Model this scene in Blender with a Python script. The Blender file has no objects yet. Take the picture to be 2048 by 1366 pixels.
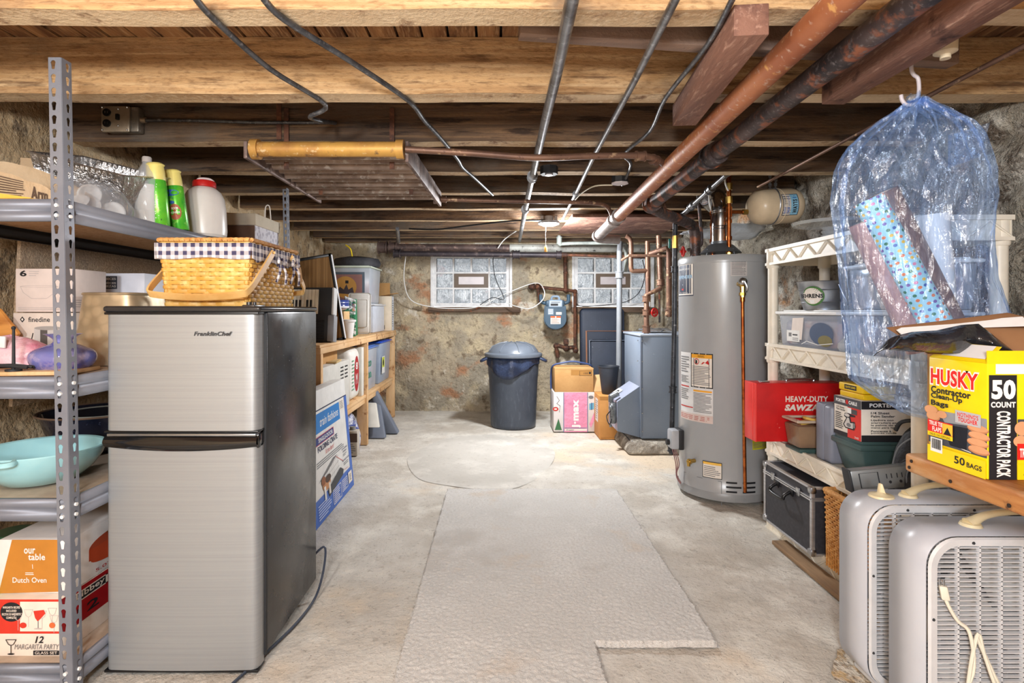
import bpy, bmesh, math, random
from mathutils import Vector, Matrix, noise
random.seed(7)
PI = math.pi
SC = bpy.context.scene
COL = SC.collection
V = Vector
# ---------------------------------------------------------------- camera
cam_d = bpy.data.cameras.new('camera'); cam = bpy.data.objects.new('camera', cam_d); COL.objects.link(cam)
cam.location = (0, 0, 1.10); cam.rotation_euler = (PI/2, 0, 0)
cam_d.sensor_width = 36; cam_d.lens = 36*1106/2048
cam_d.shift_x = 29/2048; cam_d.shift_y = -63/2048
cam_d.clip_start = .05
SC.camera = cam
SC.view_settings.view_transform = 'Standard'; SC.view_settings.look = 'None'
SC.view_settings.gamma = 1; SC.view_settings.use_curve_mapping = False
SC.view_settings.exposure = 1.0
SC.cycles.max_bounces = 8; SC.cycles.diffuse_bounces = 5; SC.cycles.transparent_max_bounces = 16
SC.cycles.caustics_reflective = False; SC.cycles.caustics_refractive = False
SC.cycles.sample_clamp_indirect = 4
SC.cycles.use_denoising = True
# ---------------------------------------------------------------- daylight outside
w = bpy.data.worlds.new('daylight'); SC.world = w; w.use_nodes = True
w.node_tree.nodes['Background'].inputs[0].default_value = (.85, .92, 1, 1)
w.node_tree.nodes['Background'].inputs[1].default_value = 1.9
# ---------------------------------------------------------------- lamps
def lamp(name, loc, power, col, r=.06, kind='POINT', **k):
    d = bpy.data.lights.new(name, kind); d.energy = power; d.color = col
    if kind == 'AREA':
        d.shape = 'DISK'; d.size = r
    else: d.shadow_soft_size = r
    o = bpy.data.objects.new(name, d); o.location = loc; COL.objects.link(o)
    return o
lamp('warm_bulb_light', (-.75, .35, 1.62), 17, (1, .91, .80), .05)
lamp('fill_light_near', (-.15, -.5, 1.45), 58, (.89, .945, 1), .12)  # added fill for the foreground, no visible source
lamp('fill_light_rear', (-.7, -1.9, 1.5), 125, (.89, .945, 1), .15)  # added fill from deep behind the camera, no visible source
lamp('led_light', (.405, 4.36, 1.76), 11, (.94, .97, 1), .16, 'AREA')
lamp('led_spill_light', (.405, 4.36, 1.70), 47, (.95, .975, 1), .08)
# ================================================================ helpers
def lin(c):
    def f(x):
        x = x/255
        return x/12.92 if x <= .04045 else ((x+.055)/1.055)**2.4
    return (f(c[0]), f(c[1]), f(c[2]), 1)
def _new(name):
    m = bpy.data.materials.new(name); m.use_nodes = True
    nt = m.node_tree; b = nt.nodes['Principled BSDF']
    return m, nt, b
def lay(name, base, layers=(), rough=.7, metal=0, bump=None, coord='POS', spec=.5, rvar=None, alpha=1, trans=0, ior=1.45, coat=0):
    """base colour plus noise driven colour layers: (scale, lo, hi, colour, stretch, alpha, kind)"""
    m, nt, b = _new(name); N = nt.nodes; L = nt.links
    if coord == 'POS':
        src = N.new('ShaderNodeNewGeometry').outputs['Position']
    else:
        src = N.new('ShaderNodeTexCoord').outputs[coord]
    def mapped(sc, off=0):
        mp = N.new('ShaderNodeMapping'); mp.inputs['Scale'].default_value = sc; mp.inputs['Location'].default_value = (off, off*.7, off*1.3)
        L.new(src, mp.inputs['Vector']); return mp.outputs[0]
    def tex(kind, s, st, off=0):
        v = mapped(st, off)
        if kind == 'voro':
            t = N.new('ShaderNodeTexVoronoi'); t.inputs['Scale'].default_value = s; L.new(v, t.inputs['Vector']); return t.outputs['Distance']
        if kind == 'edge':
            t = N.new('ShaderNodeTexVoronoi'); t.feature = 'DISTANCE_TO_EDGE'; t.inputs['Scale'].default_value = s; L.new(v, t.inputs['Vector']); return t.outputs['Distance']
        if kind == 'wave':
            t = N.new('ShaderNodeTexWave'); t.inputs['Scale'].default_value = s; t.inputs['Distortion'].default_value = 6
            t.inputs['Detail'].default_value = 3; L.new(v, t.inputs['Vector']); return t.outputs['Fac']
        t = N.new('ShaderNodeTexNoise'); t.inputs['Scale'].default_value = s; t.inputs['Detail'].default_value = 5
        t.inputs['Roughness'].default_value = .6; L.new(v, t.inputs['Vector']); return t.outputs['Fac']
    cur = None
    for i, l in enumerate(layers):
        s, lo, hi, c = l[:4]; st = l[4] if len(l) > 4 else (1, 1, 1); a = l[5] if len(l) > 5 else 1; kd = l[6] if len(l) > 6 else 'noise'
        f = tex(kd, s, st, i*3.1)
        mr = N.new('ShaderNodeMapRange'); mr.inputs[1].default_value = lo; mr.inputs[2].default_value = hi; mr.inputs[4].default_value = a
        L.new(f, mr.inputs[0])
        mx = N.new('ShaderNodeMix'); mx.data_type = 'RGBA'
        if cur is None: mx.inputs['A'].default_value = lin(base)
        else: L.new(cur, mx.inputs['A'])
        mx.inputs['B'].default_value = lin(c)
        L.new(mr.outputs[0], mx.inputs['Factor']); cur = mx.outputs['Result']
    if cur is None: b.inputs['Base Color'].default_value = lin(base)
    else: L.new(cur, b.inputs['Base Color'])
    b.inputs['Roughness'].default_value = rough; b.inputs['Metallic'].default_value = metal
    b.inputs['Specular IOR Level'].default_value = spec
    b.inputs['Alpha'].default_value = alpha
    b.inputs['Transmission Weight'].default_value = trans; b.inputs['IOR'].default_value = ior
    b.inputs['Coat Weight'].default_value = coat
    if rvar:
        f = tex('noise', rvar[0], rvar[3] if len(rvar) > 3 else (1, 1, 1), 9)
        mr = N.new('ShaderNodeMapRange'); mr.inputs[1].default_value = .3; mr.inputs[2].default_value = .7
        mr.inputs[3].default_value = rvar[1]; mr.inputs[4].default_value = rvar[2]
        L.new(f, mr.inputs[0]); L.new(mr.outputs[0], b.inputs['Roughness'])
    if bump:
        prev = None
        for bp in (bump if isinstance(bump, list) else [bump]):
            s, dist = bp[0], bp[1]; st = bp[2] if len(bp) > 2 else (1, 1, 1); kd = bp[3] if len(bp) > 3 else 'noise'
            f = tex(kd, s, st, 5)
            bn = N.new('ShaderNodeBump'); bn.inputs['Distance'].default_value = dist; bn.inputs['Strength'].default_value = 1
            L.new(f, bn.inputs['Height'])
            if prev: L.new(prev, bn.inputs['Normal'])
            prev = bn.outputs[0]
        L.new(prev, b.inputs['Normal'])
    return m
def emis(name, c, s):
    m, nt, b = _new(name); b.inputs['Base Color'].default_value = lin(c)
    b.inputs['Emission Color'].default_value = lin(c); b.inputs['Emission Strength'].default_value = s
    return m
_P = {}
def pl(c, rough=.5, metal=0, **k):
    """plain paint / plastic / metal with a faint procedural mottling"""
    key = (c, rough, metal, tuple(sorted(k.items())))
    if key not in _P:
        dk = tuple(int(x*.93) for x in c)
        _P[key] = lay('finish_%d_%d_%d' % c, c, [(14, .35, .75, dk)], rough, metal, **k)
    return _P[key]

class B:
    def __init__(s, mat=None):
        s.bm = bmesh.new(); s.uv = s.bm.loops.layers.uv.new('UVMap'); s.mats = []; s.mi = 0; s.X = Matrix()
        if mat: s.m(mat)
    def m(s, mat):
        if mat not in s.mats: s.mats.append(mat)
        s.mi = s.mats.index(mat); return s
    def add(s, vs, fs, smooth=None):
        bv = [s.bm.verts.new(s.X @ V(v)) for v in vs]; out = []
        for f in fs:
            try: fc = s.bm.faces.new([bv[i] for i in f])
            except ValueError: continue
            fc.material_index = s.mi; out.append(fc)
        return bv, out
    def box(s, x0, y0, z0, x1, y1, z1, bev=0, seg=2):
        return s.hexa([(x0, y0, z0), (x1, y0, z0), (x1, y1, z0), (x0, y1, z0), (x0, y0, z1), (x1, y0, z1), (x1, y1, z1), (x0, y1, z1)], bev, seg)
    def hexa(s, p, bev=0, seg=2):
        fs = [(0, 3, 2, 1), (4, 5, 6, 7), (0, 1, 5, 4), (1, 2, 6, 5), (2, 3, 7, 6), (3, 0, 4, 7)]
        bv, fc = s.add(p, fs)
        if bev:
            es = list({e for f in fc for e in f.edges})
            r = bmesh.ops.bevel(s.bm, geom=es, offset=bev, segments=seg, affect='EDGES', profile=.5)
            for f in r['faces']: f.material_index = s.mi
        return s
    def boxc(s, c, sz, rot=None, bev=0):
        X = s.X.copy(); s.X = s.X @ Matrix.Translation(c) @ (rot.to_4x4() if rot else Matrix())
        a, b, d = sz; s.box(-a/2, -b/2, -d/2, a/2, b/2, d/2, bev); s.X = X; return s
    def beam(s, p0, p1, wd, th, up=(0, 0, 1), bev=0):
        p0, p1 = V(p0), V(p1); d = p1-p0; L = d.length; d.normalize(); sd = d.cross(V(up)).normalized(); u = sd.cross(d)
        R = Matrix((sd, d, u)).transposed()
        return s.boxc((p0+p1)/2, (wd, L, th), R, bev)
    def ring(s, c, d, r, n, ref=None):
        d = d.normalized(); a = ref if ref else (V((0, 0, 1)) if abs(d.z) < .9 else V((1, 0, 0)))
        x = d.cross(a).normalized(); y = d.cross(x)
        return [c+(x*math.cos(2*PI*i/n)+y*math.sin(2*PI*i/n))*r for i in range(n)], x
    def cyl(s, p0, p1, r0, r1=None, n=16, caps=True):
        p0, p1 = V(p0), V(p1); r1 = r0 if r1 is None else r1
        a, _ = s.ring(p0, p1-p0, r0, n); b, _ = s.ring(p1, p1-p0, r1, n)
        fs = [(i, (i+1) % n, n+(i+1) % n, n+i) for i in range(n)]
        if caps: fs += [tuple(range(n))[::-1], tuple(range(n, 2*n))]
        s.add(a+b, fs); return s
    def tube(s, pts, r, n=8, sm=0, caps=True):
        P = [V(p) for p in pts]
        if sm: P = cat(P, sm)
        vs = []; fs = []; x = None
        for i, p in enumerate(P):
            d = (P[min(i+1, len(P)-1)]-P[max(i-1, 0)])
            if d.length < 1e-9: d = V((0, 0, 1))
            d.normalize()
            if x is None:
                a = V((0, 0, 1)) if abs(d.z) < .9 else V((1, 0, 0)); x = d.cross(a).normalized()
            else:
                x = (x-d*x.dot(d)).normalized()
            y = d.cross(x); rr = r(i/(len(P)-1)) if callable(r) else r
            vs += [p+(x*math.cos(2*PI*k/n)+y*math.sin(2*PI*k/n))*rr for k in range(n)]
        for i in range(len(P)-1):
            for k in range(n): fs.append((i*n+k, i*n+(k+1) % n, (i+1)*n+(k+1) % n, (i+1)*n+k))
        if caps: fs += [tuple(range(n))[::-1], tuple(range((len(P)-1)*n, len(P)*n))]
        s.add(vs, fs); return s
    def lathe(s, prof, c=(0, 0, 0), n=32, sx=1, sy=1, wob=None):
        vs = []; fs = []; c = V(c)
        for j, (r, z) in enumerate(prof):
            for i in range(n):
                a = 2*PI*i/n; k = 1+(wob(a, z) if wob else 0)
                vs.append(c+V((r*k*sx*math.cos(a), r*k*sy*math.sin(a), z)))
        m = len(prof)
        for j in range(m-1):
            for i in range(n): fs.append((j*n+i, j*n+(i+1) % n, (j+1)*n+(i+1) % n, (j+1)*n+i))
        if prof[0][0] > 1e-5: fs.append(tuple(range(n))[::-1])
        if prof[-1][0] > 1e-5: fs.append(tuple(range((m-1)*n, m*n)))
        s.add(vs, fs); return s
    def shell(s, prof, c=(0, 0, 0), n=32, sx=1, sy=1, wob=None):
        """lathe without end caps"""
        vs = []; fs = []; c = V(c)
        for j, (r, z) in enumerate(prof):
            for i in range(n):
                a = 2*PI*i/n; k = 1+(wob(a, z) if wob else 0)
                vs.append(c+V((r*k*sx*math.cos(a), r*k*sy*math.sin(a), z)))
        for j in range(len(prof)-1):
            for i in range(n): fs.append((j*n+i, j*n+(i+1) % n, (j+1)*n+(i+1) % n, (j+1)*n+i))
        s.add(vs, fs); return s
    def grid(s, f, nu, nv, cu=False, skip=None):
        vs = []; W = nu if cu else nu+1
        for j in range(nv+1):
            for i in range(W): vs.append(V(f(i/nu, j/nv)))
        bv = [s.bm.verts.new(s.X @ v) for v in vs]
        for j in range(nv):
            for i in range(nu):
                if skip and skip(i, j): continue
                i2 = (i+1) % W
                fc = s.bm.faces.new((bv[j*W+i], bv[j*W+i2], bv[(j+1)*W+i2], bv[(j+1)*W+i])); fc.material_index = s.mi
                for lp, q in zip(fc.loops, ((i, j), (i+1, j), (i+1, j+1), (i, j+1))): lp[s.uv].uv = (q[0]/nu, q[1]/nv)
        return s
    def ball(s, c, r, n=12, sc=(1, 1, 1)):
        m = n//2; prof = [(max(math.sin(PI*j/m)*r, 0), -math.cos(PI*j/m)*r*sc[2]) for j in range(m+1)]
        return s.lathe(prof, c, n, sc[0], sc[1])
    def prism(s, pts, ext):
        """ngon pts (3d) extruded by vector ext"""
        n = len(pts); e = V(ext); p = [V(q) for q in pts]
        s.add(p+[q+e for q in p], [tuple(range(n))[::-1], tuple(range(n, 2*n))]+[(i, (i+1) % n, n+(i+1) % n, n+i) for i in range(n)]); return s

def cat(P, k):
    out = []
    for i in range(len(P)-1):
        a, b, c, d = P[max(i-1, 0)], P[i], P[i+1], P[min(i+2, len(P)-1)]
        for j in range(k):
            t = j/k; out.append(.5*((2*b)+(c-a)*t+(2*a-5*b+4*c-d)*t*t+(3*b-a-3*c+d)*t**3))
    out.append(P[-1]); return out

LOCAL = set()
def wloc(o):
    v = V((0, 0, 0))
    while o:
        if o in LOCAL: return V((0, 0, 0))   # rotated things: parts are modelled in the thing's own space
        v = v+o.location; o = o.parent
    return v
USED = []
def tagit(o, label, cat_, group=None):
    o['label'] = label; o['category'] = cat_
    if group: o['group'] = group
    USED.append((o, label))
def thing(name, label, cat_, loc, group=None, rot=None):
    o = bpy.data.objects.new(name, None); o.empty_display_size = .05; o.location = loc; COL.objects.link(o)
    if rot is not None: o.rotation_euler = rot; LOCAL.add(o)
    tagit(o, label, cat_, group); return o
def done(b, name, parent=None, label=None, cat_=None, group=None, kind=None, ang=38, local=False, normals=True, solid=0):
    if normals: bmesh.ops.recalc_face_normals(b.bm, faces=b.bm.faces)
    me = bpy.data.meshes.new(name); b.bm.to_mesh(me); b.bm.free()
    for m in b.mats: me.materials.append(m)
    o = bpy.data.objects.new(name, me); COL.objects.link(o)
    if parent:
        o.parent = parent
        if not local: me.transform(Matrix.Translation(-wloc(parent)))
    elif kind != 'structure' and me.vertices:
        xs = [v.co for v in me.vertices]
        c = V(((min(v.x for v in xs)+max(v.x for v in xs))/2, (min(v.y for v in xs)+max(v.y for v in xs))/2, min(v.z for v in xs)))
        me.transform(Matrix.Translation(-c)); o.location = c
    for p in me.polygons: p.use_smooth = True
    me.set_sharp_from_angle(angle=math.radians(ang))
    if solid:
        md = o.modifiers.new('thickness', 'SOLIDIFY'); md.thickness = solid; md.offset = 0
    if cat_: tagit(o, label, cat_, group)
    elif label: o['label'] = label
    if kind: o['kind'] = kind
    return o
def copy_tree(root, loc, label):
    r = root.copy(); COL.objects.link(r); r.location = loc; r['label'] = label; USED.append((r, label))
    for ch in list(root.children):
        c = ch.copy(); COL.objects.link(c); c.parent = r
        for g in list(ch.children):
            d = g.copy(); COL.objects.link(d); d.parent = c
    return r
# ---- flat printing: rectangles, lettering, shapes laid on a surface
def textmesh(s, bold=0.0, shear=0.0):
    cu = bpy.data.curves.new('t', 'FONT'); cu.body = s; cu.offset = bold; cu.shear = shear; cu.space_character = 1+bold*1.6; cu.resolution_u = 3
    o = bpy.data.objects.new('t', cu); COL.objects.link(o)
    me = bpy.data.meshes.new_from_object(o); bpy.data.objects.remove(o)
    vs = [v.co.copy() for v in me.vertices]; fs = [tuple(p.vertices) for p in me.polygons]
    bpy.data.meshes.remove(me); bpy.data.curves.remove(cu)
    return vs, fs
def plane_map(O, U, W_, w=1, h=1):
    O, U, W_ = V(O), V(U).normalized(), V(W_).normalized(); Nn = U.cross(W_)
    return lambda x, y, l: O+U*(x*w)+W_*(y*h)+Nn*l
def cyl_map(c, r, a0, z0, w=1, h=1):
    """wrap round a vertical cylinder; a0 = angle of x=0; x runs to the right seen from outside"""
    return lambda x, y, l: V((c[0]+(r+l)*math.cos(a0+x*w/r), c[1]+(r+l)*math.sin(a0+x*w/r), z0+y*h))
def artwork(parent, f, items, name='printed_artwork', lift=.0008, step=.00008, nd=1, label=None):
    b = B(); l = lift
    for it in items:
        k = it[0]; mat = it[6] if k == 't' else it[-1]; b.m(mat)
        if k == 'r':
            x0, y0, x1, y1 = it[1:5]
            b.grid(lambda u, v: f(x0+(x1-x0)*u, y0+(y1-y0)*v, l), nd, nd)
        elif k == 'o':   # outline rectangle, line width t
            x0, y0, x1, y1, t = it[1:6]
            for q in ((x0, y0, x1, y0+t), (x0, y1-t, x1, y1), (x0, y0, x0+t, y1), (x1-t, y0, x1, y1)):
                b.grid(lambda u, v: f(q[0]+(q[2]-q[0])*u, q[1]+(q[3]-q[1])*v, l), nd, nd)
        elif k == 'l':   # block of fine print
            x0, y0, x1, y1, n = it[1:6]; hh = (y1-y0)/n
            for i in range(n):
                xx = x1-(x1-x0)*random.choice((0, .05, .12, .3)); yy = y1-hh*(i+.75); 
                b.grid(lambda u, v: f(x0+(xx-x0)*u, yy+hh*.42*v, l), nd, 1)
        elif k == 'p':
            b.add([f(x, y, l) for x, y in it[1]], [tuple(range(len(it[1])))])
        elif k == 'e':
            cx, cy, rx, ry = it[1:5]
            b.grid(lambda u, v: f(cx+rx*(1-v)*math.cos(2*PI*u), cy+ry*(1-v)*math.sin(2*PI*u), l), 28, 4 if nd > 1 else 1, cu=True)
        elif k == 's':   # stroke polyline
            pts, wd = it[1], it[2]
            for (ax, ay), (bx, by) in zip(pts, pts[1:]):
                A = f(ax, ay, l); Bb = f(bx, by, l); nn = (f(ax, ay, l+1)-A).normalized(); d = (Bb-A)
                if d.length < 1e-6: continue
                sd = d.normalized().cross(nn)*wd/2; dd = d.normalized()*wd*.3
                b.add([A-sd-dd, Bb-sd+dd, Bb+sd+dd, A+sd-dd], [(0, 1, 2, 3)])
        elif k == 't':
            s_, x0, y0, x1, y1 = it[1:6]; bold = it[7] if len(it) > 7 else 0; sh = it[8] if len(it) > 8 else 0; rot = it[9] if len(it) > 9 else 0
            vs, fs = textmesh(s_, bold, sh)
            if not vs: continue
            ax, bx = min(v.x for v in vs), max(v.x for v in vs); ay, by = min(v.y for v in vs), max(v.y for v in vs)
            def g(v):
                u, q = (v.x-ax)/(bx-ax+1e-9), (v.y-ay)/(by-ay+1e-9)
                if rot: u, q = (1-q, u) if rot > 0 else (q, 1-u)
                return f(x0+(x1-x0)*u, y0+(y1-y0)*q, l)
            b.add([g(v) for v in vs], fs)
        l += step
    return done(b, name, parent, normals=False, label=label)
def at(px, py, Y): return V(((px-995)/1106*Y, Y, 1.1+(620-py)/1106*Y))
def under(px, py, z): return at(px, py, (z-1.1)*1106/(620-py))
def prop(v, a, b): return a+(b-a)*v

# ================================================================ materials
KRAFT = lay('cardboard', (196, 152, 98), [(5, .4, .7, (178, 134, 82)), (60, .5, .8, (168, 126, 78), (1, 1, 1), .4)], .85)
KRAFT2 = lay('pale_cardboard', (214, 178, 130), [(6, .4, .7, (196, 158, 110))], .85)
WHITE = pl((236, 236, 234), .45); PAPER = pl((232, 224, 214), .7); CREAM = pl((232, 222, 196), .4)
BLACK = pl((22, 22, 24), .35); BLACKM = pl((38, 39, 42), .6); CHAR = pl((66, 74, 88), .45)
RED = pl((196, 34, 30), .4); INK = pl((30, 30, 34), .6); INKG = pl((120, 120, 122), .6); BLUE = pl((52, 100, 190), .45)
YEL = pl((248, 214, 20), .4); CHROME = lay('galvanised_steel', (190, 192, 194), [(30, .4, .7, (150, 152, 156), (1, 1, 1), .6, 'voro')], .3, 1)
STEELP = lay('zinc_shelf_steel', (124, 127, 136), [(6, .4, .7, (112, 115, 126))], .42, .2)
CONDUIT = lay('galvanised_conduit', (150, 152, 156), [(12, .45, .7, (98, 94, 92)), (40, .55, .7, (190, 192, 196))], .35, .85)
RUST = lay('rusty_iron', (98, 62, 46), [(9, .4, .6, (62, 44, 38)), (30, .5, .7, (132, 84, 58))], .75, .2, bump=(60, .002))
COPPER = lay('bright_copper', (206, 118, 60), [(20, .45, .6, (160, 84, 42))], .25, .9)
BRASS = pl((196, 160, 84), .3, .9)
OLDCU = lay('dull_copper_pipe', (130, 98, 80), [(4, .4, .65, (98, 72, 62)), (24, .58, .68, (196, 164, 130)), (60, .6, .7, (90, 66, 56))], .5, .45)
BRONZE = lay('painted_iron_pipe', (176, 112, 74), [(3, .42, .62, (150, 88, 58)), (18, .6, .68, (214, 160, 96)), (50, .58, .7, (196, 168, 150))], .5, .2)
DARKPIPE = lay('dark_iron_pipe', (92, 78, 76), [(5, .4, .6, (52, 46, 48)), (14, .52, .62, (150, 92, 66)), (70, .55, .7, (120, 112, 112))], .5, .4)
TIMBER = lay('rough_sawn_joist', (194, 156, 110), [(2.2, .38, .66, (152, 114, 76), (.25, 6, 6)), (6, .45, .7, (216, 186, 144), (.3, 9, 9), .7), (9, .56, .66, (82, 54, 36), (.35, 3, 3), .8), (3, .55, .75, (112, 92, 74)), (120, .5, .7, (120, 84, 52), (.3, 1, 1), .6)], .9, bump=[(90, .004, (.4, 1, 1)), (14, .006, (.15, 2.5, 2.5))])
TIMBER_SHADED = lay('aged_shaded_joist', (104, 82, 64), [(2.2, .36, .62, (66, 52, 42), (.3, 6, 6)), (5, .5, .66, (134, 104, 74), (.3, 7, 7), .7), (7, .54, .62, (44, 32, 26), (.4, 4, 4), .9), (3, .5, .7, (92, 82, 72)), (120, .5, .7, (84, 62, 44), (.3, 1, 1), .5)], .92, bump=[(90, .004, (.4, 1, 1)), (14, .006, (.15, 2.5, 2.5))])  # old stained timber, toned darker still for shade on the farther joists
EDGE = lay('worn_joist_underside', (214, 190, 156), [(4, .4, .65, (176, 142, 104), (.3, 3, 3)), (12, .56, .68, (130, 98, 72)), (60, .5, .75, (222, 200, 168))], .9, bump=(80, .004))
REDWOOD = lay('reddish_old_timber', (136, 98, 82), [(3, .4, .65, (104, 72, 62), (6, .4, 6)), (20, .55, .7, (166, 130, 112), (4, 1, 4)), (9, .6, .7, (66, 42, 38))], .85, bump=(70, .003, (1, .3, 1)))
PINE = lay('pine_lumber', (222, 186, 142), [(3, .4, .65, (202, 158, 108), (6, 1, 1)), (10, .58, .66, (150, 100, 60))], .75)
BENCHW = lay('worn_bench_plank', (186, 130, 74), [(3, .4, .62, (156, 92, 44), (8, .8, 8)), (4, .52, .7, (206, 172, 130), (1, 1, 3), .8), (9, .62, .68, (70, 44, 30))], .6, bump=(60, .002, (1, .3, 1)))
OAKD = lay('dark_stained_wood', (104, 52, 30), [(4, .4, .6, (64, 30, 18), (1, 1, 8)), (14, .5, .7, (140, 78, 44), (1, 1, 8), .6)], .4)
DECK = lay('floor_boards_underside', (170, 128, 86), [(3, .4, .62, (122, 84, 56), (5, .4, 1)), (7, .5, .62, (84, 56, 40), (2, .5, 1), .8), (40, .5, .75, (190, 156, 116), (3, .3, 1))], .9, bump=(70, .003, (1, .3, 1)))
WICKER = lay('woven_willow', (206, 150, 82), [(20, .4, .7, (160, 104, 50)), (60, .5, .7, (226, 180, 116))], .65)
SPLINT = lay('ash_splint', (226, 178, 92), [(9, .4, .65, (206, 150, 64)), (30, .52, .7, (238, 202, 130))], .5)
FOIL = lay('aluminium_foil', (205, 205, 206), [(8, .4, .7, (170, 168, 168))], .28, .9, bump=(28, .012))
CLEAR = lay('clear_plastic', (226, 232, 240), [(3, .4, .7, (206, 214, 226))], .12, alpha=.34, spec=.6)
CLEAR2 = lay('milky_storage_plastic', (214, 222, 232), [(3, .4, .7, (190, 200, 214))], .25, alpha=.6)
GLASS = lay('clear_glass', (240, 246, 246), [(3, .4, .7, (226, 236, 236))], .04, alpha=.3, spec=.9)
def fresnel_alpha(m, lo, hi, blend=.35):
    nt = m.node_tree; b = nt.nodes['Principled BSDF']; lw = nt.nodes.new('ShaderNodeLayerWeight'); lw.inputs[0].default_value = blend
    mr = nt.nodes.new('ShaderNodeMapRange'); mr.inputs[3].default_value = lo; mr.inputs[4].default_value = hi
    nt.links.new(lw.outputs['Facing'], mr.inputs[0]); nt.links.new(mr.outputs[0], b.inputs['Alpha'])
BPLASTIC = lay('blue_poly_film', (176, 206, 246), [(5, .4, .7, (150, 188, 240)), (2.5, .56, .68, (70, 132, 222))], .14, alpha=.24, spec=1, bump=[(7, .05, (1, 1, .2)), (16, .03, (1, 1, .5), 'edge'), (50, .005)])
def film(m, tint, gl):
    nt = m.node_tree; N = nt.nodes; L = nt.links; b = N['Principled BSDF']; out = N['Material Output']; b.inputs['Alpha'].default_value = 1
    tr = N.new('ShaderNodeBsdfTransparent'); tr.inputs[0].default_value = lin(tint)
    lw = N.new('ShaderNodeLayerWeight'); lw.inputs[0].default_value = .3
    mr = N.new('ShaderNodeMapRange'); mr.inputs[3].default_value = .06; mr.inputs[4].default_value = .45; L.new(lw.outputs['Facing'], mr.inputs[0])
    mx = N.new('ShaderNodeMixShader'); L.new(mr.outputs[0], mx.inputs[0]); L.new(tr.outputs[0], mx.inputs[1]); L.new(b.outputs[0], mx.inputs[2])
    g = N.new('ShaderNodeBsdfGlossy'); g.inputs['Color'].default_value = (gl, gl, gl, 1); g.inputs['Roughness'].default_value = .13
    if b.inputs['Normal'].links: L.new(b.inputs['Normal'].links[0].from_socket, g.inputs['Normal'])
    ad = N.new('ShaderNodeAddShader'); L.new(mx.outputs[0], ad.inputs[0]); L.new(g.outputs[0], ad.inputs[1]); L.new(ad.outputs[0], out.inputs['Surface'])
film(BPLASTIC, (226, 238, 253), .10)
# ================================================================ the setting
FLOORM = lay('worn_concrete', (208, 204, 196), [(1.3, .4, .62, (188, 180, 168)), (3.5, .48, .66, (222, 218, 208)), (7, .5, .7, (178, 170, 158), (1, 1, 1), .5),
    (.8, .56, .66, (214, 196, 172)), (30, .60, .68, (150, 142, 132), (1, 1, 1), .45), (150, .63, .68, (92, 84, 78), (1, 1, 1), .8)], .85, bump=[(70, .004), (6, .02)])
b = B(FLOORM)
def ff(u, v):
    x, y = -2.0+4.0*u, -3.1+9.3*v; z = .006*noise.noise(V((x*2, y*2, 0)))+.003*noise.noise(V((x*9, y*9, 3)))-.006
    d = math.hypot((x-1.14)/.16, (y-1.62)/.2)   # chipped crater by the fans
    if d < 1: z -= .012*(1-d*d)+.006*abs(noise.noise(V((x*60, y*60, 1))))
    return (x, y, z)
b.grid(ff, 200, 400)
done(b, 'floor', kind='structure', normals=False)
# chipped plaster crater rubble is part of the floor
PATCH = lay('chipped_lime_patch', (226, 216, 200), [(40, .45, .6, (150, 130, 108)), (16, .5, .65, (214, 180, 130)), (90, .6, .7, (80, 70, 60))], .95, bump=(60, .02))
b = B(PATCH)
b.grid(lambda u, v: (1.14+.13*u*math.cos(2*PI*v)*(1+.3*noise.noise(V((math.cos(2*PI*v)*2, math.sin(2*PI*v)*2, 0)))), 1.62+.17*u*math.sin(2*PI*v)*(1+.3*noise.noise(V((math.cos(2*PI*v)*2, math.sin(2*PI*v)*2, 0)))), .001-.012*(1-u*u)+.006*abs(noise.noise(V((u*6*math.cos(2*PI*v), u*6*math.sin(2*PI*v), 4))))), 14, 40)
done(b, 'floor_patch', kind='structure', label='chipped hole in the concrete with crumbling lime edges beside the fans')
# new smoother patch in front of the rug
b = B(lay('trowelled_cement', (200, 196, 188), [(1.3, .4, .62, (186, 182, 174)), (3.5, .5, .68, (216, 212, 204)), (30, .6, .7, (180, 174, 166))], .85, bump=(30, .004)))
b.grid(lambda u, v: (-.12+(.55+.1*noise.noise(V((math.cos(6.283*v), math.sin(6.283*v), 2))))*u*math.cos(2*PI*v), 4.15+(.75+.2*noise.noise(V((math.cos(6.283*v)*1.3, math.sin(6.283*v), 5))))*u*math.sin(2*PI*v), .0045-.008*u**3), 8, 48)
done(b, 'floor_overlay', kind='structure', label='smooth grey patch of newer cement on the old floor', normals=True)

BACKW = lay('old_plastered_masonry', (194, 178, 152), [(1.6, .4, .6, (160, 151, 134)), (4, .48, .64, (208, 192, 160)), (2.3, .57, .66, (182, 128, 92), (1, 1, 1.5), .85), (9, .56, .66, (132, 116, 96)), (5, .60, .68, (224, 216, 200)), (30, .54, .7, (118, 104, 84), (1, 1, 1), .6), (70, .6, .7, (212, 196, 160), (1, 1, 1), .5)], .95, bump=[(40, .012), (9, .04), (150, .004)])
LEFTW = lay('sandy_plaster', (190, 164, 128), [(2, .4, .62, (164, 136, 100)), (7, .5, .66, (208, 188, 156)), (14, .56, .66, (126, 108, 86)), (60, .55, .7, (220, 204, 176), (1, 1, 1), .6)], .95, bump=[(50, .012), (10, .03)])
RIGHTW = lay('whitewashed_rubble_stone', (176, 168, 152), [(1.5, .4, .6, (140, 128, 112)), (4, .5, .64, (214, 208, 196)), (7, .52, .62, (104, 92, 80)), (3, .6, .68, (186, 140, 100)), (26, .55, .68, (90, 80, 70), (1, 1, 1), .7), (80, .56, .7, (226, 220, 208), (1, 1, 1), .6)], .95, bump=[(36, .02), (9, .05), (120, .006)])
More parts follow.
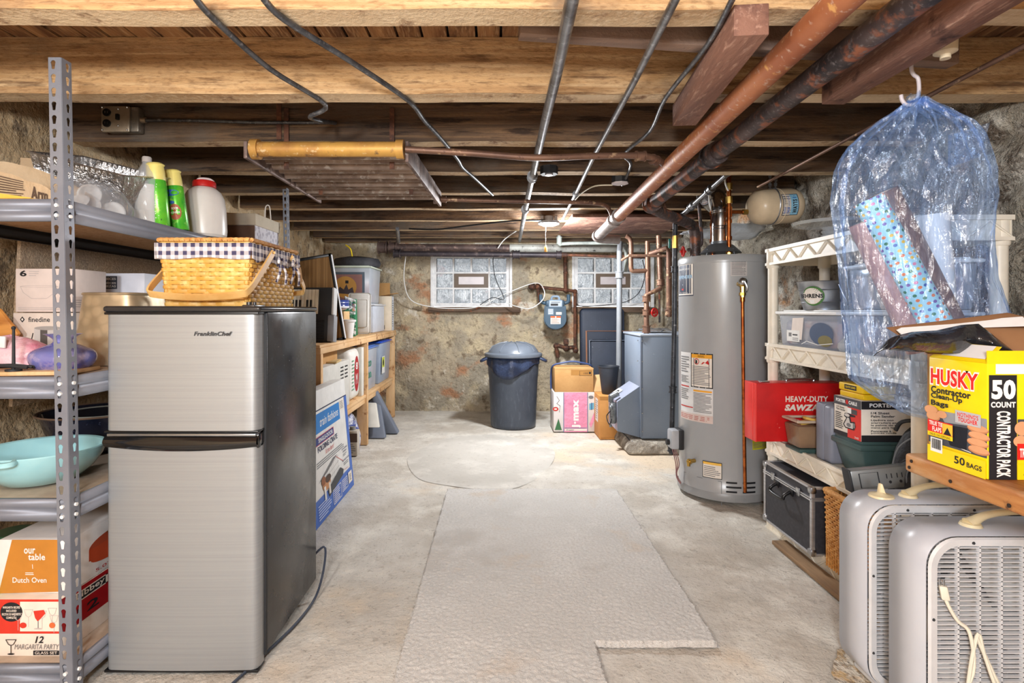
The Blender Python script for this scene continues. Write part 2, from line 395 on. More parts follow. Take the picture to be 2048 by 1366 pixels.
def stone(x, y, s=3.2, a=.05):
    d, p = noise.voronoi(V((x*s, y*s*1.35, 0)))[0:2]
    e = min(d[1]-d[0], .5)
    return a*(min(e*2.4, 1))+.014*noise.noise(V((x*9, y*9, 4)))+.006*noise.noise(V((x*30, y*30, 1)))
WIN = [(-.70, .13, 1.14, 1.70), (.84, 1.67, 1.14, 1.70)]
WY = 6.02
# back wall with two window openings
b = B(BACKW)
NX, NZ = 150, 82
def bwf(u, v):
    x, z = -1.95+3.9*u, -.02+2.06*v
    # snap near opening edges
    a = .03*noise.noise(V((x*1.5, z*1.5, 7)))+.016*noise.noise(V((x*6, z*6, 2)))+.006*noise.noise(V((x*22, z*22, 5)))
    if z < .32: a += -.05*(.32-z)/.32*(.7+.6*noise.noise(V((x*5, z*5, 9))))
    for (x0, x1, z0, z1) in WIN:
        if x0-.06 < x < x1+.06 and z0-.06 < z < z1+.06: a *= .2
    return (x, WY-a, z)
def bskip(i, j):
    x, z = -1.95+3.9*(i+.5)/NX, -.02+2.06*(j+.5)/NZ
    return any(x0 < x < x1 and z0 < z < z1 for (x0, x1, z0, z1) in WIN)
b.grid(bwf, NX, NZ, skip=bskip)
done(b, 'wall_far', kind='structure', normals=False)
b = B(RIGHTW)
b.grid(lambda u, v: (1.86-stone(9.1*u, 2.06*v)+.12*max(0, (1-u*1.7)), -3.05+9.1*u, -.02+2.06*v), 330, 80)
done(b, 'wall_right', kind='structure', normals=False)
b = B(LEFTW)
b.grid(lambda u, v: (-1.88+.5*stone(9.1*u+20, 2.06*v, 2.2, .04)+.02*noise.noise(V((u*14, v*3, 3))), -3.05+9.1*u, -.02+2.06*v), 300, 60)
done(b, 'wall_left', kind='structure', normals=False)
b = B(LEFTW); b.box(-1.95, -3.1, -.02, 1.95, -3.0, 2.04); done(b, 'wall_near', kind='structure')
# ceiling = underside of the floor boards, running away from the camera
b = B(DECK); x = -1.95
while x < 1.95:
    wd = random.uniform(.075, .1)
    b.box(x, -3.0, 2.012+random.uniform(0, .004), min(x+wd-.009, 1.95), 6.05, 2.035); x += wd
b.m(pl((30, 24, 20), .9)); b.box(-1.95, -3.0, 2.036, 1.95, 6.05, 2.05)
done(b, 'ceiling', kind='structure')
# joists
JZ, JT = 1.823, .19
jl = ['front most rough sawn timber joist crossing the top edge of the photo', 'pale golden rough timber joist, broadest face at the top of the room',
 'joist carrying the outlet box, its stained face darkened for shade', 'dark timber joist just behind the ceiling radiator pipe header', 'dark joist above the middle of the ceiling radiator',
 'dark joist beside the far end of the ceiling radiator', 'grey brown joist directly in front of the round ceiling lamp', 'weathered joist just behind the round ceiling lamp', 'thin looking joist in front of the long horizontal drain pipes', 'last joist against the far wall above the glass block windows']
for k in range(10):
    Y = 1.33+.52*k; b = B(TIMBER if k < 2 else TIMBER_SHADED)
    if k == 9: Y = 5.86
    L = 3.66; n = 60
    def wv(x, s): return .006*noise.noise(V((x*2.3, k*3.1+s, 0)))
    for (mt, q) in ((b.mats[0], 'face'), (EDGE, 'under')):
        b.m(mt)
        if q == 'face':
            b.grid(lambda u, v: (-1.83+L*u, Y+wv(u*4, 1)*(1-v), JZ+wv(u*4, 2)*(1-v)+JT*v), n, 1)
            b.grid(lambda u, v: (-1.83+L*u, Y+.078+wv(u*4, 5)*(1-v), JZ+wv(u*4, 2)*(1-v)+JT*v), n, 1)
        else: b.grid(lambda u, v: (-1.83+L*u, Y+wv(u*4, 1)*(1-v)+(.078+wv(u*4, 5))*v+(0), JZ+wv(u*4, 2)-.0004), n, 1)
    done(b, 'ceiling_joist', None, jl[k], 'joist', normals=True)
# windows
MORTAR = lay('white_mortar', (236, 236, 236), [(20, .4, .7, (212, 212, 214))], .8, bump=(60, .004))
BLOCKG = lay('wavy_block_glass', (232, 236, 238), [(9, .46, .54, (180, 186, 188)), (17, .52, .58, (120, 128, 130)), (13, .56, .62, (236, 240, 242)), (4, .6, .66, (190, 140, 130), (1, 1, 1), .5)], .06, alpha=.7, spec=1, bump=[(16, .12, (1, 1, 1), 'wave'), (30, .03)])
VENTF = pl((104, 88, 74), .5); VENTP = lay('frosted_vent_pane', (206, 198, 200), [(8, .4, .7, (190, 182, 186))], .3)
for wi, (x0, x1, z0, z1) in enumerate(WIN):
    b = B(MORTAR)
    yF, yB = WY-.01, WY+.10
    nx, nz = 4, 3; fr = .035; mw = .018
    bw = (x1-x0-2*fr-(nx-1)*mw)/nx; bh = (z1-z0-2*fr-(nz-1)*mw)/nz
    for i in range(nx+1):
        xa = x0 if i == 0 else x0+fr+i*(bw+mw)-mw; xb = xa+(fr if i in (0, nx) else mw)
        if i == nx: xb = x1
        b.box(xa, yF+.012, z0, xb, yB, z1)
    for j in range(nz+1):
        za = z0 if j == 0 else z0+fr+j*(bh+mw)-mw; zb = za+(fr if j in (0, nz) else mw)
        if j == nz: zb = z1
        b.box(x0, yF+.014, za, x1, yB, zb)
    # reveals
    for q in ((x0-.03, yF, z0-.02, x0, yB, z1+.02), (x1, yF-.02, z0-.02, x1+.03, yB, z1+.02)): b.box(*q, bev=.006)
    win = done(b, 'window_%d' % (wi+1), kind='structure')
    for i in range(nx):
        for j in range(nz):
            if j == 1 and i in (1, 2): continue
            g = B(BLOCKG); xa = x0+fr+i*(bw+mw); za = z0+fr+j*(bh+mw)
            g.box(xa, yF+.022, za, xa+bw, yB-.01, za+bh, .012); done(g, 'glass_block', win)
    xa = x0+fr+bw+mw; xb = xa+2*bw+mw; za = z0+fr+bh+mw; zb = za+bh
    g = B(VENTF); t = .034
    for q in ((xa, za, xb, za+t), (xa, zb-t, xb, zb), (xa, za+t, xa+t*1.4, zb-t), (xb-t*1.4, za+t, xb, zb-t)): g.box(q[0], yF, q[1], q[2], yF+.05, q[3], 0)
    vf = done(g, 'vent_frame', win)
    g = B(VENTP); g.box(xa+t, yF+.008, za+t*.8, xb-t, yF+.013, zb-t*.8); done(g, 'vent_pane', win)
    # outside daylight ground-level surface seen through the blocks
for (px0, px1, py0, py1, nm) in ((-.75, .25, 1.075, 1.13, 'trim_1'), (.80, 1.72, 1.075, 1.13, 'trim_2')):
    b = B(lay('old_timber_sill', (118, 98, 82), [(4, .4, .65, (84, 66, 54), (.4, 4, 4)), (10, .6, .68, (164, 90, 52))], .85, bump=(40, .006)))
    b.box(px0, WY-.05, py0, px1, WY+.08, py1, .006); done(b, nm, kind='structure')
# ================================================================ left: bolt-free steel shelving
SX0, SX1, SY0, SY1, STOP = -1.74, -1.223, 1.55, 3.24, 1.808
def lean(z): return (STOP-z)*.019
sh = thing('steel_shelving_unit', 'grey keyhole-slotted steel shelving unit full of kitchenware at the left edge', 'shelving', (-1.45, 2.4, 0))
def slotted(b, f, w, z0, z1, hole_c, pitch=.0381):
    """strip of sheet with keyhole slots; f(s,z)->point"""
    n = int(round((z1-z0)/pitch)); pitch = (z1-z0)/n; K = 24
    for i in range(n):
        za = z0+i*pitch; cz = za+pitch*.5; hp = []; op = []
        for k in range(K):
            a = 2*PI*k/K; ca, sa = math.cos(a), math.sin(a)
            # keyhole: round top, narrower lower slot
            x = .0068*ca if sa > -.55 else .0042*(1 if ca > 0 else -1)*min(1, abs(ca)*3); z = .0045+.0068*sa if sa > -.55 else -.0115-.002*(abs(ca) < .3)
            hp.append(f(hole_c+x, cz+z))
            t = min((w/2)/abs(ca) if abs(ca) > 1e-6 else 9, (pitch/2)/abs(sa) if abs(sa) > 1e-6 else 9)
            op.append(f(w/2+t*ca if True else 0, cz+t*sa))
        # add exact corners by moving nearest points
        for cx_, cz_ in ((0, za), (w, za), (0, za+pitch), (w, za+pitch)):
            ks = min(range(K), key=lambda k: (op[k]-f(cx_, cz_)).length); op[ks] = f(cx_, cz_)
        b.add(hp+op, [(k, (k+1) % K, K+(k+1) % K, K+k) for k in range(K)])
def post(x, y, sx, sy, lab=None):
    b = B(STEELP)
    W = .036
    slotted(b, lambda s, z: V((x-sx*s+lean(z), y, z)), W, 0, STOP, W*.62)
    slotted(b, lambda s, z: V((x+lean(z), y+sy*s, z)), W, 0, STOP, W*.6)
    bmesh.ops.remove_doubles(b.bm, verts=b.bm.verts, dist=.0002)
    o = done(b, 'upright_post', sh, normals=False, solid=.0016, ang=8)
    for q in o.data.polygons: q.use_smooth = False
    return o
posts = [post(SX1, SY0, 1, 1), post(SX1, SY1, 1, -1), post(SX0, SY0, -1, 1), post(SX0, SY1, -1, -1)]
LEV = [1.411, .911, .567, .10]
CHIP = lay('particle_board_deck', (198, 160, 122), [(40, .45, .65, (176, 136, 98)), (110, .55, .7, (214, 184, 148))], .85)
for z in LEV:
    for dz in (-.018, -.046):
        for s in ((SX1-.018+lean(z), SY0-.006, z+dz, 0), (SX1+.006+lean(z), SY0+.02, z+dz, 1), (SX1+.006+lean(z), SY1-.02, z+dz, 1)):
            b = B(WHITE); d = V((-.006, 0, 0)) if s[3] else V((0, .006, 0))
            b.cyl(V(s[:3])+d, s[:3], .0052, n=10); done(b, 'rivet', sh)
for z in LEV:
    l = lean(z)
    def rail(n_, p0, p1, inward, m=STEELP):
        b = B(m); p0, p1, i_ = V(p0), V(p1), V(inward)
        prof = [(0, 0), (0, -.020), (.007, -.026), (.007, -.034), (0, -.040), (0, -.060), (.012, -.060)]
        prof = [(.012, 0)]+prof
        vs = []; 
        for P in (p0, p1):
            for (a, h) in prof: vs.append(P+i_*a+V((0, 0, h)))
        k = len(prof); b.add(vs, [(i, i+1, k+i+1, k+i) for i in range(k-1)])
        return done(b, n_, sh, normals=False, solid=.0018, ang=12)
    rail('shelf_beam', (SX0+l, SY0+.004, z), (SX1-.003+l, SY0+.004, z), (0, 1, 0))
    rail('shelf_beam', (SX0+l, SY1-.004, z), (SX1+l, SY1-.004, z), (0, -1, 0))
    rail('shelf_beam', (SX1-.003+l, SY0, z), (SX1-.003+l, SY1, z), (-1, 0, 0))
    rail('shelf_beam', (SX0+l, SY0, z), (SX0+l, SY1, z), (1, 0, 0), BLACKM if z > 1.3 else STEELP)
    b = B(CHIP if z > 1.3 else lay('dusty_board', (196, 176, 156), [(12, .4, .7, (170, 150, 132))], .8)); b.box(SX0+.006+l, SY0+.008, z-.014, SX1-.006+l, SY1-.008, z-.002); done(b, 'shelf_board', sh)
# board leaning on the left wall
b = B(lay('burlap_tan_board', (188, 160, 128), [(60, .42, .62, (160, 132, 100)), (2, .45, .7, (150, 136, 122)), (160, .5, .7, (206, 182, 152))], .9, bump=(110, .006)))
b.boxc((-1.79, 2.9, 1.05), (.015, 1.7, .62), Matrix.Rotation(math.radians(3), 3, 'Y'), .003)
tb = done(b, 'fabric_covered_board', None, 'tan burlap covered board leaning on the wall behind the kitchenware shelf', 'board')
# ---------------- top shelf things
Z1 = LEV[0]
def text_lines(f, par, n=9): pass
b = B(lay('printed_kraft_paper', (196, 172, 140), [(5, .4, .7, (178, 152, 120))], .8, bump=(14, .01)))
for k in range(3):
    b.grid(lambda u, v: (-1.70+.38*u, 1.63+.17*k+.04*math.sin(3*u), Z1+.012+(.12+.05*k)*v*(1-.75*u**2)*1.0+.006*noise.noise(V((u*6, v*6, k)))), 20, 10)
b.box(-1.70, 1.60, Z1, -1.33, 2.02, Z1+.012, .004)
pb = done(b, 'paper_sack', None, 'crumpled kraft paper sack with dark printed text on the top left shelf', 'paper bag', normals=False)
BROWNINK = pl((92, 74, 62), .8)
f = lambda x, y, l: V((-1.70+.38*x, 1.628+.04*math.sin(3*x)-l, Z1+.012+.12*y*(1-.75*x*x)))
artwork(pb, f, [('l', .02, .2, .36, .92, 8, BROWNINK), ('p', [(.38, .1), (.44, .1), (.44, .92), (.38, .92)], BROWNINK), ('l', .47, .15, .74, .9, 9, BROWNINK), ('t', 'Arm', .8, .1, .97, .8, BROWNINK, .03)])
b = B(lay('yellow_paper', (232, 190, 84), [(8, .4, .7, (214, 166, 60))], .7)); b.hexa([(-1.6, 1.60, Z1+.012), (-1.35, 1.60, Z1+.012), (-1.35, 1.62, Z1+.012), (-1.6, 1.62, Z1+.012), (-1.6, 1.60, Z1+.05), (-1.35, 1.60, Z1+.014), (-1.35, 1.62, Z1+.014), (-1.6, 1.62, Z1+.05)])
done(b, 'folded_bag', None, 'flat yellow paper bag in front of the kraft sack on the top shelf', 'paper bag')
# foil tray standing tilted
b = B(FOIL); ct = V((-1.44, 2.02, Z1+.215))
def tray(u, v):
    a = 2*PI*u; c, s = math.cos(a), math.sin(a); k = max(abs(c), abs(s)); c, s = c/k, s/k
    r = 1-.16*v; wv = .004*math.sin(a*60)*(v > .05)
    return V((c*.17*r+wv, s*.12*r+wv, -.12*v))
R = Matrix.Rotation(math.radians(14), 4, 'Y') @ Matrix.Rotation(math.radians(12), 4, 'X')
b.X = Matrix.Translation(ct) @ R
b.grid(tray, 240, 5, cu=True)
b.grid(lambda u, v: tray(u, 0)*(1+.06*v)+V((0, 0, .004*math.sin(v*3))), 240, 2, cu=True)
b.add([(-.143, -.10, -.12), (.143, -.10, -.12), (.143, .10, -.12), (-.143, .10, -.12)], [(0, 1, 2, 3)])
done(b, 'foil_tray', None, 'crinkled aluminium foil roasting tray on the top shelf behind the slotted post', 'tray', normals=False)
# bag of plastic cutlery
b = B(CLEAR)
def bagf(cx, cy, rx, ry, h, z0, sd, sharp=.5):
    def f(u, v):
        a = 2*PI*u; q = 1+.10*noise.noise(V((math.cos(a)*2.5, math.sin(a)*2.5, v*3+sd)))
        r = (1-v**2.6)**.5*q
        return V((cx+rx*r*math.cos(a), cy+ry*r*math.sin(a), z0+h*v*(1+.15*noise.noise(V((math.cos(a), math.sin(a), sd)))*v)))
    return f
b.grid(bagf(-1.345, 1.84, .10, .15, .12, Z1, 3), 36, 12, cu=True)
cb = done(b, 'plastic_bag', None, 'clear bag of white plastic lids slumped on the top shelf beside the post', 'bag', normals=False)
for i, (x, y, z) in enumerate([(-1.33, 1.75, .03), (-1.36, 1.84, .035), (-1.34, 1.93, .03), (-1.35, 1.83, .07)]):
    b = B(WHITE); b.X = Matrix.Translation((x, y, Z1+z)) @ Matrix.Rotation(.9+i*.4, 4, 'X') @ Matrix.Rotation(.3*i, 4, 'Y')
    b.lathe([(0, -.004), (.032, -.004), (.036, 0), (.032, .004), (.026, .003), (0, .003)], n=24)
    done(b, 'plastic_disc', None, ['lowest white lid in the clear bag, nearest the slotted post', 'middle white lid lying in the clear bag', 'white lid at the far side of the clear bag', 'topmost white lid in the clear bag, round seal showing'][i], 'lid', 'white lids in the clear bag')
# water bottle
p = V((-1.30, 2.05, Z1)); t = thing('water_bottle', 'clear ribbed plastic bottle half full of white powder beside the spray cans', 'bottle', p)
b = B(CLEAR); b.shell([(.0, 0), (.038, 0), (.042, .01), (.042, .05), (.040, .055), (.042, .06), (.042, .12), (.040, .125), (.042, .13), (.042, .165), (.034, .195), (.018, .225), (.014, .235), (.014, .25)], p, 24); done(b, 'bottle_body', t)
b = B(lay('white_powder', (232, 228, 220), [(20, .4, .7, (214, 208, 198))], .9)); b.lathe([(.0, .002), (.037, .003), (.040, .01), (.040, .15), (0, .152)], p, 24); done(b, 'powder_fill', t)
b = B(pl((190, 186, 184), .3)); b.lathe([(.0161, .236), (.0161, .252), (.014, .256), (0, .256)], p, 20); done(b, 'cap', t)
# spray cans
def can(p, tilt, tz, label, blue):
    t = thing('spray_can', label, 'spray can', p, None, (0, tilt, tz))
    GR = lay('green_can_print', (110, 206, 56), [(9, .42, .6, (64, 176, 54), (1, 1, 1)), (30, .6, .7, (168, 230, 110))], .25, .2)
    b = B(GR); b.lathe([(.0, 0), (.030, 0), (.033, .004), (.033, .165), (.031, .172), (0, .172)], n=28); c = done(b, 'can_body', t)
    b = B(pl((236, 220, 130), .4)); b.lathe([(.031, .172), (.032, .176), (.031, .205), (.029, .225), (.033, .23), (.026, .236), (0, .232)], n=28); done(b, 'cap', t)
    f = cyl_map((0, 0), .033, -PI/2-1.1, .01, .0726, .155)
    W8 = pl((236, 248, 226), .4); it = [('l', .15, .35, .62, .95, 10, W8), ('l', .18, .1, .6, .3, 4, W8)]
    if blue: it = [('e', .38, .86, .42, .08, BLUE), ('l', .2, .72, .5, .76, 1, BLUE), ('e', .5, .38, .3, .2, pl((176, 92, 60), .5)), ('t', 'ROOM', .35, .44, .66, .50, W8, .02), ('t', 'FRESHENER', .26, .34, .74, .39, W8, .02), ('e', .42, .62, .12, .04, BLUE)]
    else: it += [('r', .3, .06, .7, .1, INK), ('l', .3, .30, .66, .34, 2, RED), ('e', .25, .86, .06, .05, W8)]
    artwork(c, f, it); return t
can((-1.262, 2.07, Z1), -.08, .3, 'leaning green spray can with yellow cap, nearer of the two, fine print side out', 0)
can((-1.245, 2.17, Z1), -.13, .25, 'green air freshener spray can with yellow cap leaning behind the nearer can', 1)
p = V((-1.262, 2.38, Z1)); t = thing('plastic_jug', 'frosted white plastic jug with a red screw lid on the top shelf', 'jug', p)
b = B(lay('frosted_jug', (228, 222, 216), [(4, .4, .7, (214, 206, 200))], .3)); b.lathe([(0, 0), (.078, 0), (.088, .01), (.090, .03), (.086, .12), (.080, .165), (.066, .195), (.046, .212), (.038, .216), (0, .216)], p, 36); done(b, 'jug_body', t)
b = B(RED); b.lathe([(.040, .214), (.046, .216), (.046, .236), (.042, .242), (0, .242)], p, 36); done(b, 'lid', t)
b = B(pl((226, 206, 204), .4)); b.tube([p+V((-.036, 0, .24)), p+V((-.02, 0, .254)), p+V((.02, 0, .252)), p+V((.04, 0, .24))], .005, 8, 4); done(b, 'lid_loop', t)
# fabric storage box with ribbon handle
p = V((-1.38, 3.03, Z1)); t = thing('fabric_storage_box', 'grey woven-look storage box with pale folded rim, far end of the top shelf', 'box', p)
b = B(lay('pebbled_grey_fabric', (176, 172, 184), [(45, .35, .6, (214, 212, 220), (1, 1, 1), 1, 'voro')], .9)); b.box(-1.50, 2.88, Z1, -1.262, 3.19, Z1+.19, .004); c = done(b, 'box_body', t)
b = B(pl((204, 192, 172), .8)); b.box(-1.506, 2.872, Z1+.13, -1.256, 3.196, Z1+.192, .004); done(b, 'folded_rim', t)
b = B(lay('brown_side_panel', (112, 84, 68), [(9, .4, .7, (92, 68, 54))], .8)); b.box(-1.50, 2.870, Z1, -1.262, 2.876, Z1+.128); done(b, 'front_panel', t)
b = B(PAPER); b.tube([(-1.262, 3.0, Z1+.18), (-1.262, 3.01, Z1+.25), (-1.262, 3.06, Z1+.26), (-1.262, 3.08, Z1+.18)], .003, 6, 6); done(b, 'handle', t)
b = B(lay('manila_folder', (206, 150, 70), [(9, .4, .7, (180, 120, 50))], .8)); b.boxc((-1.40, 3.0, Z1+.196), (.2, .16, .012), Matrix.Rotation(.05, 3, 'Y'), .002); done(b, 'envelope', None, 'tan envelope lying on top of the grey fabric storage box', 'envelope')
# ---------------- second shelf
Z2 = LEV[1]
def carton(name, label, x0, y0, z0, x1, y1, z1, mat, items=(), side=(), cat_='box', group=None, bev=.0025):
    t = thing(name, label, cat_, ((x0+x1)/2, (y0+y1)/2, z0), group)
    b = B(mat); b.box(x0, y0, z0, x1, y1, z1, bev); c = done(b, 'carton', t)
    if items: artwork(c, plane_map((x0, y0, z0), (1, 0, 0), (0, 0, 1), x1-x0, z1-z0), items)
    if side == 0: side = ()
    if side and side[0] == '+': artwork(c, plane_map((x1, y0, z0), (0, 1, 0), (0, 0, 1), y1-y0, z1-z0), side[1], 'side_artwork')
    if side and side[0] == '-': artwork(c, plane_map((x0, y1, z0), (0, -1, 0), (0, 0, 1), y1-y0, z1-z0), side[1], 'side_artwork')
    return t
LG = pl((196, 184, 180), .6)
def bowl(cx, cy, w, h, m): return [('s', [(cx-w, cy+h), (cx-w*.85, cy), (cx-w*.4, cy-h), (cx+w*.4, cy-h), (cx+w*.85, cy), (cx+w, cy+h)], .0015, m), ('s', [(cx+w*math.cos(a*PI/8), cy+h+h*.14*math.sin(a*PI/8)) for a in range(17)], .0012, m)]
carton('bowl_set_box', 'pale pink carton with a glass bowl drawing and a large 6, on the second shelf', -1.70, 1.95, 1.093, -1.50, 2.12, 1.246, pl((222, 206, 198), .6),
    [('t', '6', .08, .82, .2, .96, INK, .03), ('l', .24, .82, .42, .96, 3, LG), ('l', .05, .04, .95, .12, 2, LG)]+bowl(.42, .45, .33, .14, LG), ('+', [('l', .1, .1, .8, .3, 4, LG)]))
carton('canister_box', 'pale carton reading finedine with a steel canister picture, under the bowl set box', -1.70, 1.94, Z2, -1.49, 2.12, 1.09, pl((226, 212, 200), .6),
    [('t', 'finedine', .26, .82, .62, .92, INK, .01), ('p', [(.12, .87), (.16, .93), (.20, .87), (.16, .81)], INK), ('p', [(.14, .87), (.16, .90), (.18, .87), (.16, .84)], PAPER), ('r', .36, .05, .82, .70, pl((206, 200, 196), .3)), ('r', .46, .05, .58, .70, pl((96, 90, 88), .3)), ('e', .59, .70, .23, .04, pl((170, 164, 160), .3)), ('s', [(.34, .6), (.3, .4), (.36, .2)], .003, INK)])
carton('glassware_box', 'white carton with bowl drawings reading PIECES behind the metal tub on the second shelf', -1.66, 2.24, 1.05, -1.43, 2.42, 1.249, pl((226, 228, 238), .6),
    [('r', .14, .68, .52, .94, CHAR), ('t', '6', .17, .72, .26, .90, WHITE, .04), ('t', 'PIECES', .29, .86, .50, .91, WHITE, .03), ('t', 'PIÈCES', .29, .78, .50, .83, WHITE, .03), ('t', 'PIEZAS', .29, .71, .50, .76, WHITE, .03)]+bowl(.6, .5, .16, .07, LG)+bowl(.8, .42, .15, .07, LG)+bowl(.3, .4, .2, .08, LG))
carton('plain_box', 'plain tan carton under the white glassware box, behind the metal tub', -1.68, 2.22, Z2, -1.42, 2.44, 1.048, KRAFT2)
# galvanised tub
p = V((-1.355, 2.02, Z2)); t = thing('metal_tub', 'flared galvanised metal tub with a rolled rim wedged between the shelf post and the fridge', 'tub', p)
GALV = lay('spangled_galvanised', (206, 186, 154), [(26, .3, .6, (176, 158, 130), (1, 1, 1), .8, 'voro'), (5, .5, .7, (224, 214, 196))], .4, .5)
b = B(GALV)
sq = lambda r, z: z
def tubf(u, v):
    a = 2*PI*u; c, s = math.cos(a), math.sin(a); k = (abs(c)**4+abs(s)**4)**.25
    h = .245*v; r = .128-.026*v+(.002 if abs(v-.45) < .02 else 0)
    return V((p.x+r*c/k, p.y+r*1.15*s/k, p.z+h))
b.grid(tubf, 64, 24, cu=True)
b.tube([tubf(i/64, 1) for i in range(65)], .005, 8)
b.add([tubf(i/64, 0) for i in range(64)], [tuple(range(64))])
done(b, 'tub_body', t, normals=False, solid=0)
# blue glass vase
p = V((-1.335, 1.70, Z2)); t = thing('glass_vase', 'squat swirled blue glass vase with a flared lip on the second shelf', 'vase', p)
b = B(lay('blue_swirl_glass', (120, 126, 190), [(9, .45, .65, (52, 70, 190)), (16, .52, .7, (206, 190, 214))], .05, alpha=.72, spec=.9)); b.shell([(max(q.x, 0), q.y) for q in cat([V((r_, z_, 0)) for r_, z_ in [(0, .002), (.05, .0), (.075, .018), (.086, .042), (.078, .064), (.05, .078), (.028, .088), (.026, .100), (.042, .112), (.05, .116)]], 5)], p, 56); done(b, 'vase_body', t)
# chopping boards, spoon, zip bag, dark cutlery
b = B(PINE); b.boxc((-1.40, 1.66, Z2+.006), (.30, .16, .012), Matrix.Rotation(.12, 3, 'Z'), .003); o_ = done(b, 'cutting_board', None, 'pale wooden cutting board lying flat under the blue glass vase', 'cutting board')
bpy.data.objects[o_.name].location.z -= .0
b = B(lay('striped_cutting_board', (214, 150, 86), [(9, .48, .52, (130, 70, 36), (2, .1, .1))], .5)); b.boxc((-1.60, 1.67, Z2+.008), (.15, .15, .014), Matrix.Rotation(.05, 3, 'Z'), .003); done(b, 'cutting_board', None, 'two-tone wooden board at the left edge of the second shelf', 'cutting board')
b = B(OAKD); b.box(-1.80, 2.60, Z2, -1.45, 2.64, 1.13, .006); done(b, 'wooden_tray', None, 'dark brown wooden tray standing upright at the back of the second shelf', 'tray')
b = B(lay('cleaver_wood', (206, 142, 70), [(6, .4, .65, (168, 104, 44), (1, 1, 6))], .5)); b.boxc((-1.74, 1.9, Z2+.10), (.12, .02, .17), Matrix.Rotation(.9, 3, 'Y'), .01); done(b, 'wooden_paddle', None, 'light wooden paddle leaning beside the pink bowl set carton', 'paddle')
b = B(lay('pink_wrapped_fabric', (222, 186, 194), [(5, .45, .62, (196, 72, 110)), (9, .5, .7, (238, 230, 232))], .35, bump=(20, .01))); b.grid(bagf(-1.53, 1.74, .13, .07, .09, Z2+.017, 8), 36, 12, cu=True); done(b, 'plastic_bag', None, 'clear zip bag with pink fabric inside on the second shelf', 'bag', normals=False)
b = B(pl((232, 226, 222), .4)); b.boxc((-1.56, 1.675, Z2+.095), (.14, .006, .035), Matrix.Rotation(.05, 3, 'Y'), .001); done(b, 'bag_label', bpy.data.objects[[o for o, l in USED if l.startswith('clear zip bag')][0].name])
b = B(BLACKM)
for q in ((.0, 0), (.018, .5), (-.02, .9)):
    b.tube([(-1.52+q[0], 1.60, Z2+.02+q[1]*.01), (-1.44+q[0]*2, 1.585+q[1]*.02, Z2+.03), (-1.36, 1.60+q[1]*.03, Z2+.022)], .005, 6, 4)
done(b, 'kitchen_tongs', None, 'dark metal kitchen tongs lying in front of the pink zip bag', 'tongs')
b = B(BLACKM); b.cyl((-1.40, 1.60, Z2+.013), (-1.40, 1.60, Z2+.135), .0045, .0035, 8); b.ball((-1.40, 1.60, Z2+.137), .006, 8); b.lathe([(0, .012), (.02, .012), (.02, .018), (0, .018)], (-1.40, 1.60, Z2), 16); done(b, 'paper_towel_spindle', None, 'short black upright spindle at the left of the blue vase', 'spindle')
# ---------------- third shelf: bowls
Z3 = LEV[2]
AQUA = lay('aqua_enamel', (164, 212, 218), [(3, .45, .7, (144, 196, 206))], .12, coat=.5)
p = V((-1.425, 1.73, Z3))
ZK = .87; t = thing('aqua_bowl', 'large aqua blue enamel bowl with a slotted handle on the third shelf', 'bowl', p)
b = B(AQUA)
def wob(a, z): return .0
b.shell([(r_, z_*ZK) for r_, z_ in [(0, .0), (.07, 0), (.10, .01), (.135, .045), (.158, .085), (.168, .118), (.166, .122), (.160, .118), (.145, .07), (.10, .02), (0, .012)]], p, 56); done(b, 'bowl_body', t)
b = B(AQUA); b.tube([p+V((-.06, -.155, .10)), p+V((-.10, -.178, .096)), p+V((-.02, -.192, .094)), p+V((.05, -.178, .096)), p+V((.05, -.155, .10))], .009, 8, 5); done(b, 'bowl_handle', t)
def vessel(label, p, r, h, mat, rim=None, sy=1.0, name='mixing_bowl'):
    t = thing(name, label, 'bowl', p)
    b = B(mat); b.shell([(0, 0), (r*.55, 0), (r*.85, h*.35), (r, h), (r*1.04, h+.003), (r*.985, h-.004), (r*.83, h*.38), (r*.5, .008), (0, .008)], p, 48, 1, sy); done(b, 'bowl_body', t)
    if rim:
        b = B(rim); b.tube([V((p[0]+r*1.04*math.cos(2*PI*i/48), p[1]+sy*r*1.04*math.sin(2*PI*i/48), p[2]+h+.003)) for i in range(49)], .0035, 6); done(b, 'rim', t)
    return t
NAVY = lay('navy_enamel', (24, 28, 44), [(40, .62, .68, (90, 96, 120))], .08, coat=.5)
vessel('large navy enamel pot with an orange-brown outside, behind the aqua bowl', V((-1.535, 2.13, Z3)), .185, .145, NAVY, pl((120, 96, 80), .3), 1.0)
vessel('smaller black enamel bowl with a green outside nested in the navy pot', V((-1.50, 2.10, Z3+.02)), .125, .125, pl((26, 26, 32), .1), pl((150, 150, 140), .3))
p = V((-1.50, 2.62, Z3)); t = thing('oval_roaster', 'pale lilac oval roasting pan with a dark red band, back of the third shelf', 'roasting pan', p)
b = B(pl((176, 172, 196), .25)); b.shell([(.25, 0), (.245, .05), (.22, .10), (.16, .135), (.08, .148), (0, .15)], p, 48, .9, 1); done(b, 'pan_body', t)
b = B(pl((120, 20, 30), .3)); b.tube([V((p.x+.9*.228*math.cos(2*PI*i/48), p.y+.228*math.sin(2*PI*i/48), p.z+.098)) for i in range(49)], .008, 6); done(b, 'red_band', t)
p = V((-1.34, 2.08, Z3)); 
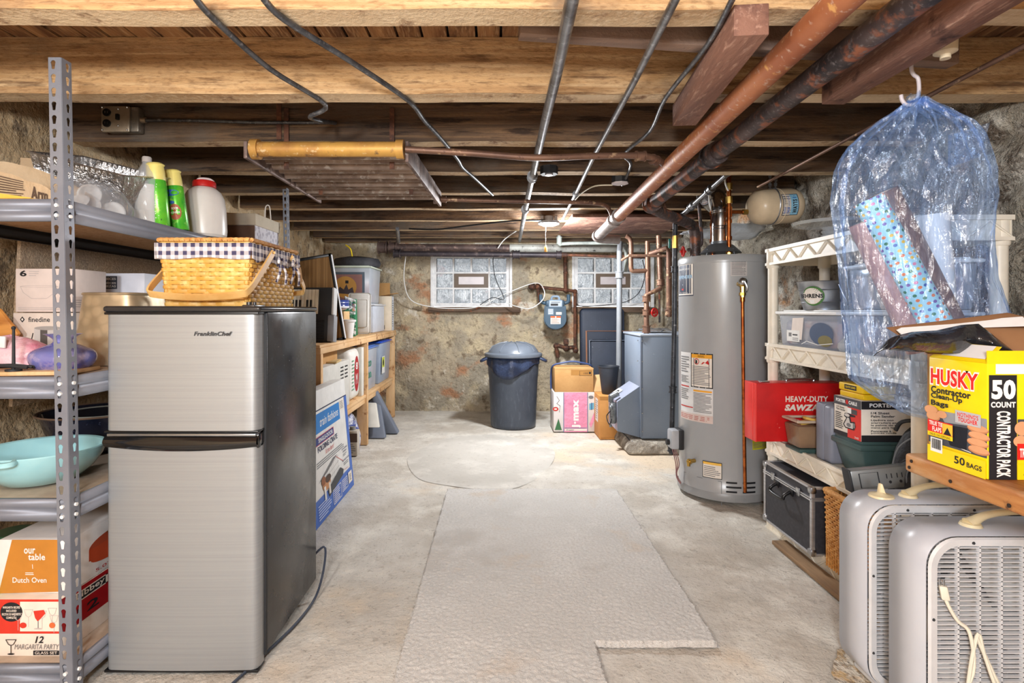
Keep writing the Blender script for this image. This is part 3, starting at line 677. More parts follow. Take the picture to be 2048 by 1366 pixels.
# ---------------- bottom shelf
Z4 = LEV[3]-.002
OR = pl((196, 128, 46), .6); RED2 = pl((214, 56, 40), .5); WH2 = pl((240, 226, 212), .6)
mg = []
for cx, cy in ((.62, .72), (.5, .66), (.78, .7), (.92, .62), (.9, .75)): mg += [('s', [(cx-.05, cy+.1), (cx-.03, cy), (cx, cy-.03), (cx, cy-.2)], .0012, LG), ('s', [(cx-.05, cy+.1), (cx+.05, cy+.1), (cx+.03, cy), (cx, cy-.03)], .0012, LG)]
def shx(it):
    g = lambda x: .31+(x-.42)*1.19
    k = it[0]; it = list(it)
    if k in 'rol': it[1] = max(g(it[1]), 0); it[3] = min(g(it[3]), 1)
    elif k == 't': it[2] = g(it[2]); it[4] = min(g(it[4]), .99)
    elif k == 'e': it[1] = g(it[1]); it[3] *= 1.19
    elif k in 'ps': it[1] = [(g(x), y) for x, y in it[1]]
    return tuple(it)
def carton_m(nm, lb, x0, y0, z0, x1, y1, z1, m_, items, side): return carton(nm, lb, x0, y0, z0, x1, y1, z1, m_, [shx(q) for q in items if not (q[0] == 'o' and q[5] == 0)], side)
carton_m('margarita_glass_box', 'red and cream carton with an oval badge and glass drawings reading 12 MARGARITA PARTY', -1.47, 1.60, Z4, -1.262, 2.10, Z4+.165, WH2,
    [('r', 0, .40, 1, 1, RED2), ('r', .52, .44, 1, .96, WH2), ('e', .42, .78, .13, .17, INK), ('o', .30, .61, .30, .61, .0, INK), ('t', 'MARGARITA RECIPES', .32, .84, .52, .88, WH2, .02), ('t', 'INCLUDED', .36, .78, .48, .82, WH2, .02), ('t', 'RECETAS DE MARGARITA', .31, .72, .53, .76, WH2, .02), ('t', 'COMPLETAS', .36, .66, .48, .70, WH2, .02)]+mg+
    [('p', [(.68, .80), (.80, .82), (.82, .76), (.76, .66), (.73, .62), (.70, .68)], RED2), ('s', [(.735, .62), (.735, .50)], .002, INKG), ('e', .735, .49, .05, .012, LG), ('e', .56, .55, .04, .05, RED2), ('e', .90, .55, .035, .05, pl((220, 110, 60), .5)),
    ('t', '12', .70, .24, .80, .36, INK, .02, .25), ('t', 'MARGARITA PARTY', .46, .13, .98, .22, INKG, .0, .2), ('r', .68, .03, .98, .11, INK), ('t', 'GLASS SET', .70, .045, .96, .095, WH2), ('s', [(.36, .30), (.39, .22), (.42, .20), (.42, .06)], .002, INK), ('s', [(.36, .30), (.48, .30), (.45, .22), (.42, .20)], .002, INK), ('e', .42, .05, .04, .015, INK)],
    ('+', [('r', 0, .35, .75, 1, pl((170, 22, 30), .5)), ('p', [(.5, 0), (.55, .5), (.62, .8), (.75, 1), (1, 1), (1, 0)], pl((190, 190, 200), .5)), ('r', .08, .74, .38, .92, INK), ('o', .08, .74, .38, .92, .02, WH2), ('t', 'Libbey', .11, .77, .35, .90, WH2, .02), ('t', '12', .12, .45, .3, .62, INK, .02)]))
t = carton('dutch_oven_box', 'orange and white carton with a red pot picture reading our table Dutch Oven', -1.47, 1.63, Z4+.167, -1.262, 1.98, Z4+.325, pl((236, 230, 226), .6),
    [('p', [(0, 0), (.85, .03), (.84, 1), (.19, 1)], OR), ('t', 'our', .36, .74, .52, .84, WHITE, .02), ('t', 'table', .42, .62, .66, .74, WHITE, .02), ('s', [(.48, .54), (.485, .46)], .0015, WHITE), ('l', .38, .34, .50, .40, 2, WHITE), ('t', 'Dutch Oven', .20, .20, .68, .30, WHITE, .01)],
    ('+', [('e', .56, .58, .34, .2, pl((190, 84, 56), .3)), ('r', .22, .36, .90, .58, pl((206, 84, 50), .3)), ('e', .56, .36, .32, .14, pl((206, 84, 50), .3)), ('p', [(.44, .74), (.5, .86), (.62, .86), (.68, .74)], BRASS), ('s', [(.6, .52), (.75, .53)], .004, WHITE), ('t', '5.07', .3, .08, .5, .14, RED, .0)]))
p = V((-1.545, 1.77, Z4)); t = thing('glass_jar', 'large clear glass jar with a green lid behind the orange carton', 'jar', p)
b = B(GLASS); b.shell([(0, 0), (.062, 0), (.066, .02), (.066, .23), (.054, .27), (.050, .28)], p, 32); done(b, 'jar_body', t)
b = B(pl((52, 86, 58), .3)); b.lathe([(.052, .268), (.056, .272), (.056, .292), (.052, .296), (0, .296)], p, 32); done(b, 'lid', t)
carton('snack_box', 'bright green carton with a yellow sticker at the far left of the bottom shelf', -1.60, 1.60, Z4, -1.476, 1.67, Z4+.21, pl((110, 190, 70), .5), [('p', [(.3, .6), (.9, .4), (1, .6), (.5, .9)], YEL), ('l', .3, .1, .9, .35, 4, WHITE)])
b = B(lay('blue_plastic_tote', (24, 72, 140), [(5, .4, .7, (18, 52, 110))], .3)); b.box(-1.62, 2.45, Z4, -1.30, 2.95, Z4+.30, .02); b.box(-1.64, 2.43, Z4+.30, -1.28, 2.97, Z4+.325, .008); done(b, 'blue_tote', None, 'dark blue lidded tote on the bottom shelf seen between the slotted post and the fridge', 'tote')
b = B(pl((90, 170, 230), .3)); b.boxc((-1.26, 1.80, .004), (.10, .05, .006), Matrix.Rotation(.5, 3, 'Z')); done(b, 'plastic_scrap', None, 'light blue plastic scrap on the floor between shelving and fridge', 'scrap')

# ================================================================ fridge
FX0, FX1, FY0, FY1, FH = -1.188, -.717, 1.667, 2.19, 1.108
fr = thing('refrigerator', 'two-door brushed steel and black refrigerator with a freezer on top', 'refrigerator', ((FX0+FX1)/2, 1.93, 0))
BRUSH = lay('brushed_stainless', (158, 161, 164), [(3, .4, .65, (154, 157, 160), (.4, 1, 60)), (2, .4, .7, (163, 166, 168), (.6, 1, 110))], .36, .45, bump=(6, .0002, (1, 1, 160)))
FBLK = lay('glossy_black_enamel', (40, 41, 43), [(4, .45, .7, (52, 53, 56)), (60, .66, .7, (110, 112, 116))], .22, spec=.8, rvar=(5, .16, .38))
b = B(FBLK); b.box(FX0+.004, FY0+.058, .035, FX1, FY1, FH-.014, .006); done(b, 'cabinet_body', fr)
b = B(pl((58, 56, 56), .18, .3)); b.box(FX0-.002, FY0-.004, FH-.014, FX1+.004, FY1+.004, FH+.004, .008, 3); done(b, 'top_cover', fr)
for x, y in ((FX0+.05, FY0+.09), (FX1-.05, FY0+.09), (FX0+.05, FY1-.05), (FX1-.05, FY1-.05)): b = B(BLACK); b.cyl((x, y, 0), (x, y, .037), .018, n=12); done(b, 'foot', fr)
ZM = .735
def door(z0, z1, nm, cut=False):
    b = B(BRUSH)
    # bowed front with rounded vertical edges
    def f(u, v):
        a = u; x = FX0+(FX1-.008-FX0)*a; e = min(a, 1-a)*(FX1-FX0); r = .022
        y = FY0+(r-math.sqrt(max(r*r-(r-e)**2, 0)) if e < r else 0)+.006*(2*a-1)**2
        return V((x, y, z0+(z1-z0)*v))
    us = [0, .01, .02, .03, .045]+[.045+.91*i/20 for i in range(1, 20)]+[.955, .97, .98, .99, 1]
    n = len(us)
    vs = [f(u, v) for v in (0, 1) for u in us]; b.add(vs, [(i, i+1, n+i+1, n+i) for i in range(n-1)])
    back = [(FX0, FY0+.05, z0), (FX1-.008, FY0+.05, z0), (FX1-.008, FY0+.05, z1), (FX0, FY0+.05, z1)]
    b.add([f(0, 0), f(0, 1), back[3], back[0]], [(0, 1, 2, 3)]); b.add([f(1, 0), f(1, 1), back[2], back[1]], [(0, 1, 2, 3)])
    for z, i in ((z0, 0), (z1, 1)): b.add([f(u, i) for u in us]+[back[1+i] if i == 0 else back[2], back[0] if i == 0 else back[3]], [tuple(range(n+2))])
    b.add(back, [(0, 1, 2, 3)])
    bmesh.ops.remove_doubles(b.bm, verts=b.bm.verts, dist=.0001)
    return done(b, nm, fr, ang=50)
fz = door(ZM, FH-.022, 'freezer_door'); fd = door(.012, ZM-.045, 'fridge_door')
for z0, z1, d in ((FH-.022, FH-.014, fz), (ZM-.006, ZM, fz), (.004, .012, fd)):
    b = B(BLACK); b.box(FX0-.001, FY0+.003, z0, FX1-.006, FY0+.05, z1, .002); done(b, 'door_edge_trim', d)
b = B(pl((150, 152, 156), .2, .8)); b.box(FX0+.01, FY0-.001, ZM-.016, FX1-.012, FY0+.04, ZM-.008, .002); done(b, 'chrome_strip', fd)
b = B(pl((20, 20, 22), .12, spec=.8))   # curved pocket handle
def hf(u, v):
    x = FX0+(FX1-FX0-.008)*u; q = 1-(2*u-1)**2; return V((x, FY0-.008*q+.004+.010*math.sin(PI*v)*-1, ZM-.018-(.030+.012*q)*v))
b.grid(hf, 30, 6); b.grid(lambda u, v: V((FX0+(FX1-FX0-.008)*u, FY0+.004+.045*v, ZM-.018)), 2, 1); b.box(FX0, FY0+.012, ZM-.055, FX1-.008, FY0+.05, ZM-.012, .004)
done(b, 'door_handle', fd, normals=False)
b = B(BLACKM); b.box(FX1-.010, FY0+.050, .03, FX1-.002, FY0+.060, FH-.02); done(b, 'door_gasket', fr)
b = B(pl((70, 70, 72), .3, .6)); b.box(FX1-.06, FY0+.01, FH-.006, FX1-.02, FY0+.09, FH+.008, .004); b.cyl((FX1-.045, FY0+.03, FH-.004), (FX1-.045, FY0+.03, FH+.016), .008, n=12); b.cyl((FX1-.028, FY0+.03, FH-.004), (FX1-.028, FY0+.03, FH+.016), .005, n=12); done(b, 'hinge_cover', fr)
artwork(fz, plane_map((-.915, FY0-.0005, 1.022), (1, 0, 0), (0, 0, 1), .115, .013), [('t', 'FranklinChef', 0, 0, 1, 1, pl((60, 62, 66), .3), .035, .25)], 'door_lettering')
b = B(pl((62, 70, 86), .4)); b.tube([(-.735, 2.20, .12), (-.70, 2.24, .14), (-.685, 2.18, .08), (-.69, 2.10, .012), (-.70, 1.95, .006), (-.73, 1.80, .006), (-.76, 1.68, .006), (-.79, 1.55, .006), (-.80, 1.4, .006)], .0045, 8, 6); done(b, 'power_cord', fr)
# ================================================================ picnic basket
BX0, BX1, BY0, BY1, BZ = -1.075, -.787, 1.76, 2.16, FH+.004
bk = thing('picnic_basket', 'lidded splint picnic basket with gingham lining standing on the fridge', 'basket', (-.93, 1.96, BZ))
Hb = .205
def side_f(k):
    # returns f(s in 0..1, z 0..1, out) and length
    def taper(z): return .012*(1-z)
    def f(s, z, o):
        t = taper(z)
        x0, x1, y0, y1 = BX0+t, BX1-t, BY0+t, BY1-t
        q = [(x0+(x1-x0)*s, y0-o), (x1+o, y0+(y1-y0)*s), (x1-(x1-x0)*s, y1+o), (x0-o, y1-(y1-y0)*s)][k]
        return V((q[0], q[1], BZ+Hb*z))
    return f, (BX1-BX0 if k % 2 == 0 else BY1-BY0)
b = B(SPLINT)
for k in range(4):
    f, L = side_f(k); b.grid(lambda u, v: f(u, v, -.004), 2, 2)
    nc = 9 if k % 2 == 0 else 16; nr = 15
    for r in range(nr):
        z0, z1 = (r+.08)/nr, (r+.94)/nr
        for c in range(-1, nc+1):
            if (c+r) % 2: continue
            s0, s1 = max((c-.45)/nc, 0), min((c+1.45)/nc, 1)
            if s1 <= s0: continue
            g = 6
            b.grid(lambda u, v: f(s0+(s1-s0)*u, z0+(z1-z0)*v, .0005+.0052*math.sin(PI*u)+.0012*math.sin(PI*v)), g, 2)
    for c in range(nc+1):
        s0, s1 = (c+.12)/nc, min((c+.88)/nc, 1)
        if s0 < 1: b.grid(lambda u, v: f(s0+(s1-s0)*u, v, .0008), 1, 1)
b.box(BX0+.014, BY0+.014, BZ, BX1-.014, BY1-.014, BZ+.004)
done(b, 'woven_body', bk, normals=False)
b = B(WICKER); b.box(BX0-.004, BY0-.004, BZ+Hb, BX1+.004, BY1+.004, BZ+Hb+.006, .003)
for k in range(4):
    f, L = side_f(k); n = int(L/.016)
    for i in range(n):
        a, c = f((i+.03)/n, 1.03, .004), f((i+.97)/n, 1.03, .004); b.tube([a, (a+c)/2+V((0, 0, .0012)), c], .0068, 8)
done(b, 'lid', bk)
def gingham(name, c):
    m, nt, bs = _new(name); N = nt.nodes; L = nt.links
    g = N.new('ShaderNodeNewGeometry'); sp = N.new('ShaderNodeSeparateXYZ'); L.new(g.outputs['Position'], sp.inputs[0])
    def stripe(sock):
        a = N.new('ShaderNodeMath'); a.operation = 'MULTIPLY'; L.new(sock, a.inputs[0]); a.inputs[1].default_value = 2*PI/.026
        s_ = N.new('ShaderNodeMath'); s_.operation = 'SINE'; L.new(a.outputs[0], s_.inputs[0])
        q = N.new('ShaderNodeMath'); q.operation = 'GREATER_THAN'; L.new(s_.outputs[0], q.inputs[0]); q.inputs[1].default_value = 0
        return q.outputs[0]
    ad = N.new('ShaderNodeMath'); L.new(sp.outputs[0], ad.inputs[0]); L.new(sp.outputs[1], ad.inputs[1])
    sm = N.new('ShaderNodeMath'); L.new(stripe(ad.outputs[0]), sm.inputs[0]); L.new(stripe(sp.outputs[2]), sm.inputs[1])
    dv = N.new('ShaderNodeMath'); dv.operation = 'MULTIPLY'; dv.inputs[1].default_value = .5; L.new(sm.outputs[0], dv.inputs[0])
    mx = N.new('ShaderNodeMix'); mx.data_type = 'RGBA'; mx.inputs['A'].default_value = lin((232, 226, 226)); mx.inputs['B'].default_value = lin(c)
    L.new(dv.outputs[0], mx.inputs['Factor']); L.new(mx.outputs['Result'], bs.inputs['Base Color']); bs.inputs['Roughness'].default_value = .9
    return m
GING = gingham('blue_gingham', (66, 62, 92)); b = B(GING)
for k in range(4):
    f, L = side_f(k); o0 = .008
    b.grid(lambda u, v: f(-.03+1.06*u, .74+.24*v-(.05*math.sin(5*PI*u)**2*(1-v) if k == 1 else .015*math.sin(9*u)*(1-v)), .0085+.004*(1-v)+.002*math.sin(u*46)), 60, 4)
done(b, 'gingham_liner', bk, normals=False, solid=.001)
for yy in (1.96, 2.09):
    b = B(GING)
    for dx, dy, dz in ((.004, -.035, -.07), (.01, .03, -.075)):
        b.tube([(BX1+.012, yy, BZ+.155), (BX1+.02+dx, yy+dy*.5, BZ+.155+dz*.4), (BX1+.014+dx, yy+dy, BZ+.155+dz)], .0045, 6, 4)
    for s in (-1, 1): b.tube([(BX1+.012, yy, BZ+.155), (BX1+.022, yy+s*.022, BZ+.17), (BX1+.024, yy+s*.03, BZ+.155), (BX1+.012, yy, BZ+.153)], .0055, 6, 5)
    done(b, 'ribbon_bow', bk)
HW = lay('bent_ash_handle', (232, 190, 124), [(8, .4, .7, (210, 160, 92))], .5)
def bhandle(py_, dy, dz, nm):
    b = B(HW); xR, xL = BX1+.016, BX0-.016
    P = [(xR, py_, BZ+.185), (xR, py_+dy*.5, BZ+.185+dz*.5), (xR-.004, py_+dy*.92, BZ+.185+dz*.9), (xR-.035, py_+dy, BZ+.185+dz), ((xR+xL)/2, py_+dy, BZ+.178+dz), (xL+.035, py_+dy, BZ+.185+dz), (xL+.004, py_+dy*.92, BZ+.185+dz*.9), (xL, py_+dy*.5, BZ+.185+dz*.5), (xL, py_, BZ+.185)]
    Q = cat([V(q) for q in P], 6); w_, t_ = .011, .003
    vs = []; 
    for i, q in enumerate(Q):
        d = (Q[min(i+1, len(Q)-1)]-Q[max(i-1, 0)]).normalized(); n_ = V((0, dz, -dy)).normalized(); s_ = d.cross(n_).normalized()
        vs += [q+n_*w_+s_*t_, q-n_*w_+s_*t_, q-n_*w_-s_*t_, q+n_*w_-s_*t_]
    fs = [(i*4+k, i*4+(k+1) % 4, i*4+4+(k+1) % 4, i*4+4+k) for i in range(len(Q)-1) for k in range(4)]+[(0, 1, 2, 3), tuple(len(vs)-4+k for k in range(4))]
    b.add(vs, fs); b.cyl((xR+.002, py_, BZ+.185), (xR+.008, py_, BZ+.185), .005, n=10)
    return done(b, nm, bk, ang=60)
bhandle(1.90, -.19, -.15, 'swing_handle'); bhandle(2.07, .16, -.13, 'swing_handle')
b = B(KRAFT); b.boxc((BX1+.018, 2.15, BZ+.12), (.002, .045, .06), Matrix.Rotation(.4, 3, 'X')); done(b, 'paper_tag', bk)
# ================================================================ left middle: pine work shelf
wt = thing('pine_storage_table', 'long home-made pine table with a lower shelf along the left wall', 'table', (-1.42, 4.3, 0))
b = B(PINE); b.box(-1.80, 3.3, .872, -1.06, 5.77, .89, .003); done(b, 'table_top', wt)
b = B(PINE); b.box(-1.10, 3.3, .835, -1.055, 5.77, .872, .003); done(b, 'front_rail', wt)
for y in (3.32, 4.50, 5.68):
    for x in (-1.145, -1.80):
        pass
        b = B(PINE); b.box(x, y, 0, x+.085, y+.042, .835, .003); done(b, 'leg', wt)
b = B(PINE); b.box(-1.78, 3.3, .385, -1.07, 5.7, .41, .003); done(b, 'lower_shelf', wt)
b = B(PINE); b.box(-1.12, 3.3, .34, -1.08, 5.7, .384, .003); done(b, 'shelf_rail', wt)
TZ = .891
# keyboard standing on its long edge
kb = thing('electronic_keyboard', 'black electronic piano keyboard propped upright on the pine table behind the fridge', 'keyboard', (-1.4, 3.55, TZ))
X_ = Matrix.Translation((0, 3.56, TZ)) @ Matrix.Rotation(math.radians(-8), 4, 'X')
def kbp(nm, mat, boxes, bev=.004, par=kb):
    b = B(mat); b.X = X_
    for q in boxes: b.box(*q, bev=bev)
    return done(b, nm, par)
kb_b = kbp('keyboard_body', BLACKM, [(-1.80, 0, 0, -1.075, .07, .36)])
kbp('end_cap', pl((150, 152, 158), .4), [(-1.10, -.006, .004, -1.055, .072, .18)], .01)
kbp('end_cap', pl((214, 214, 214), .4), [(-1.078, -.004, .18, -1.062, .072, .36)], .006)
kbp('speaker_grille', BLACK, [(-1.5, -.006, .02+i*.012, -1.12, 0, .026+i*.012) for i in range(11)], 0)
wk = [(-1.42+i*.0235, -.010, .185, -1.42+i*.0235+.022, .0, .345) for i in range(11)]
kbp('white_keys', pl((236, 226, 206), .4), wk, .001)
kbp('black_keys', BLACK, [(-1.42+i*.0235-.006, -.018, .185, -1.42+i*.0235+.006, -.010, .275) for i in (1, 2, 4, 5, 6, 8, 9)], .001)
# framed board seen from the back, leaning left
X_ = Matrix.Translation((-1.06, 3.86, TZ+.003)) @ Matrix.Rotation(math.radians(-9.5), 4, 'Y')
t = thing('picture_frame', 'black framed panel with brown corrugated back leaning behind the keyboard', 'picture frame', (-1.4, 3.86, TZ))
b = B(BLACK); b.X = X_ 
for q in ((-.65, -.012, 0, 0, .012, .018), (-.65, -.012, .59, 0, .012, .61), (-.018, -.012, 0, 0, .012, .61), (-.65, -.012, 0, -.632, .012, .61)): b.box(*q, bev=.001)
fm = done(b, 'frame', t)
fm.data.transform(Matrix.Translation((0, 0, 0)))
b = B(lay('corrugated_card_back', (156, 118, 74), [(1, .45, .55, (136, 100, 60), (55, 1, .2))], .9, bump=(1, .02, (60, 1, .1)))); b.X = X_; b.box(-.632, -.006, .018, -.018, .006, .59); done(b, 'backing', t)
b = B(pl((230, 232, 236), .3)); b.X = X_; b.box(-.001, -.0125, .01, .0025, .0125, .60); done(b, 'bright_edge', t)
for o in t.children: pass
# clear storage bin with black bag on top
def bin_(name, label, x0, y0, z0, x1, y1, z1, lidc, body=CLEAR2, cont=None, lidh=.02, items=None, tap=.02, cat_='storage bin'):
    t = thing(name, label, cat_, ((x0+x1)/2, (y0+y1)/2, z0))
    b = B(body); p = []
    lo = (x0+tap, y0+tap, x1-tap, y1-tap); hi = (x0+.006, y0+.006, x1-.006, y1-.006)
    P = [(lo[0], lo[1], z0), (lo[2], lo[1], z0), (lo[2], lo[3], z0), (lo[0], lo[3], z0), (hi[0], hi[1], z1-lidh), (hi[2], hi[1], z1-lidh), (hi[2], hi[3], z1-lidh), (hi[0], hi[3], z1-lidh)]
    b.hexa(P, .01); c = done(b, 'bin_body', t)
    if lidc: b = B(lidc); b.box(x0-.008, y0-.008, z1-lidh, x1+.008, y1+.008, z1-.006, .006); b.box(x0+.02, y0+.02, z1-.008, x1-.02, y1-.02, z1, .003); done(b, 'lid', t)
    if cont:
        b = B(cont); b.box(x0+tap+.012, y0+tap+.012, z0+.008, x1-tap-.012, y1-tap-.012, z0+(z1-z0)*.72, .02); done(b, 'contents', t)
    if items: artwork(c, plane_map((x0+tap*.5, y0+tap*.6, z0), (1, 0, 0), (0, 0, 1), x1-x0-tap, z1-z0-lidh), items, lift=-.0)
    return t
MIX = lay('mixed_contents', (150, 140, 150), [(6, .4, .6, (90, 100, 130)), (9, .5, .62, (190, 120, 110)), (14, .55, .66, (226, 220, 214))], .7)
bin_('plate_boxes', 'pale translucent storage box with grey folded lid under the large clear bin', -1.50, 5.05, TZ, -1.13, 5.55, 1.16, pl((214, 218, 224), .4), body=pl((206, 212, 224), .4), tap=.004)
bin_('clear_bin', 'clear lidded bin with a dark framed picture inside, topmost on the pine table', -1.56, 4.95, 1.162, -1.135, 5.4, 1.50, pl((206, 216, 200), .4), CLEAR2, MIX)
artwork(USED[-1][0].children[0], plane_map((-1.55, 4.955, 1.17), (1, 0, 0), (0, 0, 1), .36, .27), [('r', 0, 0, 1, 1, pl((84, 98, 112), .5)), ('r', .06, .05, .94, .92, pl((150, 108, 104), .5)), ('e', .52, .5, .28, .36, pl((196, 146, 76), .5)), ('p', [(.3, .3), (.75, .25), (.7, .5), (.6, .42), (.55, .6), (.48, .42), (.38, .52)], pl((70, 62, 68), .5)), ('r', .52, .62, .6, .72, INK)], 'picture_artwork', lift=.004)
b = B(lay('black_nylon', (34, 34, 38), [(9, .4, .7, (52, 52, 58))], .6, bump=(14, .01)))
b.X = Matrix.Translation((-1.32, 5.15, 1.501)); b.lathe([(0, 0), (.21, 0), (.22, .03), (.20, .075), (.10, .092), (0, .09)], n=32, sx=1, sy=.75, wob=lambda a, z: .06*math.sin(3*a)+.05*noise.noise(V((a, z*9, 3)))); t_ = done(b, 'duffel_bag', None, 'black nylon bag lying on top of the clear bin', 'bag')
b = B(YEL); b.tube([(-1.34, 5.1, 1.59), (-1.35, 5.08, 1.66), (-1.40, 5.1, 1.70)], .006, 6, 4); done(b, 'strap', t_)
# white bin lid standing, gift bag, plates, bucket
b = B(pl((228, 226, 222), .4)); b.X = Matrix.Translation((-1.17, 4.86, TZ)) @ Matrix.Rotation(-.04, 4, 'X'); b.box(-.14, -.012, 0, .055, .012, .36, .022, 3); b.box(-.10, -.02, .06, .03, -.012, .30, .01); done(b, 'white_bin_lid', None, 'white rounded plastic bin lid standing beside the green gift bag', 'lid')
t = thing('gift_bag', 'green gift bag with clear crinkled wrap and a gold button print', 'gift bag', (-1.23, 4.5, TZ))
b = B(lay('green_gift_paper', (18, 122, 78), [(9, .4, .7, (12, 104, 64))], .5)); b.hexa([(-1.40, 4.40, TZ), (-1.165, 4.40, TZ), (-1.165, 4.62, TZ), (-1.40, 4.62, TZ), (-1.40, 4.44, TZ+.26), (-1.165, 4.44, TZ+.30), (-1.165, 4.58, TZ+.30), (-1.40, 4.58, TZ+.26)], .004); c = done(b, 'bag_body', t)
artwork(c, plane_map((-1.40, 4.40, TZ), (1, 0, 0), (0, .15, .99), .235, .26), [('e', .62, .66, .09, .08, pl((206, 196, 90), .3)), ('e', .62, .66, .05, .045, pl((140, 150, 70), .3))])
FW = lay('silver_green_wrap', (40, 120, 84), [(22, .46, .54, (230, 234, 236)), (9, .56, .64, (90, 100, 150)), (12, .6, .66, (206, 130, 80))], .2, bump=(26, .02))
b = B(FW); b.grid(lambda u, v: (-1.215+.085*u, 4.385+.01*math.sin(9*v)+.02*u, TZ+.02+.30*v-(.03*u)), 10, 20); done(b, 'wrapping', t, normals=False, solid=.003)
b = B(lay('blue_striped_china', (226, 228, 236), [(1, .49, .51, (52, 70, 140), (.1, .1, 36), 1, 'noise')], .2)); p = V((-1.36, 4.2, TZ+.30))
pc = thing('plate_stack', 'stack of blue-rimmed china plates seen behind the tilted frame', 'plates', (-1.27, 4.27, TZ+.0))
b.shell([(0, .20), (.05, .20), (.09, .215), (.11, .228), (.112, .24), (.108, .25), (.112, .26), (.108, .27), (.112, .285), (.10, .288), (.05, .27), (0, .268)], (-1.255, 4.26, TZ), 32); done(b, 'plates', pc)
b = B(KRAFT2); b.box(-1.35, 4.18, TZ, -1.16, 4.34, TZ+.199, .003); done(b, 'storage_box', None, 'plain box carrying the blue-rimmed plates', 'box')
p = V((-1.12, 4.14, TZ)); b = B(pl((232, 230, 228), .4)); b.lathe([(0, 0), (.036, 0), (.050, .12), (.06, .122), (.06, .134), (.05, .138), (0, .138)], p, 28); done(b, 'white_tub', None, 'small white plastic tub between the tilted frame and the gift bag', 'tub')
carton('tall_box', 'cream open-topped carton at the far end of the pine table', -1.20, 5.58, TZ, -1.075, 5.74, 1.24, pl((226, 212, 190), .6), [('r', .3, .04, .5, .16, INK)], ('+', [('r', .3, 0, .9, 1, pl((206, 214, 226), .5)), ('l', .4, .1, .8, .9, 12, INKG)]))
b = B(KRAFT); b.hexa([(-1.20, 5.6, 1.242), (-1.02, 5.6, 1.27), (-1.02, 5.72, 1.27), (-1.20, 5.72, 1.242), (-1.20, 5.6, 1.246), (-1.02, 5.6, 1.274), (-1.02, 5.72, 1.274), (-1.20, 5.72, 1.246)]); b.box(-1.24, 5.75, 1.16, -1.12, 5.765, 1.38); done(b, 'cardboard_flap', None, 'loose brown cardboard pieces on top of the cream carton', 'cardboard')
# lower shelf
LZ = .411
LB = pl((90, 130, 206), .35)
bin_('blue_lidded_bin', 'clear bin with a faded blue lid and green lettering on the lower pine shelf', -1.50, 4.58, LZ, -1.085, 5.02, .79, LB, CLEAR2, MIX)
artwork(USED[-1][0].children[0], plane_map((-1.097, 4.6, .45), (0, 1, 0), (0, 0, 1), .36, .30), [('t', 'bo', .1, .56, .5, .80, pl((40, 130, 110), .5), .02), ('t', 'ba', .1, .24, .5, .48, pl((40, 130, 110), .5), .02)], lift=.008)
bin_('blue_lidded_bin', 'grey-blue bin with a bright blue lid at the far end of the lower pine shelf', -1.50, 5.12, LZ, -1.085, 5.64, .81, pl((30, 84, 200), .35), lay('grey_bin_plastic', (150, 164, 184), [(3, .4, .7, (130, 146, 168))], .3), items=None)
artwork(USED[-1][0].children[0], plane_map((-1.09, 5.2, .5), (0, 1, 0), (0, 0, 1), .13, .16), [('r', 0, 0, 1, 1, WHITE), ('r', .1, .35, .9, .95, pl((200, 214, 60), .5)), ('e', .5, .62, .22, .2, INK)], lift=.003)
t = thing('window_air_conditioner', 'white vented appliance on the lower pine shelf above the dog crate carton', 'air conditioner', (-1.2, 3.75, LZ))
b = B(pl((216, 214, 208), .45)); b.box(-1.45, 3.40, LZ, -1.075, 4.02, .745, .012); ab = done(b, 'casing', t)
artwork(ab, plane_map((-1.075, 3.4, LZ), (0, 1, 0), (0, 0, 1), .62, .334), [('r', .62+.17*(i % 2), .86-.075*(i//2), .74+.17*(i % 2), .89-.075*(i//2), INK) for i in range(8)], 'vent_slots')
artwork(ab, plane_map((-1.45, 3.40, LZ), (1, 0, 0), (0, 0, 1), .375, .334), [('r', .5, .5, .96, .94, INKG)]+[('r', .5, .52+i*.06, .96, .54+i*.06, INK) for i in range(7)], 'front_grille')
b = B(pl((230, 228, 222), .45)); b.X = Matrix.Translation((-1.15, 4.22, LZ)); b.box(-.2, -.12, 0, .065, .16, .40, .06, 4); wh = done(b, 'round_cornered_appliance', None, 'white round-cornered appliance carton with a dark red oval print', 'appliance')
artwork(wh, (lambda W: (lambda x, y, l: W+V((l, .26*x, .40*y))))(V((-1.084, 4.10, LZ))), [('e', .60, .5, .26, .34, pl((168, 28, 40), .5)), ('t', '8', .50, .58, .72, .72, WHITE, .02, 0), ('t', 'M', .50, .3, .70, .5, WHITE, .0), ('l', .14, .2, .32, .8, 9, pl((120, 170, 140), .6))])
carton('white_carton', 'white carton with a yellow-green sticker behind the red oval appliance', -1.22, 4.42, LZ, -1.085, 4.49, .80, pl((222, 220, 212), .6), [('e', .4, .93, .36, .06, pl((190, 190, 70), .6)), ('l', .2, .3, .8, .8, 6, INKG)])
carton('open_brown_box', 'brown open box holding scraps on top of the white vented appliance', -1.42, 3.50, .746, -1.13, 3.90, .83, KRAFT)
b = B(pl((206, 180, 130), .7)); b.boxc((-1.11, 3.75, .752), (.07, .2, .012), Matrix.Rotation(.12, 3, 'Z'), .002); done(b, 'wood_offcut', None, 'short pale wood offcut beside the open brown box', 'offcut')
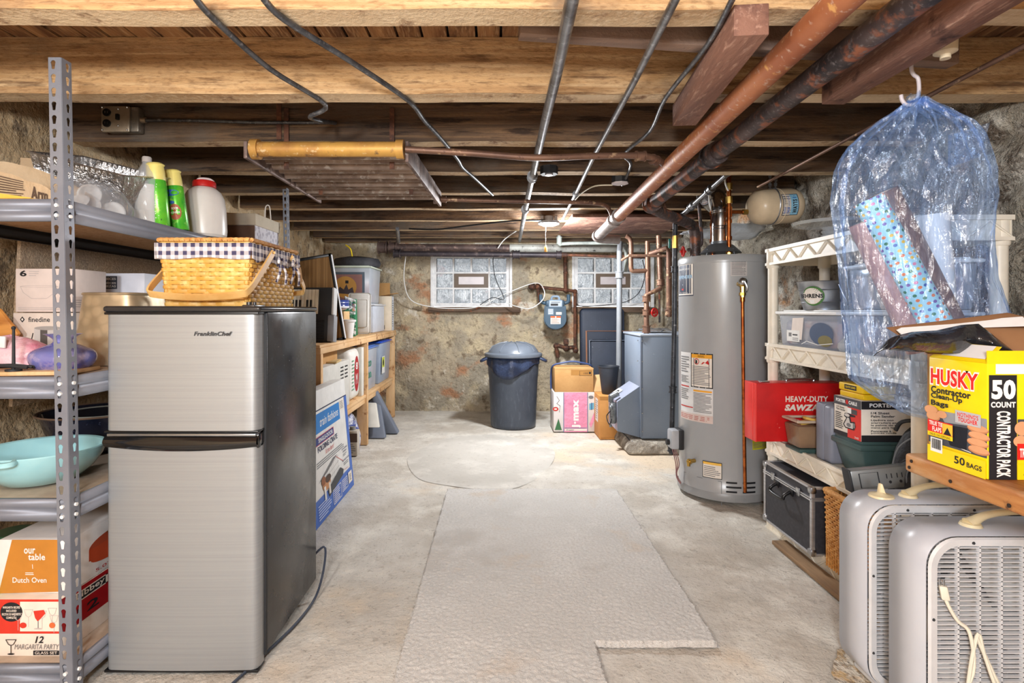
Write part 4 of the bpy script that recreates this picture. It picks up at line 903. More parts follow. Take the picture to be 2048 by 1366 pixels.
# dog crate carton
cx = thing('dog_crate_box', 'large flat blue and white folding crate carton standing on the floor by the fridge', 'box', (-.93, 3.0, 0))
R9 = Matrix.Translation((-.905, 0, 0)) @ Matrix.Rotation(math.radians(-5.2), 4, 'Y')
b = B(WHITE); b.X = R9; b.box(-.085, 2.52, 0, 0, 3.485, .672, .004); c = done(b, 'carton', cx)
BL = pl((70, 112, 196), .5); SKB = pl((44, 130, 206), .5)
Uv = V((0, 1, 0)); Wv = (R9.to_3x3() @ V((0, 0, 1)))
IT = [('r', 0, 0, 1, .19, BL), ('r', .945, .19, 1, .84, BL), ('r', 0, .84, 1, .85, pl((52, 60, 90), .5)), ('r', .3, .67, .83, .82, SKB), ('t', 'train fashions', .45, .71, .80, .78, WHITE, .01, .3), ('r', .84, .74, .93, .83, PAPER), ('l', .85, .75, .92, .82, 5, INKG),
      ('r', .34, .58, .68, .645, pl((206, 60, 70), .5)), ('r', .345, .585, .675, .64, pl((40, 60, 130), .5)), ('t', 'SINGLE-DOOR', .40, .595, .66, .63, WHITE, .03), ('t', 'FOLDING CRATE', .38, .525, .74, .57, pl((50, 60, 100), .5), .02), ('t', 'lid me learn!', .50, .475, .66, .515, RED, .0, .3), ('l', .34, .41, .88, .46, 3, INKG),
      ('t', 'DETACHABLE', .80, .39, .92, .405, pl((50, 60, 100), .5), .01), ('t', 'HANDLE', .82, .365, .90, .38, pl((50, 60, 100), .5), .01), ('l', .82, .33, .90, .355, 2, INKG), ('t', 'MOVABLE DIVIDER', .80, .29, .94, .305, pl((50, 60, 100), .5), .01), ('l', .82, .25, .92, .28, 2, INKG), ('s', [(.66, .40), (.81, .30)], .003, RED)]
cr = []
for i in range(6): cr += [('s', [(.50+.04*i, .20+.01*i), (.50+.04*i, .34+.012*i)], .0014, INKG)]
for i in range(4): cr += [('s', [(.50, .22+.04*i), (.72, .25+.045*i)], .0014, INKG)]
IT += [('p', [(.34, .30), (.62, .40), (.70, .40), (.50, .33)], INKG)]+cr+[('p', [(.50, .13), (.78, .19), (.80, .23), (.74, .27), (.48, .19)], pl((56, 60, 66), .5)), ('e', .47, .25, .07, .05, pl((196, 140, 96), .6)), ('e', .42, .29, .035, .035, pl((150, 96, 64), .6)), ('r', .42, .13, .45, .24, WHITE), ('r', .50, .15, .53, .24, PAPER), ('e', .50, .28, .05, .03, pl((80, 60, 50), .6)), ('s', [(.80, .22), (.90, .21)], .002, RED)]
IT += [('l', .30, .03, .52, .15, 6, pl((200, 214, 240), .5)), ('o', .56, .03, .72, .15, .006, WHITE), ('l', .58, .04, .70, .14, 6, WHITE), ('o', .74, .05, .86, .15, .006, WHITE), ('l', .755, .06, .845, .14, 5, WHITE), ('r', .88, .06, .96, .16, PAPER), ('l', .90, .08, .94, .14, 5, INK)]
artwork(c, plane_map(R9 @ V((0, 2.52, 0)), Uv, Wv, .965, .672), IT, nd=1)
# under the table
t = thing('step_stool', 'folded grey and white plastic step stool leaning under the pine table', 'step stool', (-1.0, 4.85, 0))
GS = pl((116, 124, 140), .5)
b = B(GS)
b.hexa([(-1.14, 4.72, 0), (-.95, 4.72, 0), (-.95, 4.76, 0), (-1.14, 4.76, 0), (-1.16, 4.95, .34), (-1.06, 4.95, .34), (-1.06, 4.99, .34), (-1.16, 4.99, .34)], .02)
b.hexa([(-1.0, 4.9, 0), (-.88, 4.9, 0), (-.88, 5.0, 0), (-1.0, 5.0, 0), (-1.14, 4.9, .38), (-1.08, 4.9, .38), (-1.08, 5.0, .38), (-1.14, 5.0, .38)], .015); done(b, 'stool_frame', t)
b = B(pl((226, 224, 216), .5)); b.hexa([(-1.13, 4.70, .10), (-1.0, 4.70, .10), (-1.0, 4.715, .10), (-1.13, 4.715, .10), (-1.15, 4.88, .28), (-1.07, 4.88, .28), (-1.07, 4.90, .28), (-1.15, 4.90, .28)], .01); done(b, 'stool_step', t)
p = V((-1.10, 4.20, 0)); t = thing('paint_can', 'tall white solvent can with a grey cap on the floor under the table', 'can', p)
b = B(pl((196, 188, 176), .4)); b.box(-1.145, 4.16, 0, -1.055, 4.24, .19, .008); c = done(b, 'can_body', t); artwork(c, plane_map((-1.145, 4.16, 0), (1, 0, 0), (0, 0, 1), .09, .19), [('r', 0, .55, 1, .9, pl((90, 70, 60), .5)), ('l', .15, .1, .85, .5, 5, INKG)])
b = B(pl((140, 140, 138), .4)); b.cyl((-1.10, 4.2, .19), (-1.10, 4.2, .215), .022); done(b, 'cap', t)
b = B(lay('printed_sack', (226, 228, 236), [(9, .47, .55, (34, 62, 150)), (5, .55, .62, (30, 32, 44))], .4, bump=(16, .02))); b.grid(bagf(-1.22, 4.36, .13, .14, .33, .0, 5), 32, 12, cu=True); done(b, 'plastic_sack', None, 'blue, black and white printed sack slumped under the pine table', 'sack', normals=False)
# ================================================================ centre: rug
rug = B(lay('cut_pile_carpet', (220, 218, 214), [(1.6, .42, .64, (208, 206, 202)), (4, .5, .7, (228, 226, 222)), (90, .42, .7, (204, 200, 194)), (2.4, .6, .68, (212, 202, 190)), (1.3, .58, .64, (202, 198, 192))], .95, bump=[(260, .0035), (60, .003)]))
RX0, RX1, RXn, RY0, RY1, RYn = -.31, .725, .322, 1.05, 3.355, 1.80
NXR, NYR = 240, 520
def rugf(u, v):
    x, y = RX0+(RX1-RX0)*u, RY0+(RY1-RY0)*v
    e = min(x-RX0, RX1-x, RY1-y, (y-RYn) if x > RXn else 9, (RXn-x) if y < RYn else 9)
    x2 = x+.006*noise.noise(V((y*14, 3, 0)))+.01*(y-2.4)*(.5-u)*0; y2 = y+.006*noise.noise(V((x*14, 8, 0)))+.005*noise.noise(V((x*90, 8, 4)))*(e < .01); x2 += .005*noise.noise(V((y*90, 3, 4)))*(e < .01)
    h = .018+.0028*noise.noise(V((x*70, y*70, 0)))+.0022*noise.noise(V((x*160, y*160, 5)))
    if e < .006: h = .001
    return (x2+.002*noise.noise(V((x*200, y*200, 2))), y2+.002*noise.noise(V((x*200, y*200, 7))), h)
def rskip(i, j):
    x, y = RX0+(RX1-RX0)*(i+.5)/NXR, RY0+(RY1-RY0)*(j+.5)/NYR
    return x > RXn and y < RYn
rug.grid(rugf, NXR, NYR, skip=rskip)
done(rug, 'area_rug', None, 'off-white shaggy carpet remnant with a notched corner on the concrete floor', 'rug', normals=False, ang=80)
# ================================================================ trash can
p = V((.15, 5.26, 0)); t = thing('trash_can', 'large dark blue-grey plastic trash can with a domed lid against the far wall', 'trash can', p)
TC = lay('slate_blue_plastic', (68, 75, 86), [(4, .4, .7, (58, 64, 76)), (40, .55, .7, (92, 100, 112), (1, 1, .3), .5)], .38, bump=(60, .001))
b = B(TC)
def flut(a, z): return .012*(1 if (a*12/(2*PI)) % 1 > .5 else 0)*(1 if .03 < z < .46 else 0)
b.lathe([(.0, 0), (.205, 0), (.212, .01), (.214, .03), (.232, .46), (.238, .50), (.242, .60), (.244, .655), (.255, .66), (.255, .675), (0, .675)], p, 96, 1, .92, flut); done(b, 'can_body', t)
b = B(lay('pale_grey_lid_plastic', (106, 114, 125), [(4, .4, .7, (92, 100, 112))], .35)); b.lathe([(.0, .66), (.272, .66), (.276, .672), (.272, .69), (.258, .695), (.24, .70), (.232, .715), (.20, .755), (.13, .785), (.06, .795), (0, .797)], p, 64, 1, .95)  # lid plastic is a paler grey than the can body
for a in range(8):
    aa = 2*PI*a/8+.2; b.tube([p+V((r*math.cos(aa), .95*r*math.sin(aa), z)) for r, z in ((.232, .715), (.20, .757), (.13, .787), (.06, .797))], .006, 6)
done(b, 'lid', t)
for s in (-1, 1):
    b = B(pl((44, 56, 84), .35)); q = p+V((s*.245, -.06, .63))
    b.tube([q+V((0, -.05, .02)), q+V((s*.045, -.05, .0)), q+V((s*.06, 0, -.01)), q+V((s*.045, .05, 0)), q+V((0, .05, .02))], .013, 10, 5)
    done(b, 'side_handle', t)
b = B(lay('black_liner_film', (30, 38, 58), [(8, .4, .7, (60, 74, 104))], .15, bump=(20, .01)))
b.grid(lambda u, v: (p.x+(.250+.006*math.sin(u*30))*math.cos(PI*(1+u)), p.y+.93*(.250+.006*math.sin(u*30))*math.sin(PI*(1+u)), .655-(.06+.13*max(0, math.sin(PI*(u*1.2+.0)))**2)*v), 60, 6)
done(b, 'bin_liner', t, normals=False, solid=.001)
# shopping bag with a box in it
p = V((.70, 5.14, 0)); X0, X1, Y0, Y1 = .515, .865, 4.98, 5.26
t = thing('reusable_shopping_bag', 'pink printed reusable shopping bag wrapped round a tall brown carton', 'shopping bag', p)
BAGM = pl((222, 216, 214), .55); PK = lay('pink_print', (226, 150, 180), [(5, .4, .7, (206, 124, 158))], .5, bump=(20, .01))
b = B(BAGM); b.box(X0-.012, Y0-.012, .004, X1+.012, Y1+.012, .36, .01); c = done(b, 'bag_body', t)
GRY = pl((110, 122, 150), .5); GRN = pl((60, 110, 70), .5)
f = plane_map((X0-.012, Y0-.012, .004), (1, 0, 0), (0, 0, 1), .374, .356)
artwork(c, lambda x, y, l: f(x, y, l), [('r', .25, .0, .82, 1, PK), ('r', .235, 0, .255, 1, GRY), ('r', .81, 0, .83, 1, GRY), ('t', 'j·max', .44, .10, .66, .82, WHITE, .05, 0, 1), ('r', .27, .09, .8, .11, GRY), ('r', .27, .03, .8, .08, PAPER), ('t', 'shopper', .3, .03, .5, .07, INK, .02, .2),
    ('p', [(.03, .05), (.20, .05), (.12, .34)], GRN), ('e', .05, .58, .07, .05, RED), ('e', .05, .58, .04, .02, PAPER), ('s', [(.08, .9), (.14, .8), (.08, .72), (.16, .66), (.14, .5)], .004, INKG), ('p', [(.86, .56), (.97, .58), (.97, .74), (.86, .72)], pl((100, 170, 200), .5)), ('r', .905, .56, .925, .74, pl((60, 80, 140), .5)), ('p', [(.86, .2), (.98, .5), (.98, .3), (.9, .1)], PK), ('e', .9, .88, .06, .04, INKG)])
b = B(pl((60, 80, 130), .5))
b.tube([(X0-.012, 5.2, .36), (X0-.014, 5.18, .50), (X0+.0, 5.12, .585), (X0+.10, 5.10, .615), (.69, 5.10, .625), (X1-.10, 5.10, .615), (X1-.0, 5.12, .585), (X1+.014, 5.18, .50), (X1+.012, 5.2, .36)], .008, 8, 6)
done(b, 'strap_handles', t)
b = B(BAGM); b.box(X0, Y0, .02, X1, Y1, .03); done(b, 'bag_base', t)
t = thing('cardboard_box', 'brown taped carton standing inside the pink shopping bag', 'box', p+V((0, 0, .03)))
b = B(KRAFT); b.box(X0+.004, Y0+.004, .031, X1-.004, Y1-.004, .575, .005); b.box(X0, Y0, .36, X1, Y1, .578, .006); c = done(b, 'carton', t)
artwork(c, plane_map((X0, Y0, .36), (1, 0, 0), (0, 0, 1), .35, .218), [('r', .42, .70, .96, .92, pl((178, 128, 66), .4)), ('o', .64, .68, .95, .88, .008, INK), ('t', '1000', .74, .74, .86, .82, INK), ('r', .88, .75, .93, .84, INK), ('r', 0, .94, 1, 1, pl((204, 164, 110), .3))])
# long folded tables
t = thing('folding_card_table', 'tall folded dark blue-grey card table leaning on the wall beneath the right window', 'folding table', (1.07, 5.85, 0), None, (math.radians(-4), 0, 0))
CT = lay('dark_vinyl_panel', (56, 64, 80), [(3, .4, .7, (46, 52, 66)), (70, .68, .72, (150, 156, 166))], .6)
b = B(CT); b.box(-.19, -.02, 0, .28, .02, 1.12, .045, 4); done(b, 'table_top', t)
t = thing('folding_card_table', 'shorter dark folding table with a tan metal frame in front of the tall folded one', 'folding table', (1.1, 5.62, 0), None, (math.radians(-5), 0, 0))
b = B(CT); b.box(-.15, -.0, .02, .22, .02, .80, .03, 3); done(b, 'table_top', t)
b = B(pl((152, 108, 84), .4)); b.tube([(-.19, -.03, .0), (-.19, -.03, .885), (.27, -.03, .885), (.27, -.03, 0)], .009, 8); done(b, 'metal_frame', t)
b = B(pl((100, 112, 132), .4)); b.tube([(-.155, -.012, .05), (-.155, -.012, .79), (.22, -.012, .79)], .006, 8); done(b, 'panel_edge', t)
# brown box and black bin
carton('cardboard_box', 'brown shipping carton on the floor with the black wastebasket on top', .87, 4.70, 0, 1.06, 4.98, .365, lay('amber_cardboard', (200, 144, 80), [(5, .4, .7, (182, 126, 66))], .75), [('r', .05, 0, .95, .045, pl((172, 116, 52), .4)), ('r', 0, .92, 1, 1, pl((186, 130, 64), .4))], ('-', [('r', .25, .35, .7, .9, PAPER), ('l', .3, .4, .66, .86, 9, INKG)]))
b = B(KRAFT2); b.hexa([(.80, 4.99, .365), (1.03, 4.99, .365), (1.03, 5.0, .365), (.80, 5.0, .365), (.82, 5.05, .50), (1.02, 5.05, .52), (1.02, 5.06, .52), (.82, 5.06, .50)]); done(b, 'box_flap', USED[-1][0])
p = V((.975, 4.85, .366)); b = B(lay('black_bin_plastic', (40, 44, 52), [(5, .4, .7, (52, 58, 68))], .5)); b.lathe([(0, 0), (.055, 0), (.06, .006), (.088, .232), (.092, .235), (.092, .245), (.086, .245), (.082, .235), (.054, .012), (0, .012)], p, 36); done(b, 'wastebasket', None, 'black tapered wastebasket standing on the brown carton', 'wastebasket')
# ================================================================ gas meter and its pipes
def pipe(name, label, pts, r, mat, cat_='pipe', n=10, sm=0, fit=(), par=None, group=None):
    t = par or thing(name, label, cat_, V(pts[0]), group)
    b = B(mat); b.tube(pts, r, n, sm); done(b, 'pipe_run', t)
    if fit:
        for q in fit:
            b = B(mat); i, k, fr_ = q; a, c = V(pts[i]), V(pts[i+1]); d = (c-a).normalized(); m = a.lerp(c, fr_)
            b.cyl(m-d*k, m+d*k, r*1.45, n=12); b.cyl(m-d*k*1.15, m-d*k*.85, r*1.7, n=12); b.cyl(m+d*k*.85, m+d*k*1.15, r*1.7, n=12)
            done(b, 'coupling', t)
    return t
gp = thing('gas_piping', 'rust-brown gas pipes and valve on the wall around the meter', 'pipes', (.80, 5.93, .5))
b = B(RUST)
PT = [([at(1130, 505, 5.85), at(1131, 580, 5.85)], .020), ([at(1064, 573, 5.92), at(1131, 580, 5.85), at(1151, 583, 5.9)], .018), ([at(1150, 583, 5.9), at(1150, 705, 5.9)], .017), ([at(1075, 573, 5.92), at(1078, 592, 5.86), at(1080, 604, 5.82)], .016), ([at(1112, 690, 5.9), at(1132, 696, 5.86), at(1152, 694, 5.9)], .022), ([at(1112, 694, 5.9), at(1116, 715, 5.9)], .02)]
for pts, r in PT: b.tube(pts, r, 12)
for q, r in ((at(1131, 580, 5.85), .030), (at(1064, 573, 5.92), .040), (at(1076, 573, 5.9), .034), (at(1150, 583, 5.9), .026), (at(1132, 696, 5.86), .036), (at(1112, 692, 5.9), .03), (at(1151, 700, 5.9), .032), (at(1131, 545, 5.85), .026)): b.ball(q, r, 14)
q = at(1132, 684, 5.86); b.boxc(q, (.05, .05, .06), None, .006)
b.X = Matrix.Identity(4); done(b, 'pipe_run', gp)
gm = thing('gas_meter', 'blue-grey gas meter with dials and orange labels on the far wall', 'gas meter', at(1110, 655, 5.80))
MB_ = lay('meter_blue_paint', (72, 92, 108), [(6, .4, .7, (58, 86, 108))], .35)
b = B(MB_); c0 = at(1110, 628, 5.78); rr = .112
pts = [(c0.x-.105, c0.z+.08), (c0.x+.105, c0.z+.08)]+[(c0.x+.112*math.cos(a), c0.z-.05+.105*math.sin(a)) for a in [-PI*i/12 for i in range(0, 13)]]
b.prism([(x, 5.72, z) for x, z in pts], (0, .13, 0)); b.prism([(c0.x+(x-c0.x)*1.06, 5.755, c0.z+(z-c0.z)*1.06) for x, z in pts], (0, .02, 0))
b.box(c0.x-.10, 5.74, c0.z+.075, c0.x+.10, 5.84, c0.z+.145, .02)
c = done(b, 'meter_case', gm)
b = B(lay('meter_head', (150, 170, 190), [(6, .4, .7, (120, 140, 160))], .2)); b.box(c0.x-.075, 5.705, c0.z+.065, c0.x+.075, 5.76, c0.z+.15, .018); b.tube([(c0.x-.04, 5.74, c0.z+.15), (c0.x-.03, 5.74, c0.z+.18), (c0.x+.03, 5.74, c0.z+.18), (c0.x+.04, 5.74, c0.z+.15)], .012, 8, 3); h_ = done(b, 'register_head', gm)
artwork(h_, plane_map((c0.x-.06, 5.7045, c0.z+.08), (1, 0, 0), (0, 0, 1), .12, .055), [('r', 0, 0, 1, 1, pl((190, 200, 210), .3)), ('r', .06, .1, .7, .5, INK), ('l', .1, .6, .9, .9, 2, INK)])
artwork(c, plane_map((c0.x-.105, 5.72, c0.z-.15), (1, 0, 0), (0, 0, 1), .21, .23), [('r', .12, .62, .4, .9, pl((130, 150, 170), .4)), ('l', .14, .65, .38, .88, 4, WHITE), ('r', .52, .62, .8, .74, PAPER), ('r', .25, .2, .75, .56, PAPER), ('r', .25, .48, .48, .56, pl((230, 100, 40), .4)), ('r', .53, .48, .75, .56, pl((230, 100, 40), .4)), ('l', .28, .22, .72, .46, 5, pl((160, 120, 110), .5))])
b = B(MB_)
for s, x1_ in ((-1, 1080), (1, 1131)): b.tube([(c0.x+s*.085, 5.80, c0.z+.11), (c0.x+s*.14, 5.80, c0.z+.13), (c0.x+s*.145, 5.82, c0.z+.2)], .02, 10, 4)
done(b, 'meter_swivels', gm)
# ================================================================ boiler on its pad
b = B(lay('rough_concrete_pad', (160, 152, 140), [(6, .4, .6, (120, 110, 98)), (14, .5, .7, (206, 198, 184))], .95, bump=[(20, .03), (60, .01)]))
b.hexa([(.98, 4.18, 0), (1.62, 4.18, 0), (1.62, 5.1, 0), (.98, 5.1, 0), (1.03, 4.22, .09), (1.6, 4.22, .09), (1.6, 5.06, .09), (1.03, 5.06, .09)], .03, 3); done(b, 'floor_pad', kind='structure', label='low rough concrete pad under the boiler')
BG = lay('boiler_grey_enamel', (124, 136, 152), [(3, .4, .7, (114, 126, 142)), (50, .66, .7, (150, 160, 172))], .4)
bo = thing('boiler', 'blue-grey sheet metal boiler cabinet on a low concrete pad', 'boiler', (1.32, 4.55, .09))
b = B(BG); b.box(1.115, 4.29, .10, 1.58, 4.86, .895, .008); bc = done(b, 'cabinet', bo)
b = B(pl((160, 170, 184), .4)); b.box(1.105, 4.28, .895, 1.59, 4.87, .912, .004); done(b, 'top_panel', bo)
b = B(pl((108, 120, 138), .4)); b.box(1.108, 4.283, .12, 1.125, 4.30, .89, .002); done(b, 'corner_trim', bo)
b = B(lay('boiler_hood_enamel', (166, 172, 190), [(3, .4, .7, (150, 156, 176))], .35)); b.prism([(1.114, 4.34, .50), (.94, 4.34, .38), (.94, 4.34, .15), (1.114, 4.34, .10)], (0, .34, 0)); hd = done(b, 'burner_hood', bo)
b = B(BG); b.prism([(1.114, 4.335, .50), (.94, 4.335, .38), (.94, 4.335, .15), (1.114, 4.335, .10)], (0, .006, 0)); done(b, 'hood_side', bo)
e = V((1.114-.94, 0, .12)).normalized(); artwork(hd, plane_map((.975, 4.66, .408), (0, -1, 0), e, .14, .06), [('r', 0, 0, 1, 1, WHITE), ('r', .3, .3, .7, .7, INK)], lift=.003)
b = B(CHROME)
for z in (.16, .3, .49, .7, .86): b.ball((1.122, 4.282, z), .006, 8); b.ball((1.104, 4.35, z), .005, 8)
done(b, 'screws', bo)
b = B(lay('gas_control', (140, 146, 150), [(20, .4, .7, (70, 72, 74))], .35, .6)); b.box(.89, 4.36, .20, .938, 4.42, .37, .012); b.cyl((.90, 4.39, .37), (.90, 4.39, .42), .02); b.cyl((.90, 4.39, .41), (.96, 4.39, .44), .022); b.ball((.895, 4.36, .33), .02, 10); b.cyl((.89, 4.35, .18), (.89, 4.35, .2), .01); done(b, 'burner_gas_valve', bo)
b = B(BLACK); b.tube([(.89, 4.37, .30), (.86, 4.36, .26), (.88, 4.35, .20), (.90, 4.36, .24)], .004, 6, 6); b.tube([(.95, 4.35, .16), (1.0, 4.33, .12), (1.05, 4.30, .06), (1.04, 4.27, .09)], .004, 6, 5); done(b, 'control_wires', bo)
b = B(FOIL); b.grid(lambda u, v: (1.2+.22*u, 4.5+.25*v, .93+.02*noise.noise(V((u*5, v*5, 2)))+.012*math.sin(v*3)), 16, 12); done(b, 'foil_sheet', None, 'crumpled foil sheet lying on top of the boiler cabinet', 'foil', normals=False, solid=.002)
# boiler riser with red valve
t = pipe('boiler_riser', 'brass-tinged boiler riser pipe with a red valve wheel, elbowing up the far wall', [(1.19, 4.42, .91), (1.19, 4.42, 1.22), (1.30, 4.42, 1.27), (1.31, 4.44, 1.30), (1.30, 4.46, 1.70)], .021, OLDCU, fit=((0, .025, .12), (0, .02, .55), (0, .02, .9), (3, .02, .05)))
b = B(RED); c0 = V((1.25, 4.40, 1.08))
b.X = Matrix.Translation(c0) @ Matrix.Rotation(.5, 4, 'Z') @ Matrix.Rotation(PI/2, 4, 'X')
b.tube([(.03*math.cos(2*PI*i/20), .03*math.sin(2*PI*i/20), 0) for i in range(21)], .007, 8)
for i in range(5): b.cyl((0, 0, 0), (.03*math.cos(2*PI*i/5), .03*math.sin(2*PI*i/5), 0), .005, n=6)
b.X = Matrix.Identity(4); b.cyl((1.2, 4.42, 1.08), c0, .008, n=8); done(b, 'valve_wheel', t)
# ================================================================ water heater
HC = V((1.375, 3.36, 0)); HR = .262; HZ = 1.415
wh = thing('water_heater', 'tall grey cylindrical gas water heater standing right of the boiler', 'water heater', HC)
HG = lay('water_heater_grey', (164, 166, 168), [(2, .4, .7, (156, 158, 161))], .27, spec=.7)
b = B(HG); b.lathe([(0, .03), (HR, .03), (HR, .10), (HR-.003, .105), (HR-.003, .24), (HR, .245), (HR, HZ-.045), (HR+.003, HZ-.042), (HR+.004, HZ-.012), (HR-.004, HZ), (0, HZ+.008)], HC, 96); tk = done(b, 'tank_jacket', wh)
b = B(pl((148, 150, 152), .35)); b.lathe([(0, .02), (HR+.006, .02), (HR+.008, .045), (HR+.002, .062), (HR+.002, .028), (0, .028)], HC, 64); 
for a in (3.6, 4.9, 5.6, 1, 2.2): b.cyl(HC+V((.2*math.cos(a), .2*math.sin(a), 0)), HC+V((.2*math.cos(a), .2*math.sin(a), .022)), .02, n=10)
done(b, 'base_ring', wh)
def hang(px): # angle on the heater surface for a photo column
    dx = (px-995)/1106; lo = -PI*.97; best = min((abs((HC.x+HR*math.cos(a))/(HC.y+HR*math.sin(a))-dx), a) for a in [-PI+i*.004 for i in range(0, 700)]); return best[1]
def hmap(px0, px1, py0, py1):
    a0, a1 = hang(px0), hang(px1); am = (a0+a1)/2; Y = HC.y+HR*math.sin(am)
    z1, z0 = at(0, py0, Y).z, at(0, py1, Y).z
    return cyl_map(HC, HR, a0, z0, (a1-a0)*HR, z1-z0)
NB = pl((34, 44, 70), .4)
artwork(tk, hmap(1364, 1387, 525, 592), [('r', -.6, 0, 1, 1, PAPER), ('o', -.6, .0, 1, 1, .03, NB), ('r', -.5, .07, .82, .93, NB), ('p', [(-.25, .7), (.45, .7), (.4, .48), (.1, .32), (-.2, .48)], pl((180, 190, 206), .4)), ('t', 'DEFENDER', -.45, .52, .95, .62, pl((150, 190, 220), .4), .03), ('t', 'BRADFORD', -.4, .78, .7, .83, WHITE), ('e', .1, .2, .12, .03, RED), ('t', 'The Safety', -.3, .08, .6, .12, WHITE)], 'brand_badge', nd=6)
artwork(tk, hmap(1461, 1494, 516, 552), [('r', 0, 0, 1, 1, pl((196, 190, 188), .5)), ('l', .06, .06, .94, .9, 11, INKG)], 'care_label', nd=4)
HL = [('r', -.75, 0, 1, 1, pl((222, 222, 222), .5)), ('r', 0, .50, 1, 1, INK), ('r', .04, .515, .96, .985, PAPER), ('r', .04, .93, .96, .985, pl((240, 170, 50), .5)), ('t', 'WARNING', .35, .94, .65, .975, INK), ('e', .3, .88, .12, .045, RED), ('e', .3, .88, .09, .033, PAPER), ('r', .24, .85, .33, .90, INK), ('p', [(.5, .845), (.85, .845), (.8, .91), (.7, .87), (.6, .88)], RED), ('l', .08, .54, .92, .82, 12, INKG),
      ('r', .14, .44, .96, .465, pl((240, 170, 50), .5)), ('l', .14, .14, .95, .43, 14, INKG), ('r', -.75, 0, 1, .11, pl((214, 196, 190), .5)), ('l', -.7, .02, .94, .09, 3, pl((190, 110, 100), .5)), ('l', -.7, .7, -.1, .95, 7, INKG), ('r', -.7, .49, -.1, .505, RED), ('l', -.7, .3, -.1, .47, 6, INKG), ('r', -.7, .19, .12, .205, RED), ('l', -.7, .55, -.1, .66, 5, INKG)]
artwork(tk, hmap(1382, 1426, 707, 845), HL, 'warning_label', nd=6)
artwork(tk, hmap(1405, 1444, 924, 957), [('r', 0, 0, 1, 1, INK), ('r', .03, .04, .97, .96, PAPER), ('r', .03, .82, .97, .96, pl((240, 190, 80), .5)), ('l', .08, .1, .92, .75, 6, INKG)], 'lighting_label', nd=4)
artwork(tk, hmap(1505, 1526, 874, 899), [('r', 0, 0, 1.6, 1, pl((214, 210, 40), .5)), ('r', .05, .72, 1.5, .85, INK), ('l', .05, .1, 1.5, .6, 5, INKG)], 'energy_label', nd=4)
sl = []
for i in range(5):
    y = .06+.2*i
    sl += [('r', .0 if i % 2 == 0 else 0, y, .34 if i % 2 == 0 else .48, y+.08, INK), ('r', .52 if i % 2 == 0 else .6, y, .97, y+.08, INK)]
artwork(tk, hmap(1452, 1512, 962, 1008), sl, 'air_slots', nd=4)
artwork(tk, hmap(1368, 1443, 955, 1003), [('s', [(0, 0), (0, 1), (.5, 1.0), (1, 1)], .003, pl((120, 122, 126), .4)), ('s', [(1, 1), (1, 0)], .003, pl((120, 122, 126), .4))], 'burner_door', nd=4)
# T&P valve and discharge tube
a = hang(1478); q0 = HC+V((HR*math.cos(a), HR*math.sin(a), 0)); out = V((math.cos(a), math.sin(a), 0)); zv = at(0, 568, q0.y).z
b = B(BRASS); s0 = q0+V((0, 0, zv)); b.cyl(s0-out*.01, s0+out*.055, .014); b.ball(s0+out*.055, .022, 14); b.cyl(s0+out*.055, s0+out*.055-V((0, 0, .075)), .014, n=8); b.cyl(s0+out*.055-V((0, 0, .05)), s0+out*.055-V((0, 0, .065)), .018, n=6); done(b, 'relief_valve', wh)
b = B(CHROME); b.ball(s0+out*.06+V((0, 0, .01)), .024, 14); b.tube([s0+out*.085+V((.0, 0, .01)), s0+out*.09+V((.012, 0, -.02)), s0+out*.085+V((.012, 0, -.04))], .006, 8, 3); done(b, 'valve_lever', wh)
b = B(COPPER); b.tube([s0+out*.055-V((0, 0, .07)), s0+out*.05+V((.006, 0, -.5)), s0+out*.05+V((.016, 0, .095-zv))], .0095, 12, 4); b.cyl(s0+out*.055-V((0, 0, .072)), s0+out*.055-V((0, 0, .10)), .013); done(b, 'discharge_tube', wh)
# gas control and drain cock
a = hang(1362); q0 = HC+V((HR*math.cos(a), HR*math.sin(a), 0)); zc = at(0, 877, q0.y).z; out = V((math.cos(a), math.sin(a), 0)); s0 = q0+out*.045+V((0, 0, zc))
RZ = Matrix.Rotation(a, 3, 'Z')
b = B(pl((176, 180, 186), .4)); b.boxc(s0, (.055, .085, .115), RZ, .012); done(b, 'gas_control_box', wh)
b = B(BLACKM); b.boxc(q0+out*.012+V((0, 0, zc)), (.03, .095, .12), RZ, .006); b.cyl(s0+out*.02+V((0, 0, -.02)), s0+out*.045+V((0, 0, -.02)), .018); done(b, 'control_backplate', wh)
b = B(pl((140, 100, 100), .5))
for i in range(3): b.tube([s0+V((.01*i-.01, 0, -.055)), s0+V((.01+.01*i, -.01, -.15)), s0+V((.02, .0, -.24+.01*i)), q0+out*.01+V((.03, -.02, zc-.30)), q0+V((.045, -.03, zc-.33))], .003, 6, 5)
done(b, 'igniter_wires', wh)
a = hang(1388); s0 = HC+V((HR*math.cos(a), HR*math.sin(a), at(0, 932, 3.12).z)); out = V((math.cos(a), math.sin(a), 0))
b = B(BRASS); b.cyl(s0-out*.01, s0+out*.05, .012); b.cyl(s0+out*.03, s0+out*.045, .017, n=6); b.cyl(s0+out*.045, s0+out*.045-V((0, 0, .025)), .010); done(b, 'drain_cock', wh)
